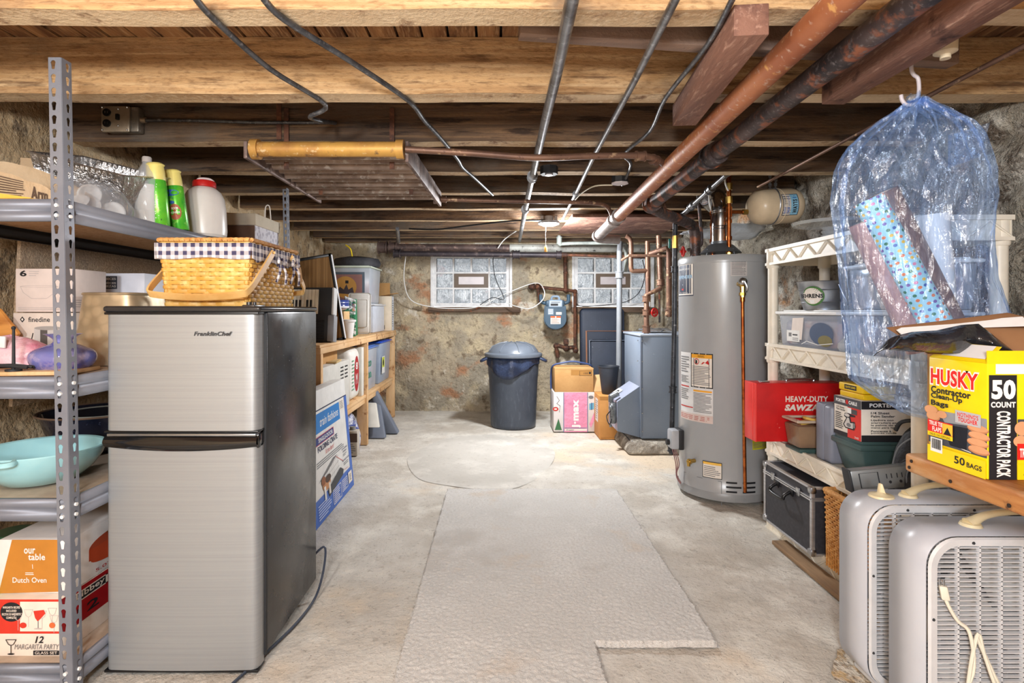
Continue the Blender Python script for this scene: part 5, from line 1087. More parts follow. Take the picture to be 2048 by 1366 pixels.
# vent hood + flue
b = B(pl((110, 116, 122), .4, .5)); b.lathe([(.12, .03), (.105, .045), (.075, .075), (.056, .085), (.056, .10)], HC+V((-.02, 0, HZ)), 40)
for a in range(4): b.cyl(HC+V((-.02+.11*math.cos(a*PI/2+.4), .11*math.sin(a*PI/2+.4), HZ)), HC+V((-.02+.10*math.cos(a*PI/2+.4), .10*math.sin(a*PI/2+.4), HZ+.05)), .004, n=6)
done(b, 'draft_hood', wh)
FL = lay('shiny_flue_steel', (206, 206, 208), [(6, .4, .7, (170, 170, 174))], .16, 1)
b = B(FL); c0 = HC+V((-.02, 0, HZ+.085)); b.tube([c0, c0+V((0, 0, .10)), c0+V((0, 0, .20)), c0+V((.0, .03, .27)), c0+V((0, .10, .31)), c0+V((.02, .25, .32)), c0+V((.15, .5, .33))], .052, 28, 4)
for z in (.0, .09, .105, .19, .2): b.lathe([(.052, z-.003), (.055, z), (.052, z+.003)], c0, 32)
done(b, 'flue_pipe', wh)
# hot / cold copper pipes on the heater
zt = HZ
def cu(px, y, top, mat=COPPER, nm='copper_riser'):
    x = (px-995)/1106*y; b = B(mat); b.tube([(x, y, zt), (x, y, top)], .0125, 14)
    for z in (zt+.012, zt+.10, zt+.2, zt+.27): b.cyl((x, y, z), (x, y, z+.022), .017, n=12)
    return x, b
xh, b = cu(1458, 3.28, at(0, 352, 3.28).z); 
zb = at(0, 424, 3.28).z; b.tube([(xh, 3.28, zb), (xh+.10, 3.28, zb-.0)], .011, 12); b.cyl((xh-.0, 3.28, zb-.03), (xh, 3.28, zb+.03), .018, n=12); done(b, 'copper_riser', wh)
b = B(BRASS); 
for z in (zb+.07, zb+.15, zt+.005): b.cyl((xh, 3.28, z-.02), (xh, 3.28, z+.02), .02, n=8)
b.cyl((xh+.08, 3.28, zb), (xh+.11, 3.28, zb), .016, n=8); done(b, 'brass_fittings', wh)
b = B(WHITE); z_ = at(0, 382, 3.28).z; b.tube([(xh-.008, 3.27, z_), (xh-.03, 3.26, z_+.04), (xh-.04, 3.25, z_+.10)], .005, 6, 4); done(b, 'valve_lever', wh, label='white lever on the copper riser')
xc, b = cu(1425, 3.42, at(0, 388, 3.42).z); done(b, 'copper_riser', wh)
b = B(WHITE); z_ = at(0, 425, 3.42).z; b.tube([(xc-.01, 3.40, z_), (xc-.03, 3.39, z_+.05), (xc-.035, 3.38, z_+.10)], .005, 6, 4); done(b, 'valve_lever', wh)
# expansion tank
zc = zb; c0 = at(1550, 413, 3.28)
et = thing('expansion_tank', 'cream expansion tank with a blue WATTS label hanging by perforated straps', 'tank', c0, None, (0, math.radians(86), math.radians(8)))
b = B(pl((226, 204, 172), .3)); b.lathe([(0, -.155), (.03, -.155), (.07, -.145), (.096, -.12), (.103, -.09), (.103, .0), (.106, .003), (.103, .006), (.103, .09), (.096, .12), (.07, .145), (.03, .155), (0, .155)], n=56); tb = done(b, 'tank_shell', et)
b = B(BLUE); b.cyl((0, 0, .15), (0, 0, .17), .014); done(b, 'air_valve_cap', et)
f = lambda x, y, l: V(((.103+l)*math.cos(-PI/2+.0+(-.55+1.25*(1-y))), (.103+l)*math.sin(-PI/2+(-.55+1.25*(1-y))), -.02+.10*x))
LB2 = pl((150, 206, 236), .4)
artwork(tb, f, [('r', 0, 0, 1, 1, NB), ('r', .04, .03, .96, .97, PAPER), ('r', .5, .03, .96, .97, LB2), ('t', 'WATTS', .62, .1, .9, .72, INK, .04, 0, 1), ('p', [(.62, .78), (.9, .78), (.76, .92)], pl((40, 120, 200), .4)), ('l', .08, .1, .46, .4, 5, BLUE), ('l', .08, .5, .3, .9, 5, INKG), ('t', 'HOT WATER', .34, .1, .42, .9, BLUE, 0, 0, 1)], 'tank_label', nd=8)
sb = B(lay('perforated_strap', (170, 172, 176), [(40, .4, .7, (120, 122, 128))], .4, .8))
for px_, pyt in ((1540, 303), (1556, 297)):
    P0 = at(px_, pyt, 3.25); P1 = at(1540 if px_ == 1540 else 1550, 385, 3.26)
    d = (P1-P0); n = 9
    for i in range(n):
        a_, c_ = P0+d*(i/n), P0+d*((i+.72)/n); sb.beam(a_, c_, .018, .0018, (0, 1, 0)); sb.beam(c_, P0+d*((i+1)/n), .008, .0018, (0, 1, 0))
x_ = at(1543, 413, 3.28).x; zt_ = c0.z
sb.tube([(x_+.0, 3.28+.106*math.cos(2*PI*i/32), zt_+.106*math.sin(2*PI*i/32)) for i in range(33)], .0045, 6)
done(sb, 'perforated_hanger_strap', None, 'galvanised perforated strap looped round the cream expansion tank', 'strap')
# ================================================================ overhead
t = thing('ceiling_radiator', 'rusty pipe-coil radiator hung flat beneath the joists, ochre front header', 'radiator', (-.68, 2.7, 1.70))
OCH = lay('ochre_painted_iron', (206, 158, 80), [(4, .4, .62, (150, 100, 60)), (20, .58, .68, (110, 84, 66)), (40, .6, .7, (222, 196, 150))], .5, .2)
b = B(OCH); y0_ = at(0, 293, 2.2); b.cyl((-.96, 2.22, 1.745), (-.40, 2.22, 1.745), .030, n=20); b.cyl((-.985, 2.22, 1.745), (-.955, 2.22, 1.745), .040, n=20); b.cyl((-.405, 2.22, 1.745), (-.375, 2.22, 1.745), .038, n=20); b.cyl((-.995, 2.22, 1.745), (-.985, 2.22, 1.745), .02, n=6); done(b, 'front_header', t)
b = B(lay('dusty_radiator_iron', (158, 138, 124), [(7, .4, .62, (116, 96, 84)), (30, .55, .68, (186, 176, 166))], .55, .3))
for i in range(11):
    y = 2.285+i*.083; xl = -.985-.0*i; b.cyl((xl-.004*i, y, 1.742), (-.385+.003*i, y, 1.742), .017 if i % 2 else .022, n=12)
done(b, 'radiator_tubes', t)
REP = lay('radiator_end_plates', (140, 120, 112), [(12, .4, .6, (100, 80, 74)), (30, .6, .7, (190, 180, 172))], .6, .3)
for i in range(4):
    ya = 2.24+i*.24; b = B(REP); b.hexa([(-.375+.008*i, ya, 1.70), (-.360+.008*i, ya, 1.70), (-.350+.008*i, ya+.25, 1.70), (-.365+.008*i, ya+.25, 1.70), (-.375+.008*i, ya, 1.785), (-.360+.008*i, ya, 1.785), (-.350+.008*i, ya+.25, 1.785), (-.365+.008*i, ya+.25, 1.785)], .003)
    done(b, 'end_plate', t); b = B(REP); b.box(-1.03, ya, 1.715, -1.015, ya+.23, 1.785, .003); done(b, 'end_plate', t)
b = B(REP); b.cyl((-.37, 3.2, 1.74), (-.34, 3.2, 1.74), .026, n=12); done(b, 'end_nipple', t)
for x, y in ((-.90, 2.36), (-.92, 2.88), (-.45, 2.36), (-.45, 2.88)): b = B(RUST); b.box(x-.010, y-.004, 1.70, x+.010, y, 1.96); done(b, 'hanger_strap', t)
pipe('radiator_pipe', 'sagging brown pipe from the front header of the ceiling radiator', [(-.37, 2.22, 1.745), (-.1, 2.24, 1.735), (.15, 2.25, 1.72), (.4, 2.28, 1.735), (.62, 2.32, 1.745), (.72, 2.40, 1.735), (.75, 2.50, 1.72)], .0135, OLDCU, sm=4, fit=((3, .018, .9), (4, .014, .5)))
pipe('radiator_pipe', 'thin brown return pipe from the rear end of the ceiling radiator', [(-.34, 3.2, 1.74), (0, 3.22, 1.735), (.35, 3.25, 1.735), (.56, 3.28, 1.735), (.66, 3.34, 1.725), (.72, 3.48, 1.69)], .012, OLDCU, sm=4, fit=((0, .014, .08),))
# two big pipes running towards the far wall
t = pipe('steam_pipe', 'thick orange-brown pipe sloping away across the top right, left of the pair', [(.75, -1.5, 1.785), (.75, 1.2, 1.775), (.75, 3.62, 1.672), (.752, 4.10, 1.650)], .036, BRONZE, n=24)
b = B(lay('worn_grey_iron', (170, 160, 156), [(6, .4, .65, (130, 118, 114)), (20, .6, .7, (200, 196, 192))], .45, .5)); b.cyl((.75, 3.40, 1.683), (.752, 4.12, 1.650), .0375, n=24)
for y, z in ((3.44, 1.681), (3.56, 1.675), (4.10, 1.651)): b.cyl((.75, y-.022, z+.001), (.75, y+.022, z-.001), .046, n=24)
b.tube([(.752, 4.12, 1.650), (.77, 4.19, 1.645), (.84, 4.22, 1.642), (.93, 4.24, 1.64)], .036, 20, 4); done(b, 'worn_end_fitting', t)
t = pipe('steam_pipe', 'dark scorched brown pipe running beside the orange-brown one, right of the pair', [(.91, -1.5, 1.785), (.91, 1.2, 1.775), (.905, 2.3, 1.748)], .034, DARKPIPE, n=24)
b = B(DARKPIPE); b.cyl((.905, 2.3, 1.748), (.905, 3.24, 1.720), .036, n=24)
for y, z in ((2.30, 1.748), (3.22, 1.720)): b.cyl((.905, y-.035, z), (.905, y+.03, z), .047, n=24); b.cyl((.905, y+.03, z), (.905, y+.045, z), .052, n=24)
b.tube([(.905, 3.24, 1.72), (.93, 3.32, 1.715), (1.02, 3.42, 1.70), (1.25, 3.60, 1.66), (1.30, 3.65, 1.62), (1.31, 3.66, 1.45)], .034, 20, 5); done(b, 'elbow_run', t)
CHL = iter(['rusty hanger chain on the dark pipe near the ceiling right of centre', 'rusty hanger chain round the worn end of the orange-brown pipe', 'rusty hanger chain beside the elbow of the dark pipe'])
for (px, py, Y, dz) in ((1400, 315, 2.55, .03), (1265, 400, 3.45, .0), (1330, 415, 3.1, 0)):
    q = at(px, py, Y); b = B(RUST)
    for i in range(9): b.tube([q+V((.006*math.cos(a)*(1 if i % 2 else .3), .006*math.cos(a)*(.3 if i % 2 else 1), .012*math.sin(a)+.018*i-.02)) for a in [2*PI*k/8 for k in range(9)]], .002, 5)
    done(b, 'hanging_chain', None, next(CHL), 'chain')
# conduits
t = pipe('metal_conduit', 'bright galvanised conduit running down the middle of the ceiling', [under(1148, -20, 1.79), under(1113, 150, 1.79), under(1089, 248, 1.79), under(1065, 352, 1.79), under(1050, 420, 1.79), under(1039, 482, 1.785)], .0165, CONDUIT, n=16, fit=((3, .022, .02), (3, .02, .98)))
t = pipe('metal_conduit', 'slim dark conduit right of the bright one, ending by the round lamp', [under(1360, -20, 1.80), under(1270, 160, 1.80), under(1188, 312, 1.80), under(1155, 380, 1.80), under(1125, 440, 1.80)], .0105, CONDUIT, n=12, fit=((3, .014, .1),))
def cable(name, label, pts, r, mat, rib=True, sm=5, n=10):
    P = cat([V(p) for p in pts], sm); 
    if rib:
        Q = []; 
        for i in range(len(P)-1):
            L = (P[i+1]-P[i]).length; k = max(int(L/.004), 1)
            for j in range(k): Q.append(P[i].lerp(P[i+1], j/k))
        Q.append(P[-1]); n_ = len(Q)
        b = B(mat); b.tube(Q, lambda u: r*(1+.10*(int(round(u*(n_-1))) % 2)), n)
    else: b = B(mat); b.tube(P, r, n)
    return done(b, name, None, label, 'cable', ang=60)
BX = lay('armoured_cable_steel', (104, 106, 110), [(20, .4, .65, (70, 70, 74)), (60, .55, .7, (150, 150, 152))], .45, .6)
cable('armoured_cable', 'ribbed armoured cable dropping from the top left to the outlet box run', [under(385, -12, 1.812), under(430, 40, 1.812), under(540, 138, 1.812), (-.60, 1.93, 1.816), under(620, 235, 1.80), (-.69, 2.352, 1.895)], .0075, BX)
cable('armoured_cable', 'horizontal armoured cable from the outlet box along the stained joist', [(-1.51, 2.345, 1.905), (-1.3, 2.346, 1.904), (-1.0, 2.350, 1.897), (-.69, 2.352, 1.897)], .0065, BX)
cable('armoured_cable', 'second ribbed armoured cable sweeping from the top left of centre over the radiator end', [under(520, -12, 1.812), under(570, 40, 1.812), under(700, 122, 1.812), under(815, 200, 1.812), (-.275, 2.08, 1.812), under(880, 275, 1.812), (-.19, 2.60, 1.812), under(925, 335, 1.812), under(950, 357, 1.81), under(985, 390, 1.81)], .0078, BX)
cable('armoured_cable', 'armoured cable beside the reddish block, curving down to the junction box right of centre', [under(1470, -12, 1.812), under(1415, 90, 1.812), under(1332, 195, 1.812), under(1300, 262, 1.812), (.58, 2.52, 1.812), under(1262, 330, 1.81), (.70, 3.1, 1.80)], .0068, BX)
# reddish blocks
t = None
def rbeam(label, p0, p1, w_, h_):
    b = B(REDWOOD); b.beam(p0, p1, w_, h_, bev=.002); return done(b, 'timber_block', None, label, 'timber')
rbeam('short reddish-brown timber block nailed under the joists beside the armoured cable', (.597, 1.30, 1.783), (.655, 1.94, 1.783), .080, .074)
hb = rbeam('long reddish-brown timber carrying the white hook at the top right', (1.10, -.6, 1.783), (1.055, 1.74, 1.783), .072, .074)
b = B(lay('weathered_batten', (150, 124, 108), [(3, .4, .65, (112, 90, 78), (.4, 6, 6)), (9, .58, .68, (190, 160, 130))], .85, bump=(60, .003)))
b.beam((.06, 1.515, 1.885), (1.35, 1.64, 1.86), .045, .075, bev=.002); done(b, 'timber_batten', None, 'slanting weathered batten laid between the two nearest joists', 'batten')
b = B(pl((206, 190, 162), .6)); b.lathe([(0, 0), (.014, 0), (.026, .006), (.027, .055), (.024, .06), (0, .06)], (1.115, 1.50, 1.745), 28); b.cyl((1.115, 1.50, 1.735), (1.115, 1.50, 1.745), .012)
kn = done(b, 'porcelain_insulator', None, 'old ceramic knob insulator beside the hook timber', 'insulator'); kn.location.x += -.0
kn.location = (1.15, 1.42, 1.745)
# thin copper line at far right
pipe('copper_line', 'thin copper line crossing the top right towards the expansion tank', [(1.37, .9, 1.80), under(2048, 92, 1.80), under(1800, 222, 1.80), under(1575, 343, 1.80), (1.46, 3.1, 1.79)], .0075, OLDCU, sm=3)
# outlet box
t = thing('outlet_box', 'grey steel outlet and switch box fixed to the stained joist, upper left', 'outlet', (-1.58, 2.33, 1.845))
b = B(lay('steel_box', (140, 134, 124), [(9, .4, .65, (100, 94, 88)), (30, .55, .7, (176, 168, 156))], .4, .6)); b.box(-1.65, 2.325, 1.85, -1.51, 2.368, 1.955, .006); done(b, 'box_body', t)
b = B(lay('steel_cover', (176, 162, 142), [(9, .4, .65, (140, 128, 112))], .35, .5)); b.box(-1.66, 2.312, 1.845, -1.54, 2.326, 1.955, .008); b.cyl((-1.51, 2.345, 1.905), (-1.49, 2.345, 1.905), .012); done(b, 'cover_plate', t)
for z in (1.88, 1.925): b = B(BLACK); b.cyl((-1.632, 2.306, z), (-1.632, 2.313, z), .016, n=16); done(b, 'socket', t)
b = B(BLACK); b.box(-1.592, 2.300, 1.893, -1.578, 2.314, 1.918, .003); done(b, 'switch_toggle', t)
b = B(CHROME)
for z in (1.88, 1.925):
    for dx in (-.005, .005): b.box(-1.632+dx-.0012, 2.3052, z-.004, -1.632+dx+.0012, 2.3062, z+.005)
for x, z in ((-1.652, 1.853), (-1.548, 1.853), (-1.652, 1.947), (-1.548, 1.947), (-1.585, 1.87), (-1.585, 1.94)): b.ball((x, 2.311, z), .0045, 8)
done(b, 'screws', t)
b = B(RUST); b.box(-.945, 2.364, 1.83, -.925, 2.369, 2.0); done(b, 'rusty_strap', None, 'rusty perforated strap nailed to the stained joist above the radiator', 'strap')
b = B(GLASS); b.lathe([(0, 0), (.014, .004), (.018, .02), (.016, .034), (0, .036)], under(680, 58, 1.965), 20); q_ = done(b, 'glass_bulb', None, 'small clear glass bulb tucked under the boards between the first joists', 'bulb'); q_.location.z = 1.975
# round LED lamp with pull string
t = thing('ceiling_lamp', 'round white LED ceiling lamp on a dark bracket with a pull string', 'lamp', (.405, 4.36, 1.79))
b = B(emis('lit_lamp_disc', (255, 252, 246), 9)); b.lathe([(0, -.012), (.05, -.010), (.078, 0), (.078, .004), (0, .004)], (.405, 4.36, 1.775), 40); done(b, 'lit_diffuser', t)
b = B(pl((150, 152, 156), .4)); b.lathe([(.082, 0), (.084, .004), (.084, .018), (0, .018)], (.405, 4.36, 1.779), 40); b.box(.34, 4.34, 1.797, .36, 4.38, 1.84); b.box(.45, 4.34, 1.797, .47, 4.38, 1.84); b.cyl((.405, 4.36, 1.797), (.405, 4.36, 1.84), .035); done(b, 'lamp_housing', t)
b = B(WHITE); b.cyl((.375, 4.30, 1.60), (.375, 4.30, 1.785), .0015, n=6); done(b, 'pull_string', t)
b = B(pl((236, 176, 90), .5)); b.lathe([(0, 0), (.011, .0), (.012, .03), (.004, .05), (0, .052)], (.375, 4.30, 1.552), 12); done(b, 'wooden_pull', t)
# junction boxes
for (px, py, z, lb, lw) in ((1098, 345, 1.80, 'small steel junction box beside the bright conduit', 'box'), (1240, 362, 1.80, 'junction box with white cover right of the round lamp', 'box')):
    q = under(px, py, z); t = thing('junction_box', lb, 'electrical box', q+V((0, 0, -.0)))
    b = B(BLACKM); b.cyl(q+V((0, 0, -.01)), q+V((0, 0, .03)), .045, n=8); done(b, 'box_body', t)
    b = B(pl((220, 212, 216), .4)); b.cyl(q+V((0, 0, -.016)), q+V((0, 0, -.010)), .046 if px > 1200 else .02, n=8); done(b, 'cover_plate', t)
cable('white_cable', 'cream cable from the junction box towards the round lamp', [under(1225, 370, 1.80), under(1190, 372, 1.80), under(1165, 385, 1.80), under(1150, 400, 1.79)], .004, CREAM, False)
cable('black_cable', 'loose black cable sagging under the joists left of the round lamp', [(.37, 4.30, 1.80), (.1, 4.35, 1.80), (-.25, 4.5, 1.785), (-.5, 4.6, 1.77), (-.75, 4.7, 1.79)], .007, BLACKM, False)
# far drain pipes
t = pipe('drain_pipe', 'upper dark iron drain pipe across the far wall, grey painted right half', [(-1.18, 5.5, 1.722), (.14, 5.5, 1.715)], .038, lay('brown_iron_drain', (96, 78, 72), [(5, .4, .65, (62, 50, 50)), (24, .55, .7, (140, 116, 106))], .55, .3), n=20, fit=((0, .04, .03), (0, .035, .11)))
b = B(lay('grey_painted_pipe', (162, 162, 156), [(7, .4, .65, (130, 128, 122)), (30, .6, .68, (60, 60, 60))], .5)); b.cyl((.12, 5.5, 1.715), (1.70, 5.5, 1.712), .040, n=20); b.cyl((.10, 5.5, 1.715), (.13, 5.5, 1.715), .03, .040, n=20); done(b, 'grey_section', t, label='pale grey painted section')
pipe('drain_pipe', 'lower dark iron pipe just in front of the left window head', [(-1.0, 5.44, 1.655), (-.3, 5.44, 1.648), (.63, 5.44, 1.640)], .027, lay('black_iron_drain', (66, 58, 62), [(5, .4, .65, (44, 40, 44)), (24, .55, .7, (110, 96, 92))], .5, .4), n=18, fit=((0, .03, .02), (1, .03, .52), (1, .02, .97)))
pipe('water_pipe', 'thin rusty pipe continuing right towards the boiler below the grey drain', [(.63, 5.40, 1.640), (1.05, 5.30, 1.615), (1.42, 5.2, 1.60)], .014, RUST, fit=((0, .02, .06),))
pipe('water_pipe', 'short galvanised stub slanting down at the left end of the drain pipes', [(-.86, 4.75, 1.80), (-.93, 5.2, 1.74)], .016, CONDUIT)
pipe('water_pipe', 'grey painted pipe with cream cable strapped along it above the right window', [(.58, 5.2, 1.80), (.58, 5.2, 1.72), (.66, 5.2, 1.725), (1.13, 5.1, 1.715), (1.18, 5.08, 1.66), (1.16, 5.0, 1.45)], .017, lay('greenish_grey_pipe', (150, 156, 150), [(7, .4, .65, (112, 116, 112))], .5), sm=3, fit=((0, .03, .6),))
pipe('water_pipe', 'tall pale grey vertical pipe left of the boiler', [(1.12, 5.05, 1.71), (1.085, 4.92, 1.62), (1.083, 4.92, 1.1), (1.078, 4.92, .40)], .024, lay('pale_grey_pipe', (138, 142, 146), [(7, .4, .65, (128, 132, 138))], .5), fit=((1, .025, .4),))
pipe('water_pipe', 'copper loop of pipe hanging in front of the right window', [at(1252, 472, 4.6), at(1262, 484, 4.6), at(1262, 535, 4.6), at(1270, 542, 4.6), at(1296, 541, 4.6)], .019, OLDCU, sm=3)
pipe('water_pipe', 'tall copper pipe dropping beside the right edge of the right window', [at(1330, 483, 4.7), at(1295, 484, 4.6), at(1296, 600, 4.6)], .021, OLDCU)
pipe('water_pipe', 'capped copper stub left of the black gas pipe', [at(1300, 508, 4.3), at(1334, 496, 4.2), at(1338, 505, 4.2), at(1338, 634, 4.2)], .020, OLDCU, fit=((2, .02, .93),))
pipe('water_pipe', 'thin horizontal brown pipe between the right window and the black gas pipe', [at(1244, 520, 4.4), at(1258, 511, 4.3), at(1345, 512, 4.2)], .011, OLDCU)
pipe('gas_pipe', 'black vertical gas pipe standing left of the water heater', [(1.150, 3.58, 1.66), (1.145, 3.58, 1.0), (1.125, 3.58, .17)], .0155, lay('black_gas_pipe', (70, 72, 78), [(20, .4, .65, (44, 46, 50)), (50, .6, .7, (130, 130, 132))], .4, .5), fit=((0, .016, .45), (1, .018, .5), (1, .016, .96)))
b = B(BRASS); b.cyl((1.150, 3.58, 1.50), (1.150, 3.58, 1.58), .019, n=8); b.m(pl((30, 110, 100), .4)); b.box(1.105, 3.57, 1.50, 1.118, 3.58, 1.56, .002); done(b, 'shutoff_valve', bpy.data.objects[USED[-1][0].name], label='brass valve with teal lever')
pipe('gas_pipe', 'galvanised pipe slanting down from the elbow above the copper riser', [at(1465, 343, 3.0), at(1452, 350, 3.0), at(1370, 425, 3.5), at(1352, 440, 3.58)], .015, CONDUIT, fit=((1, .02, .35), (1, .02, .8)))
pipe('water_pipe', 'thin dark pipe running down to the red wheel valve above the water heater', [at(1395, 380, 3.7), at(1403, 470, 3.7), at(1400, 492, 3.7), at(1375, 500, 3.7)], .011, DARKPIPE, sm=3)
b = B(RED); q = at(1366, 503, 3.7); b.X = Matrix.Translation(q) @ Matrix.Rotation(PI/2, 4, 'Y'); b.tube([(.03*math.cos(2*PI*i/16), .022*math.sin(2*PI*i/16), 0) for i in range(17)], .007, 6); b.cyl((0, 0, -.02), (0, 0, .02), .008); done(b, 'valve_wheel', bpy.data.objects[USED[-1][0].name], label='red valve wheel')
pipe('water_pipe', 'dark valve-fitted pipe on the wall behind the boiler', [at(1318, 492, 5.93), at(1319, 645, 5.93)], .010, DARKPIPE, fit=((0, .03, .48), (0, .02, .2)))
# sheet metal panel on the joists
b = B(lay('rusty_sheet_metal', (124, 88, 74), [(3, .4, .62, (92, 62, 54)), (8, .52, .66, (150, 116, 98)), (30, .6, .7, (74, 58, 54))], .7, .3, bump=(9, .01)))
b.box(.55, 4.05, 1.797, 1.50, 5.05, 1.803); b.box(.55, 4.05, 1.78, 1.50, 4.055, 1.80); done(b, 'sheet_metal_panel', None, 'rusty sheet metal heat shield under the joists above the boiler', 'metal sheet')
b = B(lay('white_poly_sheet', (206, 212, 220), [(5, .4, .7, (180, 188, 198))], .35, bump=(9, .02))); b.grid(lambda u, v: (1.30+.5*u, 3.70+.25*v, 1.655-.06*(1-u)+.05*math.sin(3*u+2*v)+.02*noise.noise(V((u*4, v*4, 0)))), 20, 10); done(b, 'plastic_sheet', None, 'white plastic sheet tucked above the water heater pipes', 'plastic sheet', normals=False, solid=.002)
# loose cables on the far wall
cable('white_cable', 'white cable looping across the far wall below the left window to the gas meter', [at(812, 508, 5.6), at(808, 560, 5.75), at(822, 600, 5.85), at(865, 614, 5.88), at(920, 617, 5.88), at(960, 612, 5.88), at(1010, 588, 5.88), at(1070, 566, 5.86), at(1088, 580, 5.7), at(1085, 600, 5.7), at(1060, 617, 5.7), at(1030, 612, 5.8), at(1012, 604, 5.84)], .005, WHITE, False)
cable('white_cable', 'short white cable dropping from the bright conduit end to the drain pipe', [at(1042, 456, 5.2), at(1010, 478, 5.35), at(996, 496, 5.42)], .0045, WHITE, False)
cable('black_cable', 'thin black cable draped across the left window', [at(990, 500, 5.5), at(986, 525, 5.8), at(992, 560, 5.86), at(1008, 598, 5.86), at(985, 595, 5.88), at(960, 610, 5.88)], .004, BLACKM, False)
cable('black_cable', 'thin dark cable looping down in front of the right window', [at(1285, 520, 5.3), at(1290, 550, 5.5), at(1278, 585, 5.8), at(1250, 604, 5.9), at(1200, 611, 5.9), at(1160, 612, 5.9), at(1150, 600, 5.9)], .004, BLACKM, False)
# cords and sockets for the warm bulb and two added, unseen fill lights
for (x, y, z, lb) in ((-.75, .35, 1.62, 'bare warm bulb hanging at the near left'), (-.15, -.5, 1.45, 'added fill lamp hanging above and behind the camera'), (-.7, -1.9, 1.5, 'added fill lamp hanging at the far near end')):
    t = thing('unseen_pendant', lb+', outside the photo', 'lamp', (x, y, z+.03))
    b = B(BLACKM); b.cyl((x, y, z+.17), (x, y, 2.01), .004); b.cyl((x, y, z+.12), (x, y, z+.17), .018); done(b, 'socket_and_cord', t)
# ================================================================ right: white plastic shelving
RS = pl((236, 228, 212), .42)
wx0, wx1, wy0, wy1 = 1.37, 1.67, 1.79, 2.82
ws = thing('plastic_shelving_unit', 'cream white resin shelving unit with zigzag rails against the right stone wall', 'shelving', (1.52, 2.3, 0))
ZL = [.065, .455, .925, 1.40]
for x, y in ((wx0+.02, wy0+.03), (wx0+.02, wy1-.03), (wx1-.02, wy0+.03), (wx1-.02, wy1-.03)):
    b = B(RS); b.cyl((x, y, 0), (x, y, ZL[3]-.02), .024, n=24)
    for z in ZL: b.lathe([(.027, 0), (.03, .006), (.03, .09), (.027, .096), (.024, .096)], (x, y, z-.09), 24)
    done(b, 'shelf_post', ws)
for zi, z in enumerate(ZL):
    b = B(RS); h = .075
    b.box(wx0+.02, wy0+.02, z-.016, wx1-.02, wy1-.02, z-.002)
    for (p0, p1, nrm) in (((wx0, wy0, z), (wx0, wy1, z), V((-1, 0, 0))), ((wx1, wy0, z), (wx1, wy1, z), V((1, 0, 0))), ((wx0, wy0, z), (wx1, wy0, z), V((0, -1, 0))), ((wx0, wy1, z), (wx1, wy1, z), V((0, 1, 0)))):
        p0, p1 = V(p0), V(p1); L = (p1-p0).length; d = (p1-p0)/L; zz = V((0, 0, 1)); inn = -nrm
        def bb(a, c, wd, th=.008): b.beam(a, c, th, wd, up=(0, 0, 1)) if abs((c-a).normalized().z) < .95 else b.beam(a, c, wd, th, up=nrm)
        b.beam(p0+zz*.0, p1+zz*.0, .012, .016); b.beam(p0-zz*(h-.006), p1-zz*(h-.006), .012, .012)
        b.beam(p0-zz*h*.5+inn*.006, p1-zz*h*.5+inn*.006, .003, h-.01)
        n = max(2, int(round(L/.14)))
        for i in range(n):
            a = p0+d*(L*i/n)-zz*.066; m_ = p0+d*(L*(i+.5)/n)-zz*.010; c = p0+d*(L*(i+1)/n)-zz*.066
            for q0, q1 in ((a, m_), (m_, c)): b.tube([q0+nrm*.0, q1+nrm*.0], .0035, 6)
    done(b, 'shelf_tier', ws)
# top: glass cake stand
p = V((1.47, 2.45, 1.401)); t = thing('glass_cake_stand', 'clear glass cake stand on the top of the white shelving', 'cake stand', p)
b = B(GLASS); b.shell([(.0, .0), (.05, 0), (.048, .01), (.028, .02), (.034, .03), (.026, .036), (.034, .046), (.026, .054), (.034, .064), (.06, .07), (.145, .075), (.15, .088), (.145, .09), (0, .082)], p, 48); done(b, 'stand_body', t)
b = B(lay('dried_orange_fruit', (206, 140, 60), [(14, .4, .65, (150, 84, 30))], .6)); b.lathe([(0, 0), (.022, .008), (.030, .028), (.020, .05), (0, .058)], (1.50, 2.18, 1.401), 16, wob=lambda a, z: .15*math.sin(5*a)); done(b, 'dried_gourd', None, 'small orange dried gourd beside the glass cake stand', 'gourd')
# third tier: clear bins
Z9 = .926
bin_('clear_storage_bin', 'clear bin with a white lid holding cables and packages, under the metal bucket', 1.385, 2.26, Z9, 1.63, 2.74, 1.10, WHITE, lay('clear_bin_wall', (214, 222, 236), [(3, .4, .7, (190, 202, 222))], .12, alpha=.42, spec=.7), MIX, lidh=.022, items=[('r', .25, .32, .52, .78, pl((226, 214, 206), .5)), ('r', .2, .25, .42, .58, WHITE), ('t', '|||', .28, .3, .36, .36, INK), ('r', .25, .42, .3, .5, INKG), ('r', .33, .43, .4, .48, INK)], tap=.015)
u1 = USED[-1][0]; artwork(u1.children[0], plane_map((1.392, 2.70, .93), (0, -1, 0), (0, 0, 1), .43, .15), [('p', [(.18, .22), (.40, .22), (.44, .9), (.22, .88)], pl((226, 214, 206), .5)), ('r', .1, .15, .36, .5, WHITE), ('r', .14, .3, .2, .42, INKG), ('r', .22, .34, .32, .38, INK), ('l', .22, .18, .34, .28, 2, INKG), ('e', .75, .45, .2, .32, pl((60, 78, 110), .5)), ('e', .82, .25, .12, .16, pl((120, 110, 60), .5)), ('s', [(.4, .1), (.5, .2), (.7, .12), (.95, .2)], .003, WHITE)], lift=.002)
bin_('clear_storage_bin', 'lower clear bin behind the hanging blue bag on the white shelving', 1.385, 1.86, Z9, 1.63, 2.20, 1.10, WHITE, CLEAR, MIX, tap=.015)
bin_('clear_storage_bin', 'upper clear bin behind the hanging blue bag, topmost of its stack', 1.385, 1.86, 1.101, 1.63, 2.20, 1.28, WHITE, CLEAR, pl((206, 190, 186), .6), tap=.015)
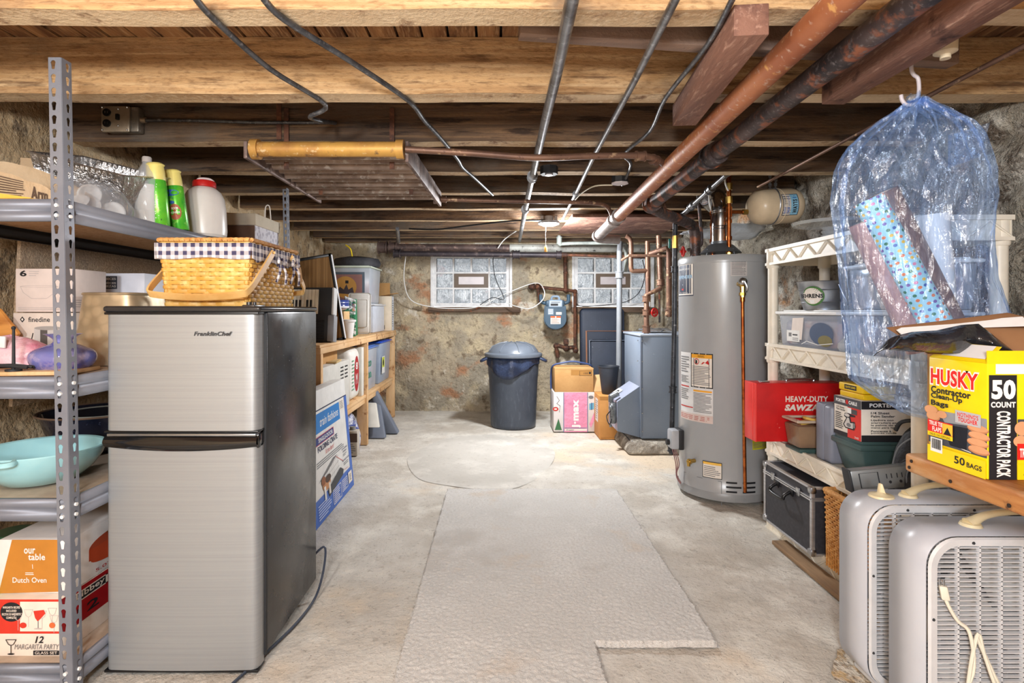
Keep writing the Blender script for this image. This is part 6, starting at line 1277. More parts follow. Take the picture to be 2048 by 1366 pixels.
p = V((1.475, 2.50, 1.101)); t = thing('metal_bucket', 'galvanised metal bucket with a round red and green label on the white shelving', 'bucket', p)
b = B(lay('bucket_galvanised', (176, 180, 184), [(16, .35, .6, (140, 144, 150), (1, 1, 1), 1, 'voro'), (5, .5, .7, (206, 200, 180))], .35, .7)); b.shell([(0, 0), (.082, 0), (.082, .006), (.090, .03), (.092, .032), (.090, .036), (.100, .085), (.103, .087), (.100, .091), (.106, .122), (.110, .126), (.106, .128), (.102, .12), (.080, .006), (0, .004)], p, 56); bu = done(b, 'bucket_body', t)
b = B(CHROME); b.tube([p+V((0, -.108, .11)), p+V((.03, -.125, .03)), p+V((.06, -.11, .04))], .0025, 6, 5); done(b, 'bail_handle', t)
def bf(x, y, l): a = -PI*.93+x*.075/.098; r = .0865+.018*y*.9+l+.003; return V((p.x+r*math.cos(a), p.y+r*math.sin(a), p.z+.018+.085*y))
artwork(bu, bf, [('e', .5, .5, .62, .5, pl((70, 120, 60), .4)), ('e', .45, .5, .52, .42, PAPER), ('p', [(0, .66), (.9, .66), (.75, .86), (.45, .92), (.15, .86)], RED), ('p', [(0, .36), (.9, .36), (.75, .16), (.45, .09), (.15, .16)], RED), ('r', -.1, .36, 1.0, .66, PAPER), ('t', 'BEHRENS', -.35, .40, 1.05, .62, INK, .05), ('r', .3, .12, .55, .3, WHITE)], 'bucket_label', lift=.0012, nd=6)
p = V((1.43, 2.03, Z9)); 
b = B(GLASS); b.shell([(0, 0), (.03, 0), (.042, .02), (.04, .04), (.02, .06), (.012, .07), (.014, .08)], (1.42, 2.232, Z9+.0), 24); done(b, 'glass_ornament', None, 'small round glass ornament beside the clear bin at the bag edge', 'ornament')
# second tier
Z8 = .456
t = thing('saw_case', 'long red metal saw case standing on the white shelving, lettered HEAVY-DUTY', 'tool case', (1.45, 2.69, Z8+.018))
CR = lay('red_enamel', (206, 30, 32), [(5, .4, .7, (176, 22, 26)), (40, .68, .72, (230, 150, 140))], .35)
b = B(CR); b.box(1.225, 2.625, .474, 1.655, 2.735, .752, .005); cs = done(b, 'case_body', t)
b = B(pl((230, 60, 56), .35)); b.box(1.222, 2.65, .478, 1.2265, 2.72, .748, .002); b.box(1.224, 2.622, .474, 1.23, 2.738, .753, .001); done(b, 'end_panel', t)
b = B(CHROME); b.box(1.27, 2.66, .752, 1.31, 2.70, .757, .002); b.tube([(1.40, 2.68, .755), (1.41, 2.68, .764), (1.52, 2.68, .766), (1.53, 2.68, .755)], .005, 8, 3); done(b, 'latch_and_handle', t)
artwork(cs, plane_map((1.225, 2.625, .474), (1, 0, 0), (0, 0, 1), .43, .278), [('t', 'HEAVY-DUTY', .33, .68, .80, .78, PAPER, .03), ('t', 'SAWZALL', .32, .53, .80, .64, PAPER, .06, .2)])
bin_('brown_tray', 'smoky brown plastic bin of small packets in front of the red saw case', 1.335, 2.46, .478, 1.50, 2.60, .60, None, lay('smoky_brown_plastic', (150, 122, 100), [(4, .4, .7, (130, 104, 84))], .15, alpha=.72), pl((206, 170, 110), .6), tap=.018)
b = B(pl((196, 178, 160), .2)); b.tube([(1.34, 2.465, .60), (1.495, 2.465, .60), (1.495, 2.595, .60), (1.34, 2.595, .60), (1.34, 2.465, .60)], .006, 8)
b.box(1.34, 2.47, .596, 1.36, 2.59, .604); done(b, 'tray_rim', USED[-1][0])
b = B(pl((224, 184, 90), .5)); b.boxc((1.44, 2.50, .60), (.11, .03, .012), Matrix.Rotation(.25, 3, 'Y'), .002); b.boxc((1.42, 2.53, .59), (.09, .05, .01), Matrix.Rotation(-.2, 3, 'Y'), .002); done(b, 'wood_scraps', None, 'yellowish offcuts sticking out of the smoky brown bin', 'offcuts')
b = B(lay('dark_green_plastic', (58, 82, 80), [(4, .4, .7, (46, 68, 66))], .3)); b.box(1.35, 2.47, .457, 1.50, 2.60, .477, .008); done(b, 'green_lid', None, 'flat green plastic lid beneath the smoky brown bin', 'lid')  # a loose plastic lid lying flat under the brown bin
b = B(lay('grey_tool_case', (128, 132, 146), [(4, .4, .7, (116, 120, 134))], .45)); b.box(1.385, 2.30, Z8, 1.50, 2.415, .70, .016, 3); b.box(1.380, 2.345, Z8+.004, 1.50, 2.40, .704, .01); gc = done(b, 'tool_case', None, 'upright grey plastic drill case on the white shelving', 'tool case')
artwork(gc, plane_map((1.385, 2.30, Z8), (1, 0, 0), (0, 0, 1), .115, .244), [('o', .55, .42, .95, .62, .04, pl((100, 104, 118), .4)), ('o', .64, .48, .86, .56, .03, pl((100, 104, 118), .4))], 'moulded_mark')
# green bin, sander box, yellow case
GRB = lay('green_tub_plastic', (62, 84, 84), [(4, .4, .7, (50, 72, 72))], .35)
t = thing('green_tub', 'dark green lidded plastic tub under the palm sander carton', 'storage tub', (1.51, 2.19, Z8))
b = B(GRB); b.hexa([(1.415, 2.12, Z8), (1.60, 2.12, Z8), (1.60, 2.26, Z8), (1.415, 2.26, Z8), (1.39, 2.108, .565), (1.63, 2.108, .565), (1.63, 2.28, .565), (1.39, 2.28, .565)], .008); done(b, 'tub_body', t)
b = B(GRB); b.box(1.378, 2.098, .562, 1.642, 2.288, .585, .006); b.box(1.39, 2.11, .583, 1.63, 2.276, .597, .004); done(b, 'lid', t)
SG = pl((74, 76, 80), .5); SW = pl((226, 218, 206), .6)
carton('sander_box', 'black, cream and red palm sander carton on the dark green tub, lettered PORTER CABLE', 1.385, 2.105, .598, 1.64, 2.275, .752, SW,
    [('r', 0, .8, 1, 1, INK), ('t', 'PORTER CABLE', .12, .85, .8, .95, WHITE, .03), ('r', 0, 0, 1, .16, INK), ('t', '1/4 Sheet', .14, .68, .42, .74, INK, .02), ('t', 'Palm Sander', .14, .60, .50, .66, INK, .02), ('t', 'Lijadora con', .14, .50, .48, .56, INK, .02), ('t', 'agarradera para', .14, .44, .58, .49, INK, .02), ('t', 'la palma de la', .14, .38, .54, .43, INK, .02), ('t', 'mano para lija', .14, .32, .50, .37, INK, .02), ('t', 'Ponceuse à', .14, .24, .44, .29, INK, .02), ('t', 'poignée ronde', .14, .19, .52, .235, INK, .02)],
    ('-', [('r', 0, 0, 1, .1, INK), ('r', .52, 0, 1, .78, pl((214, 52, 44), .5)), ('r', 0, .78, 1, 1, SG), ('t', 'PORTER', .08, .85, .44, .94, WHITE, .05), ('e', .5, .895, .05, .06, RED), ('t', 'CABLE', .56, .85, .86, .94, WHITE, .05), ('t', '1/4 Sheet', .1, .70, .4, .75, INK, .01), ('t', 'Palm Sander', .1, .64, .44, .69, INK, .01), ('l', .06, .16, .36, .6, 9, INK), ('r', .52, .62, .66, .76, WHITE), ('r', .66, .62, .86, .74, SG), ('t', '340', .78, .03, .92, .08, WHITE),
     ('p', [(.36, .30), (.44, .22), (.76, .22), (.82, .32), (.78, .44), (.66, .42), (.62, .54), (.80, .56), (.80, .60), (.56, .62), (.42, .60), (.40, .52), (.48, .48), (.42, .40)], INK), ('p', [(.40, .31), (.46, .25), (.72, .25), (.74, .40), (.62, .38), (.58, .50), (.52, .50), (.46, .40)], pl((206, 200, 196), .4)), ('e', .51, .56, .09, .04, pl((206, 200, 196), .4)), ('e', .57, .32, .08, .05, INKG), ('r', .72, .28, .80, .40, INKG)]))
t = thing('yellow_case', 'small yellow plastic case with a black badge on the palm sander carton', 'case', (1.46, 2.19, .753))
b = B(pl((240, 196, 20), .4)); b.box(1.40, 2.115, .753, 1.52, 2.262, .775, .004); b.box(1.397, 2.112, .777, 1.523, 2.265, .808, .005); c = done(b, 'case_body', t)
artwork(c, plane_map((1.3968, 2.262, .777), (0, -1, 0), (0, 0, 1), .147, .03), [('r', .25, .25, .75, .85, INK), ('t', 'QUICK LOAD', .29, .4, .71, .7, YEL, .02)])
# backpack
t = thing('backpack', 'black backpack with grey piping slumped on the white shelving behind the power strip', 'backpack', (1.52, 1.95, Z8))
BK = lay('black_cordura', (34, 35, 40), [(9, .4, .7, (48, 50, 56))], .7, bump=[(40, .004), (8, .02)])
b = B(BK); b.grid(lambda u, v: V((1.52, 1.945, Z8))+V(((.13*math.cos(2*PI*u))*(1-.25*v)*(1-v**5)**.5-.0*v, (.10*math.sin(2*PI*u))*(1-.3*v)*(1-v**5)**.5, .245*v+.008*noise.noise(V((math.cos(2*PI*u)*2, math.sin(2*PI*u)*2, v*5))))), 40, 20, cu=True); done(b, 'pack_body', t, normals=False)
b = B(BK); b.grid(lambda u, v: V((1.48, 1.90, Z8))+V(((.10*math.cos(2*PI*u))*(1-v**4)**.5, (.08*math.sin(2*PI*u))*(1-v**4)**.5, .15*v)), 32, 12, cu=True); done(b, 'front_pocket', t, normals=False)
b = B(pl((110, 114, 120), .5)); 
b.tube([(1.40, 1.88, .47), (1.385, 1.87, .55), (1.42, 1.84, .60), (1.50, 1.82, .61)], .003, 6, 5); b.tube([(1.395, 1.96, .52), (1.40, 1.93, .62), (1.44, 1.88, .68)], .003, 6, 5); done(b, 'piping', t)
b = B(BLACKM); b.tube([(1.44, 2.0, .665), (1.45, 1.98, .70), (1.50, 1.95, .708), (1.54, 1.94, .69)], .007, 8, 5); done(b, 'carry_loop', t)
# power strip
t = thing('power_strip', 'grey metal power strip with three outlets resting on the edge of the white shelving', 'power strip', (1.335, 1.99, .478), None, (math.radians(-4), math.radians(-9), math.radians(-10)))
PSM = lay('grey_power_strip', (124, 126, 126), [(6, .4, .7, (104, 106, 106)), (30, .6, .7, (140, 128, 116))], .35, .3)
b = B(PSM); b.box(-.09, -.10, 0, .16, -.05, .072, .006); c = done(b, 'strip_body', t)
it = [('o', .1, .15, .35, .85, .015, BLACKM)]
for i in range(3): it += [('r', .44+.13*i, .5, .452+.13*i, .72, INK), ('r', .50+.13*i, .5, .512+.13*i, .72, INK), ('e', .478+.13*i, .33, .018, .07, INK)]
artwork(c, plane_map((-.09, -.10, 0), (1, 0, 0), (0, 0, 1), .25, .072), it, 'outlet_slots')
b = B(BLACKM); b.box(-.096, -.104, -.003, -.088, -.046, .076, .003); done(b, 'end_cap', t)
# bottom tier: flight case, wicker basket
t = thing('flight_case', 'black equipment case with aluminium edges and a carry handle on the lowest white shelf', 'case', (1.48, 2.52, .067))
fx0, fx1, fy0, fy1, fz0, fz1 = 1.315, 1.66, 2.315, 2.735, .067, .357
b = B(lay('black_laminate', (48, 48, 54), [(60, .45, .7, (60, 60, 66))], .55)); b.box(fx0+.004, fy0+.004, fz0+.004, fx1-.004, fy1-.004, fz1-.004); done(b, 'case_body', t)
AL = lay('brushed_aluminium', (206, 206, 208), [(4, .4, .7, (184, 184, 188), (1, 1, 30))], .3, .8)
b = B(AL); e = .016
for x in (fx0, fx1-e):
    for y in (fy0, fy1-e): b.box(x, y, fz0, x+e, y+e, fz1, .002)
for z in (fz0, fz1-e*.7):
    for x in (fx0, fx1-e): b.box(x, fy0, z, x+e, fy1, z+e*.7, .002)
    for y in (fy0, fy1-e): b.box(fx0, y, z, fx1, y+e, z+e*.7, .002)
for q in ((fx0-.002, fy0, .298, fx0+.01, fy1, .304), (fx0-.002, fy0, .308, fx0+.01, fy1, .313), (fx0, fy0-.002, .298, fx1, fy0+.01, .313)): b.box(*q)
done(b, 'aluminium_edging', t)
b = B(CHROME)
for z in (fz0+.014, fz1-.014):
    for y in (fy0+.012, fy1-.012):
        b = B(CHROME); b.boxc((fx0+.008, y, z), (.028, .032, .032), None, .009); done(b, 'corner_cap', t)
for q in ((fx0+.06, fy0-.006, .285, fx0+.12, fy0+.002, .325), (fx0-.006, 2.40, .29, fx0, 2.43, .325), (fx0-.006, 2.62, .29, fx0, 2.65, .325)): b = B(CHROME); b.box(*q, bev=.002); done(b, 'latch', t)
b = B(BLACK); b.tube([(fx0-.003, 2.60, .285), (fx0-.03, 2.60, .268), (fx0-.035, 2.59, .25), (fx0-.035, 2.49, .25), (fx0-.03, 2.48, .268), (fx0-.003, 2.48, .285)], .008, 10, 3)
b.box(fx0-.006, 2.455, .27, fx0+.0, 2.50, .30, .002); b.box(fx0-.006, 2.58, .27, fx0+.0, 2.625, .30, .002); done(b, 'carry_handle', t)
t = thing('wicker_basket', 'honey brown wicker basket between the equipment case and the white fan', 'basket', (1.48, 2.06, .067))
b = B(WICKER); x0, x1, y0, y1, z0, h = 1.325, 1.64, 1.90, 2.235, .068, .30
def wk_f(s, z):
    P = 2*((x1-x0)+(y1-y0)); d = s*P; r = .012*(1-z)
    a = x1-x0; c = y1-y0
    if d < c: return V((x0+r, y1-d, 0)), V((-1, 0, 0))
    d -= c
    if d < a: return V((x0+d, y0+r, 0)), V((0, -1, 0))
    d -= a
    if d < c: return V((x1-r, y0+d, 0)), V((1, 0, 0))
    d -= c; return V((x1-d, y1-r, 0)), V((0, 1, 0))
rows = 30; ns = 84
for r in range(rows):
    z = (r+.5)/rows; pts = []
    for i in range(ns*1+1):
        q, nrm = wk_f((i % ns)/ns+1e-6, z); pts.append(V((q.x, q.y, z0+h*z))+nrm*.004*(1 if (i+r) % 2 else -1))
    b.tube(pts, .0046, 5, 0, False)
for i in range(ns):
    q, nrm = wk_f(i/ns+1e-6, .5); b.cyl((q.x, q.y, z0), (q.x, q.y, z0+h), .0035, n=5)
done(b, 'woven_body', t)
b = B(WICKER); pts = []
for i in range(161): q, nrm = wk_f((i % 160)/160+1e-6, 1); pts.append(V((q.x, q.y, z0+h+.006+.002*(i % 2))))
b.tube(pts, .011, 8); done(b, 'braided_rim', t)
# wooden sill board on the floor along the shelving
b = B(lay('raw_floor_board', (160, 130, 98), [(4, .4, .65, (120, 94, 68), (5, .5, 5))], .8)); b.box(1.29, 1.70, 0, 1.36, 2.60, .018, .002); done(b, 'floor_board', None, 'thin dusty board lying on the floor along the foot of the white shelving', 'board')
b = B(lay('dirt_rubble', (120, 84, 56), [(14, .4, .6, (84, 58, 40)), (40, .55, .68, (176, 140, 100))], .95, bump=(30, .02)))
b.grid(lambda u, v: (1.60+.19*(u-.5)+.0, 3.02+.36*(v-.5), .006+.022*max(0, 1-((u-.5)**2+(v-.5)**2)*4)+.018*abs(noise.noise(V((u*12, v*16, 0))))*(1 if .1 < u < .9 and .1 < v < .9 else 0)), 30, 40); done(b, 'dirt_pile', None, 'brown dirt and rubble on the floor at the foot of the water heater', 'dirt', kind='stuff', normals=False)

# ================================================================ hook and hanging bag
b = B(pl((206, 196, 200), .4)); hk = [(1.185, 1.55, 1.76), (1.185, 1.55, 1.74), (1.19, 1.55, 1.735), (1.212, 1.55, 1.72), (1.215, 1.55, 1.70), (1.215, 1.55, 1.66), (1.205, 1.55, 1.635), (1.185, 1.55, 1.632), (1.165, 1.55, 1.648), (1.16, 1.55, 1.67)]
hk = [(x-.07, y, z) for x, y, z in hk]; hk = [(1.072, 1.55, 1.75)]+hk[1:]
hk = [at(1823, 122, 1.55), at(1823, 140, 1.55), at(1828, 150, 1.55), at(1836, 157, 1.55), at(1838, 178, 1.55), at(1835, 196, 1.55), at(1826, 208, 1.55), at(1812, 209, 1.55), at(1804, 200, 1.55), at(1802, 190, 1.55)]
b.tube(hk, .0052, 10, 4); done(b, 'ceiling_hook', None, 'white coated steel hook holding the blue plastic bag', 'hook')
SH = [(200, 1822, 1842), (212, 1806, 1862), (225, 1790, 1900), (245, 1758, 1940), (270, 1726, 1960), (300, 1695, 1970), (340, 1676, 1978), (400, 1673, 1976), (480, 1682, 1964), (560, 1692, 1968), (640, 1702, 2004), (700, 1710, 1992), (760, 1716, 1950), (800, 1770, 1900), (835, 1835, 1862)]
def sh_(t):
    py = 200+635*t
    for (a, l0, r0), (c, l1, r1) in zip(SH, SH[1:]):
        if a <= py <= c: k = (py-a)/(c-a); return py, l0+(l1-l0)*k, r0+(r1-r0)*k
    return py, SH[-1][1], SH[-1][2]
t = thing('plastic_bag', 'big translucent blue plastic bag of wrapping paper rolls hanging from the hook', 'plastic bag', (1.2, 1.55, .80))
def bg(u, v):
    py, l, r = sh_(min(v, .9999)); a = 2*PI*u; c = at((l+r)/2, py, 1.55); wd = (r-l)/2*1.55/1106
    dp = .012+.115*min(1, v*3.2)*(1-.35*max(0, v-.6)/.4)
    k = 1+.05*math.sin(9*a+3*v)*min(1, v*5)+.09*noise.noise(V((math.cos(a)*2.4, math.sin(a)*2.4, v*1.8)))
    fold = .018*math.sin(14*a)*max(0, 1-v*2.4)+.007*noise.noise(V((math.cos(a)*9, math.sin(a)*9, v*4)))+.004*noise.noise(V((math.cos(a)*22, math.sin(a)*22, v*24)))
    return V((c.x+(wd*1.0+.0)*math.cos(a)*(1 if abs(math.cos(a)) > .9 else k)+fold*math.cos(a)*.5, 1.55+(dp*k+fold)*math.sin(a), c.z+.006*noise.noise(V((a, v*8, 1)))))
b = B(BPLASTIC); b.grid(bg, 200, 150, cu=True); done(b, 'bag_film', t, normals=False, ang=180)
b = B(BPLASTIC); b.grid(lambda u, v: at(1815+28*u+5*math.sin(v*9+u*9), 188+22*v, 1.55)+V((0, -.01+.014*math.sin(u*9+v*4), .004*math.sin(u*12))), 16, 8)
done(b, 'knotted_top', t, normals=False, ang=180); b = B(BPLASTIC)
b.grid(lambda u, v: at(1925+75*u*(1-.3*v), 238+70*v+20*(1-u), 1.55)+V((0, .05+.02*math.sin(5*u), 0)), 10, 8); done(b, 'stray_corner', t, normals=False, ang=180)
def dots():
    m, nt, bs = _new('polka_dot_paper'); N = nt.nodes; L = nt.links
    uv = N.new('ShaderNodeTexCoord'); mp = N.new('ShaderNodeMapping'); mp.inputs['Scale'].default_value = (13, 26, 1); mp.inputs['Rotation'].default_value = (0, 0, .0); L.new(uv.outputs['UV'], mp.inputs[0])
    vo = N.new('ShaderNodeTexVoronoi'); vo.voronoi_dimensions = '2D'; vo.inputs['Scale'].default_value = 1; vo.inputs['Randomness'].default_value = .28; L.new(mp.outputs[0], vo.inputs['Vector'])
    lt = N.new('ShaderNodeMath'); lt.operation = 'LESS_THAN'; lt.inputs[1].default_value = .27; L.new(vo.outputs['Distance'], lt.inputs[0])
    cr = N.new('ShaderNodeValToRGB'); cr.color_ramp.interpolation = 'CONSTANT'; cs_ = [(232, 120, 70), (240, 190, 60), (40, 120, 84), (112, 84, 160), (226, 130, 160), (60, 100, 170)]
    cr.color_ramp.elements[0].color = lin(cs_[0]); cr.color_ramp.elements[1].position = .17; cr.color_ramp.elements[1].color = lin(cs_[1])
    for i, c in enumerate(cs_[2:]): e_ = cr.color_ramp.elements.new(.34+.165*i); e_.color = lin(c)
    sp = N.new('ShaderNodeSeparateColor'); L.new(vo.outputs['Color'], sp.inputs[0]); L.new(sp.outputs[0], cr.inputs[0])
    mx = N.new('ShaderNodeMix'); mx.data_type = 'RGBA'; mx.inputs['A'].default_value = lin((168, 216, 228)); L.new(cr.outputs[0], mx.inputs['B']); L.new(lt.outputs[0], mx.inputs['Factor']); L.new(mx.outputs['Result'], bs.inputs['Base Color']); bs.inputs['Roughness'].default_value = .4
    return m
def roll(label, p0, p1, r, mat, name='wrapping_paper_roll'):
    p0, p1 = V(p0), V(p1); d = (p1-p0); x = d.normalized().cross(V((0, 1, 0))).normalized(); y = d.normalized().cross(x)
    b = B(mat); b.grid(lambda u, v: p0+d*v+(x*math.cos(2*PI*u)+y*math.sin(2*PI*u))*r*(1-.10*u), 28, 10, cu=True)
    b.grid(lambda u, v: p0+(x*math.cos(2*PI*u)+y*math.sin(2*PI*u))*r*(1-.35*v), 28, 1, cu=True)
    b.m(pl((200, 180, 166), .7)); b.grid(lambda u, v: p0+d*v*.5+(x*math.cos(2*PI*u)+y*math.sin(2*PI*u))*r*.65, 28, 1, cu=True)
    return done(b, name, None, label, 'paper roll', normals=False)
roll('pale blue wrapping paper roll with coloured polka dots in the hanging bag', at(1736, 400, 1.53), at(1882, 668, 1.48), .040, dots())
roll('mauve brown paper roll behind the polka dot roll in the hanging bag', at(1765, 385, 1.60), at(1920, 690, 1.58), .040, lay('mauve_brown_paper', (128, 94, 88), [(4, .4, .7, (104, 74, 70))], .5))
roll('dusty pink paper roll lowest and leftmost in the hanging bag', at(1722, 445, 1.555), at(1840, 700, 1.53), .035, lay('dusty_pink_paper', (182, 140, 136), [(4, .4, .62, (160, 116, 110)), (14, .55, .7, (206, 170, 166))], .6))
roll('peach paper roll tucked under the polka dot roll', at(1800, 560, 1.56), at(1875, 700, 1.54), .034, pl((226, 176, 148), .6))
roll('white paper roll standing upright at the right in the hanging bag', at(1865, 430, 1.60), at(1890, 740, 1.60), .040, pl((226, 230, 236), .5))
# ================================================================ bench and contractor bag box
t = thing('workbench', 'worn wooden bench plank at the right edge, nail heads in its rounded end', 'workbench', (1.42, .8, 0))
b = B(BENCHW); b.box(1.0, -.2, .705, 1.30, 1.36, .75, .008, 3); b.box(1.302, -.2, .705, 1.80, 1.355, .75, .004); done(b, 'bench_top', t)
b = B(pl((60, 50, 46), .5, .5))
for y, z in ((1.335, .735), (1.342, .718), (1.22, .722), (1.08, .718)): b.cyl((.998, y, z), (1.002, y, z), .004, n=10)
done(b, 'nail_heads', t)
for x, y in ((1.70, 1.26), (1.05, -.15), (1.70, -.15)):
    b = B(BENCHW); b.box(x, y, 0, x+.07, y+.07, .705, .004); done(b, 'leg', t)
hx0, hx1, hy0, hy1, hz0, hz1 = 1.008, 1.27, 1.138, 1.292, .751, .990
t = thing('contractor_bag_box', 'yellow and black HUSKY contractor bags box with open flaps on the wooden bench', 'box', ((hx0+hx1)/2, (hy0+hy1)/2, hz0))
b = B(YEL); b.box(hx0, hy0, hz0, hx1, hy1, hz1, .002); c = done(b, 'carton', t)
SK = pl((220, 160, 116), .6); SK2 = pl((196, 130, 88), .6); OL = pl((250, 244, 236), .5); HR_ = pl((226, 40, 34), .4)
def hands(dx):
    o = []
    for i in range(4): o += [('e', .86+dx+.02*(i % 2), .405-.062*i+.01, .17, .036, SK2), ('e', .86+dx+.02*(i % 2), .413-.062*i+.01, .16, .030, SK)]
    return o
FRONT = [('r', 0, .18, 1, .50, pl((74, 76, 84), .3)), ('p', [(.2, .50), (1, .52), (1, .44), (.3, .40)], pl((150, 152, 158), .3)), ('s', [(.3, .36), (.6, .33), (.8, .26)], .0015, OL), ('s', [(.4, .24), (.6, .20), (.75, .19)], .0015, OL), ('p', [(.25, .38), (.7, .40), (.68, .20), (.4, .20)], pl((30, 32, 40), .2))]+hands(0)+ \
    [('e', .06, .49, .13, .045, SK2), ('e', .05, .495, .12, .04, SK), ('e', .10, .435, .13, .045, SK2), ('e', .09, .44, .12, .04, SK), ('e', .26, .47, .09, .035, SK),
     ('t', 'HUSKY', .035, .735, .895, .915, OL, .085), ('t', 'HUSKY', .055, .75, .875, .90, HR_, .035), ('t', 'Contractor', .06, .665, .76, .73, INK, .03), ('t', 'Clean-Up', .06, .60, .62, .665, INK, .03), ('t', 'Bags', .06, .53, .38, .595, INK, .03),
     ('r', .50, .43, .92, .545, pl((190, 190, 194), .3)), ('t', "NOTHING'S", .54, .49, .88, .53, HR_, .02), ('t', 'TOUGHER', .55, .445, .87, .485, HR_, .03),
     ('r', .0, .28, .46, .40, HR_), ('r', 0, .245, .46, .285, YEL), ('t', 'TRUE TIE', .03, .35, .28, .39, OL, .03), ('t', 'FLAPS', .09, .295, .26, .34, OL, .03), ('t', 'ONE-BY-ONE DISPENSING', .04, .252, .42, .275, INK), ('p', [(.28, .29), (.46, .29), (.46, .39), (.28, .39)], pl((236, 196, 60), .4)), ('p', [(.3, .29), (.44, .29), (.37, .36)], INK),
     ('r', 0, 0, 1, .155, YEL), ('r', .06, .10, .28, .235, WHITE)]+[('r', .08+.012*i, .13, .08+.012*i+.004+.003*(i % 3), .225, INK) for i in range(15)]+[('t', '50', .50, .055, .68, .125, INK, .02), ('t', 'BAGS', .71, .055, .95, .10, INK, .02)]
artwork(c, plane_map((hx0, hy1, hz0), (0, -1, 0), (0, 0, 1), hy1-hy0, hz1-hz0), FRONT, 'front_artwork')
SIDE = [('r', .01, 0, .23, .90, INK), ('t', '50', .03, .69, .22, .86, OL, .05), ('t', 'COUNT', .025, .62, .22, .67, OL, .04), ('t', 'CONTRACTOR PACK', .07, .02, .18, .59, OL, .04, 0, -1), ('r', .235, .18, 1, .52, pl((74, 76, 84), .3)), ('e', .27, .44, .06, .06, SK), ('e', .26, .33, .06, .05, SK), ('r', .23, .16, .5, .31, HR_), ('t', 'TRUE TIE FLAPS', .25, .19, .48, .27, OL, .03), ('r', .23, .14, .5, .17, YEL), ('r', .23, 0, 1, .13, YEL), ('t', '50 BAGS', .28, .03, .6, .11, INK, .02), ('r', .06, .91, 1, .995, OL)]
artwork(c, plane_map((hx0, hy0, hz0), (1, 0, 0), (0, 0, 1), hx1-hx0, hz1-hz0), SIDE, 'side_artwork')
b = B(YEL); b.hexa([(hx0, hy0+.002, hz1), (hx0+.002, hy0+.002, hz1), (hx0+.002, hy1, hz1), (hx0, hy1, hz1), (hx0+.03, hy0+.002, hz1+.034), (hx0+.032, hy0+.002, hz1+.034), (hx0+.032, hy1-.03, hz1+.036), (hx0+.03, hy1-.03, hz1+.036)])
b.hexa([(hx0, hy0, hz1-.001), (hx1, hy0, hz1-.001), (hx1, hy0+.002, hz1-.001), (hx0, hy0+.002, hz1-.001), (hx0, hy0+.0, hz1+.026), (hx1, hy0+.0, hz1+.026), (hx1, hy0+.002, hz1+.026), (hx0, hy0+.002, hz1+.026)]); done(b, 'yellow_flaps', t)
b = B(lay('torn_white_liner', (232, 230, 230), [(5, .4, .7, (216, 212, 212))], .7)); b.add([(hx0+.028, hy0+.01, hz1+.0345), (hx0+.004, hy0+.01, hz1+.008), (hx0+.004, hy1-.03, hz1+.008), (hx0+.028, hy1-.045, hz1+.035)], [(0, 1, 2, 3)]); done(b, 'flap_liner', t)
# brown carton behind with torn flap
t = thing('cardboard_box', 'open brown carton with torn white lining behind the yellow bag box on the bench', 'box', (1.25, 1.325, .751))
b = B(KRAFT); b.box(1.05, 1.30, .751, 1.50, 1.352, 1.03, .002); done(b, 'carton', t)
b = B(lay('brown_inner_card', (150, 108, 72), [(5, .4, .7, (128, 90, 60))], .85)); 
A_ = [at(1775, 657, 1.28), at(2020, 627, 1.30), at(2075, 640, 1.25), at(2080, 712, 1.20), at(1856, 708, 1.27)]
b.prism(A_, (0, .006, .002)); fl = done(b, 'open_flap', t)
b = B(lay('torn_white_paper', (232, 230, 228), [(5, .4, .7, (218, 214, 210))], .7)); W1 = [at(1790, 660, 1.27), at(1800, 655, 1.27), at(1900, 648, 1.27), at(1960, 643, 1.27), at(2000, 636, 1.27), at(2040, 633, 1.25), at(2060, 652, 1.22), at(1960, 655, 1.255), at(1880, 662, 1.26), at(1800, 669, 1.265)]
b.prism([q+V((0, -.006, 0)) for q in W1], (0, .003, 0)); done(b, 'torn_lining', fl)
b = B(lay('black_bag_film', (20, 21, 24), [(6, .4, .7, (40, 42, 48))], .16, spec=.9, bump=(8, .01)))
def blk(u, v):
    pt = [(1778, 698), (1800, 672), (1830, 664), (1880, 661), (1930, 650), (1957, 648), (1985, 670), (2026, 702)]
    lo = [(1778, 700), (1810, 702), (1840, 703), (1880, 705), (1920, 706), (1955, 706), (1990, 704), (2030, 704)]
    k = u*7; i = min(int(k), 6); f_ = k-i
    a = V(pt[i]).lerp(V(pt[i+1]), f_); c_ = V(lo[i]).lerp(V(lo[i+1]), f_); q = a.lerp(c_, v)
    return at(q.x, q.y, 1.225-.035*math.sin(PI*v)*(1-.5*u)+.006*math.sin(u*20)-.10*max(0, u-.7))
b.grid(blk, 42, 10); b.grid(lambda u, v: blk(u, 0)+V((0, .05*v, -.02*v*v)), 42, 4); done(b, 'black_bag', None, 'glossy black plastic bag bulging out of the open yellow box', 'plastic bag', normals=False, solid=.0015)
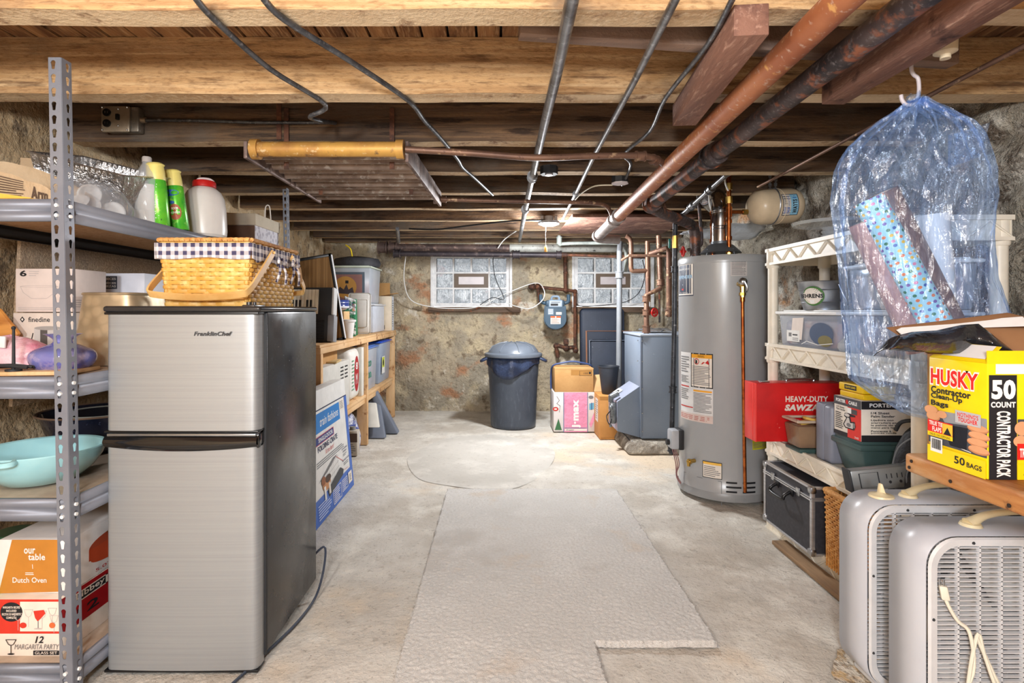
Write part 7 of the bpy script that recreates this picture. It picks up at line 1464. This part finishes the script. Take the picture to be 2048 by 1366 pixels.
# ================================================================ box fans
FW_ = pl((214, 214, 216), .3); FS = lay('grey_fan_steel', (192, 194, 200), [(3, .4, .7, (182, 184, 192))], .36, spec=.6); FCR = pl((232, 216, 176), .35)
def rr(w_, h_, r, n=6):
    pts = []
    for cx_, cz_, a0 in ((w_-r, h_-r, 0), (r, h_-r, PI/2), (r, r, PI), (w_-r, r, 3*PI/2)):
        for i in range(n+1): a = a0+PI/2*i/n; pts.append((cx_+r*math.cos(a), cz_+r*math.sin(a)))
    return pts
def fan(loc, label, cord=True):
    t = thing('box_fan', label, 'fan', loc, 'box fans at the right' if 0 else None, (0, 0, 0)); S, D = .53, .135
    def shellring(b, w_, r, y0, y1, off=0):
        P = rr(S-2*w_, S-2*w_, r, 8); n = len(P)
        vs = [(x+w_, y0, z+w_+off) for x, z in P]+[(x+w_, y1, z+w_+off) for x, z in P]
        b.add(vs, [(i, (i+1) % n, n+(i+1) % n, n+i) for i in range(n)])
        return P
    b = B(FS); shellring(b, 0, .075, .004, D-.004, .012)
    done(b, 'metal_housing', t, normals=False, solid=.003, ang=50)
    for yy, nm in ((0, 'front_bezel'), (D, 'rear_bezel')):
        b = B(FW_); A = rr(S-.004, S-.004, .073, 8); C_ = rr(S-.044, S-.044, .058, 8); n = len(A); s = -1 if yy == 0 else 1
        o = [(x+.002, yy+s*.0, z+.014) for x, z in A]; m_ = [(x*.985+.006, yy+s*.006, z*.985+.018) for x, z in A]; i_ = [(x+.022, yy+s*.004, z+.034) for x, z in C_]; k_ = [(x+.022, yy-s*.012, z+.034) for x, z in C_]
        b.add(o+m_+i_+k_, [(i+j*n, (i+1) % n+j*n, (i+1) % n+(j+1)*n, i+(j+1)*n) for j in range(3) for i in range(n)])
        done(b, nm, t, normals=True)
        b = B(FW_); x0, x1, z0, z1 = .024, S-.024, .036, S-.010
        def xr(z): # chord limits at height z inside rounded opening
            r = .058; e = min(z-z0, z1-z)
            return (x0+(r-math.sqrt(max(r*r-(r-e)**2, 0)) if e < r else x0*0+x0))if e >= r else x0+r-math.sqrt(max(r*r-(r-e)**2, 0))
        nsl = 41
        for i in range(nsl):
            z = z0+(z1-z0)*(i+.5)/nsl; xa = xr(z) if min(z-z0, z1-z) < .058 else x0
            b.hexa([(xa, yy-s*.0, z-.0016), (S-xa, yy-s*.0, z-.0016), (S-xa, yy-s*.010, z-.0006), (xa, yy-s*.010, z-.0006), (xa, yy, z+.0006), (S-xa, yy, z+.0006), (S-xa, yy-s*.010, z+.0016), (xa, yy-s*.010, z+.0016)])
        for i in range(1, 9):
            x = x0+(x1-x0)*i/9; b.box(x-.002, min(yy, yy-s*.010), z0, x+.002, max(yy, yy-s*.010), z1)
        done(b, 'front_grille' if yy == 0 else 'rear_grille', t)
    b = B(pl((206, 204, 200), .35))
    for k in range(5):
        a0 = 2*PI*k/5+.3
        b.grid(lambda u, v: (S/2+(.045+.175*u)*math.cos(a0+(v-.5)*(.9+.2*u)), D/2+.022*(v-.5)*2*(1-.3*u), S/2+.012+(.045+.175*u)*math.sin(a0+(v-.5)*(.9+.2*u))), 8, 6)
    done(b, 'fan_blades', t, normals=False, solid=.002)
    b = B(pl((170, 172, 176), .4)); b.cyl((S/2, D*.25, S/2+.012), (S/2, D*.8, S/2+.012), .05, n=24); b.box(S/2-.01, D*.78, .016, S/2+.01, D*.84, S+.01); done(b, 'motor', t)
    b = B(FCR); zt = S+.012
    P = [(.16, zt+.004), (.20, zt+.026), (.26, zt+.036), (.33, zt+.036), (.39, zt+.026), (.43, zt+.004)]
    b.tube([(x, D/2, z) for x, z in P], lambda u: .0085+.010*abs(2*u-1)**4, 10, 4)
    for x in (.165, .425): b.lathe([(0, 0), (.026, 0), (.022, .008), (0, .012)], (x, D/2, zt), 20)
    done(b, 'carry_handle', t)
    b = B(FCR if cord else FCR)
    if cord: b.lathe([(0, 0), (.034, 0), (.032, .006), (.014, .010), (.010, .014), (0, .016)], (.085, D/2, zt), 28); b.hexa([(.078, D/2-.004, zt+.01), (.092, D/2-.012, zt+.01), (.092, D/2+.004, zt+.01), (.078, D/2+.012, zt+.01), (.080, D/2-.002, zt+.04), (.086, D/2-.006, zt+.04), (.086, D/2+.004, zt+.04), (.080, D/2+.008, zt+.04)], .003); done(b, 'speed_knob', t)
    else: b.bm.free()
    b = B(BLACKM)
    for x in (.11, .30, .46):
        b.ball((x, -.005, S-.002), .004, 8)
    for z in (.12, .34): b.ball((.012, -.005, z), .004, 8)
    done(b, 'screws', t)
    b = B(FW_)
    for x in (.04, S-.08): b.box(x, .01, 0, x+.04, D-.01, .014, .003)
    done(b, 'rubber_feet', t)
    return t
f1 = fan(V((1.062, 1.585, 0)), 'farther of the two grey-white box fans, beside the wicker basket')
f2 = fan(V((1.058, 1.362, 0)), 'nearest grey-white box fan with a coiled cream cord on its grille', False)
b = B(pl((232, 226, 208), .4)); b.X = Matrix.Translation((-1.058, -1.362, 0))
b.tube([(1.088, 1.348, .405), (1.10, 1.345, .375), (1.118, 1.343, .345), (1.145, 1.340, .315), (1.15, 1.338, .22), (1.10, 1.338, .14)], .0042, 8, 5)
b.tube([(1.16, 1.340, .31), (1.20, 1.338, .22), (1.25, 1.338, .12)], .0042, 8, 4); b.tube([(1.13, 1.338, .12), (1.145, 1.338, .24), (1.165, 1.340, .315), (1.18, 1.338, .26), (1.22, 1.336, .16), (1.30, 1.336, .08)], .0042, 8, 5)
b.hexa([(1.078, 1.342, .395), (1.096, 1.336, .395), (1.104, 1.350, .395), (1.086, 1.356, .395), (1.072, 1.342, .43), (1.088, 1.336, .43), (1.096, 1.350, .43), (1.080, 1.356, .43)], .004)
b.m(CHROME); b.box(1.076, 1.345, .43, 1.078, 1.349, .445); b.box(1.084, 1.342, .43, 1.086, 1.346, .445)
done(b, 'power_cord', f2, label='cream cord and plug hung on the grille')
b = B(pl((232, 222, 190), .4)); b.X = Matrix.Translation((-1.062, -1.585, 0)); b.tube([(1.45, 1.62, .585), (1.55, 1.58, .57), (1.60, 1.52, .50), (1.62, 1.50, .3)], .004, 8, 5); done(b, 'power_cord', f1)
# clear crate on shelf under bench edge
b = B(CLEAR2)
for i in range(5): b.box(1.40, 1.81, .462+i*.028, 1.60, 1.815, .470+i*.028)
for i in range(6): b.box(1.40+i*.038, 1.808, .458, 1.406+i*.038, 1.816, .60)
b.box(1.40, 1.816, .458, 1.60, 1.86, .60, .004); done(b, 'plastic_crate', None, 'clear ribbed plastic crate on the white shelving below the bench plank', 'crate')
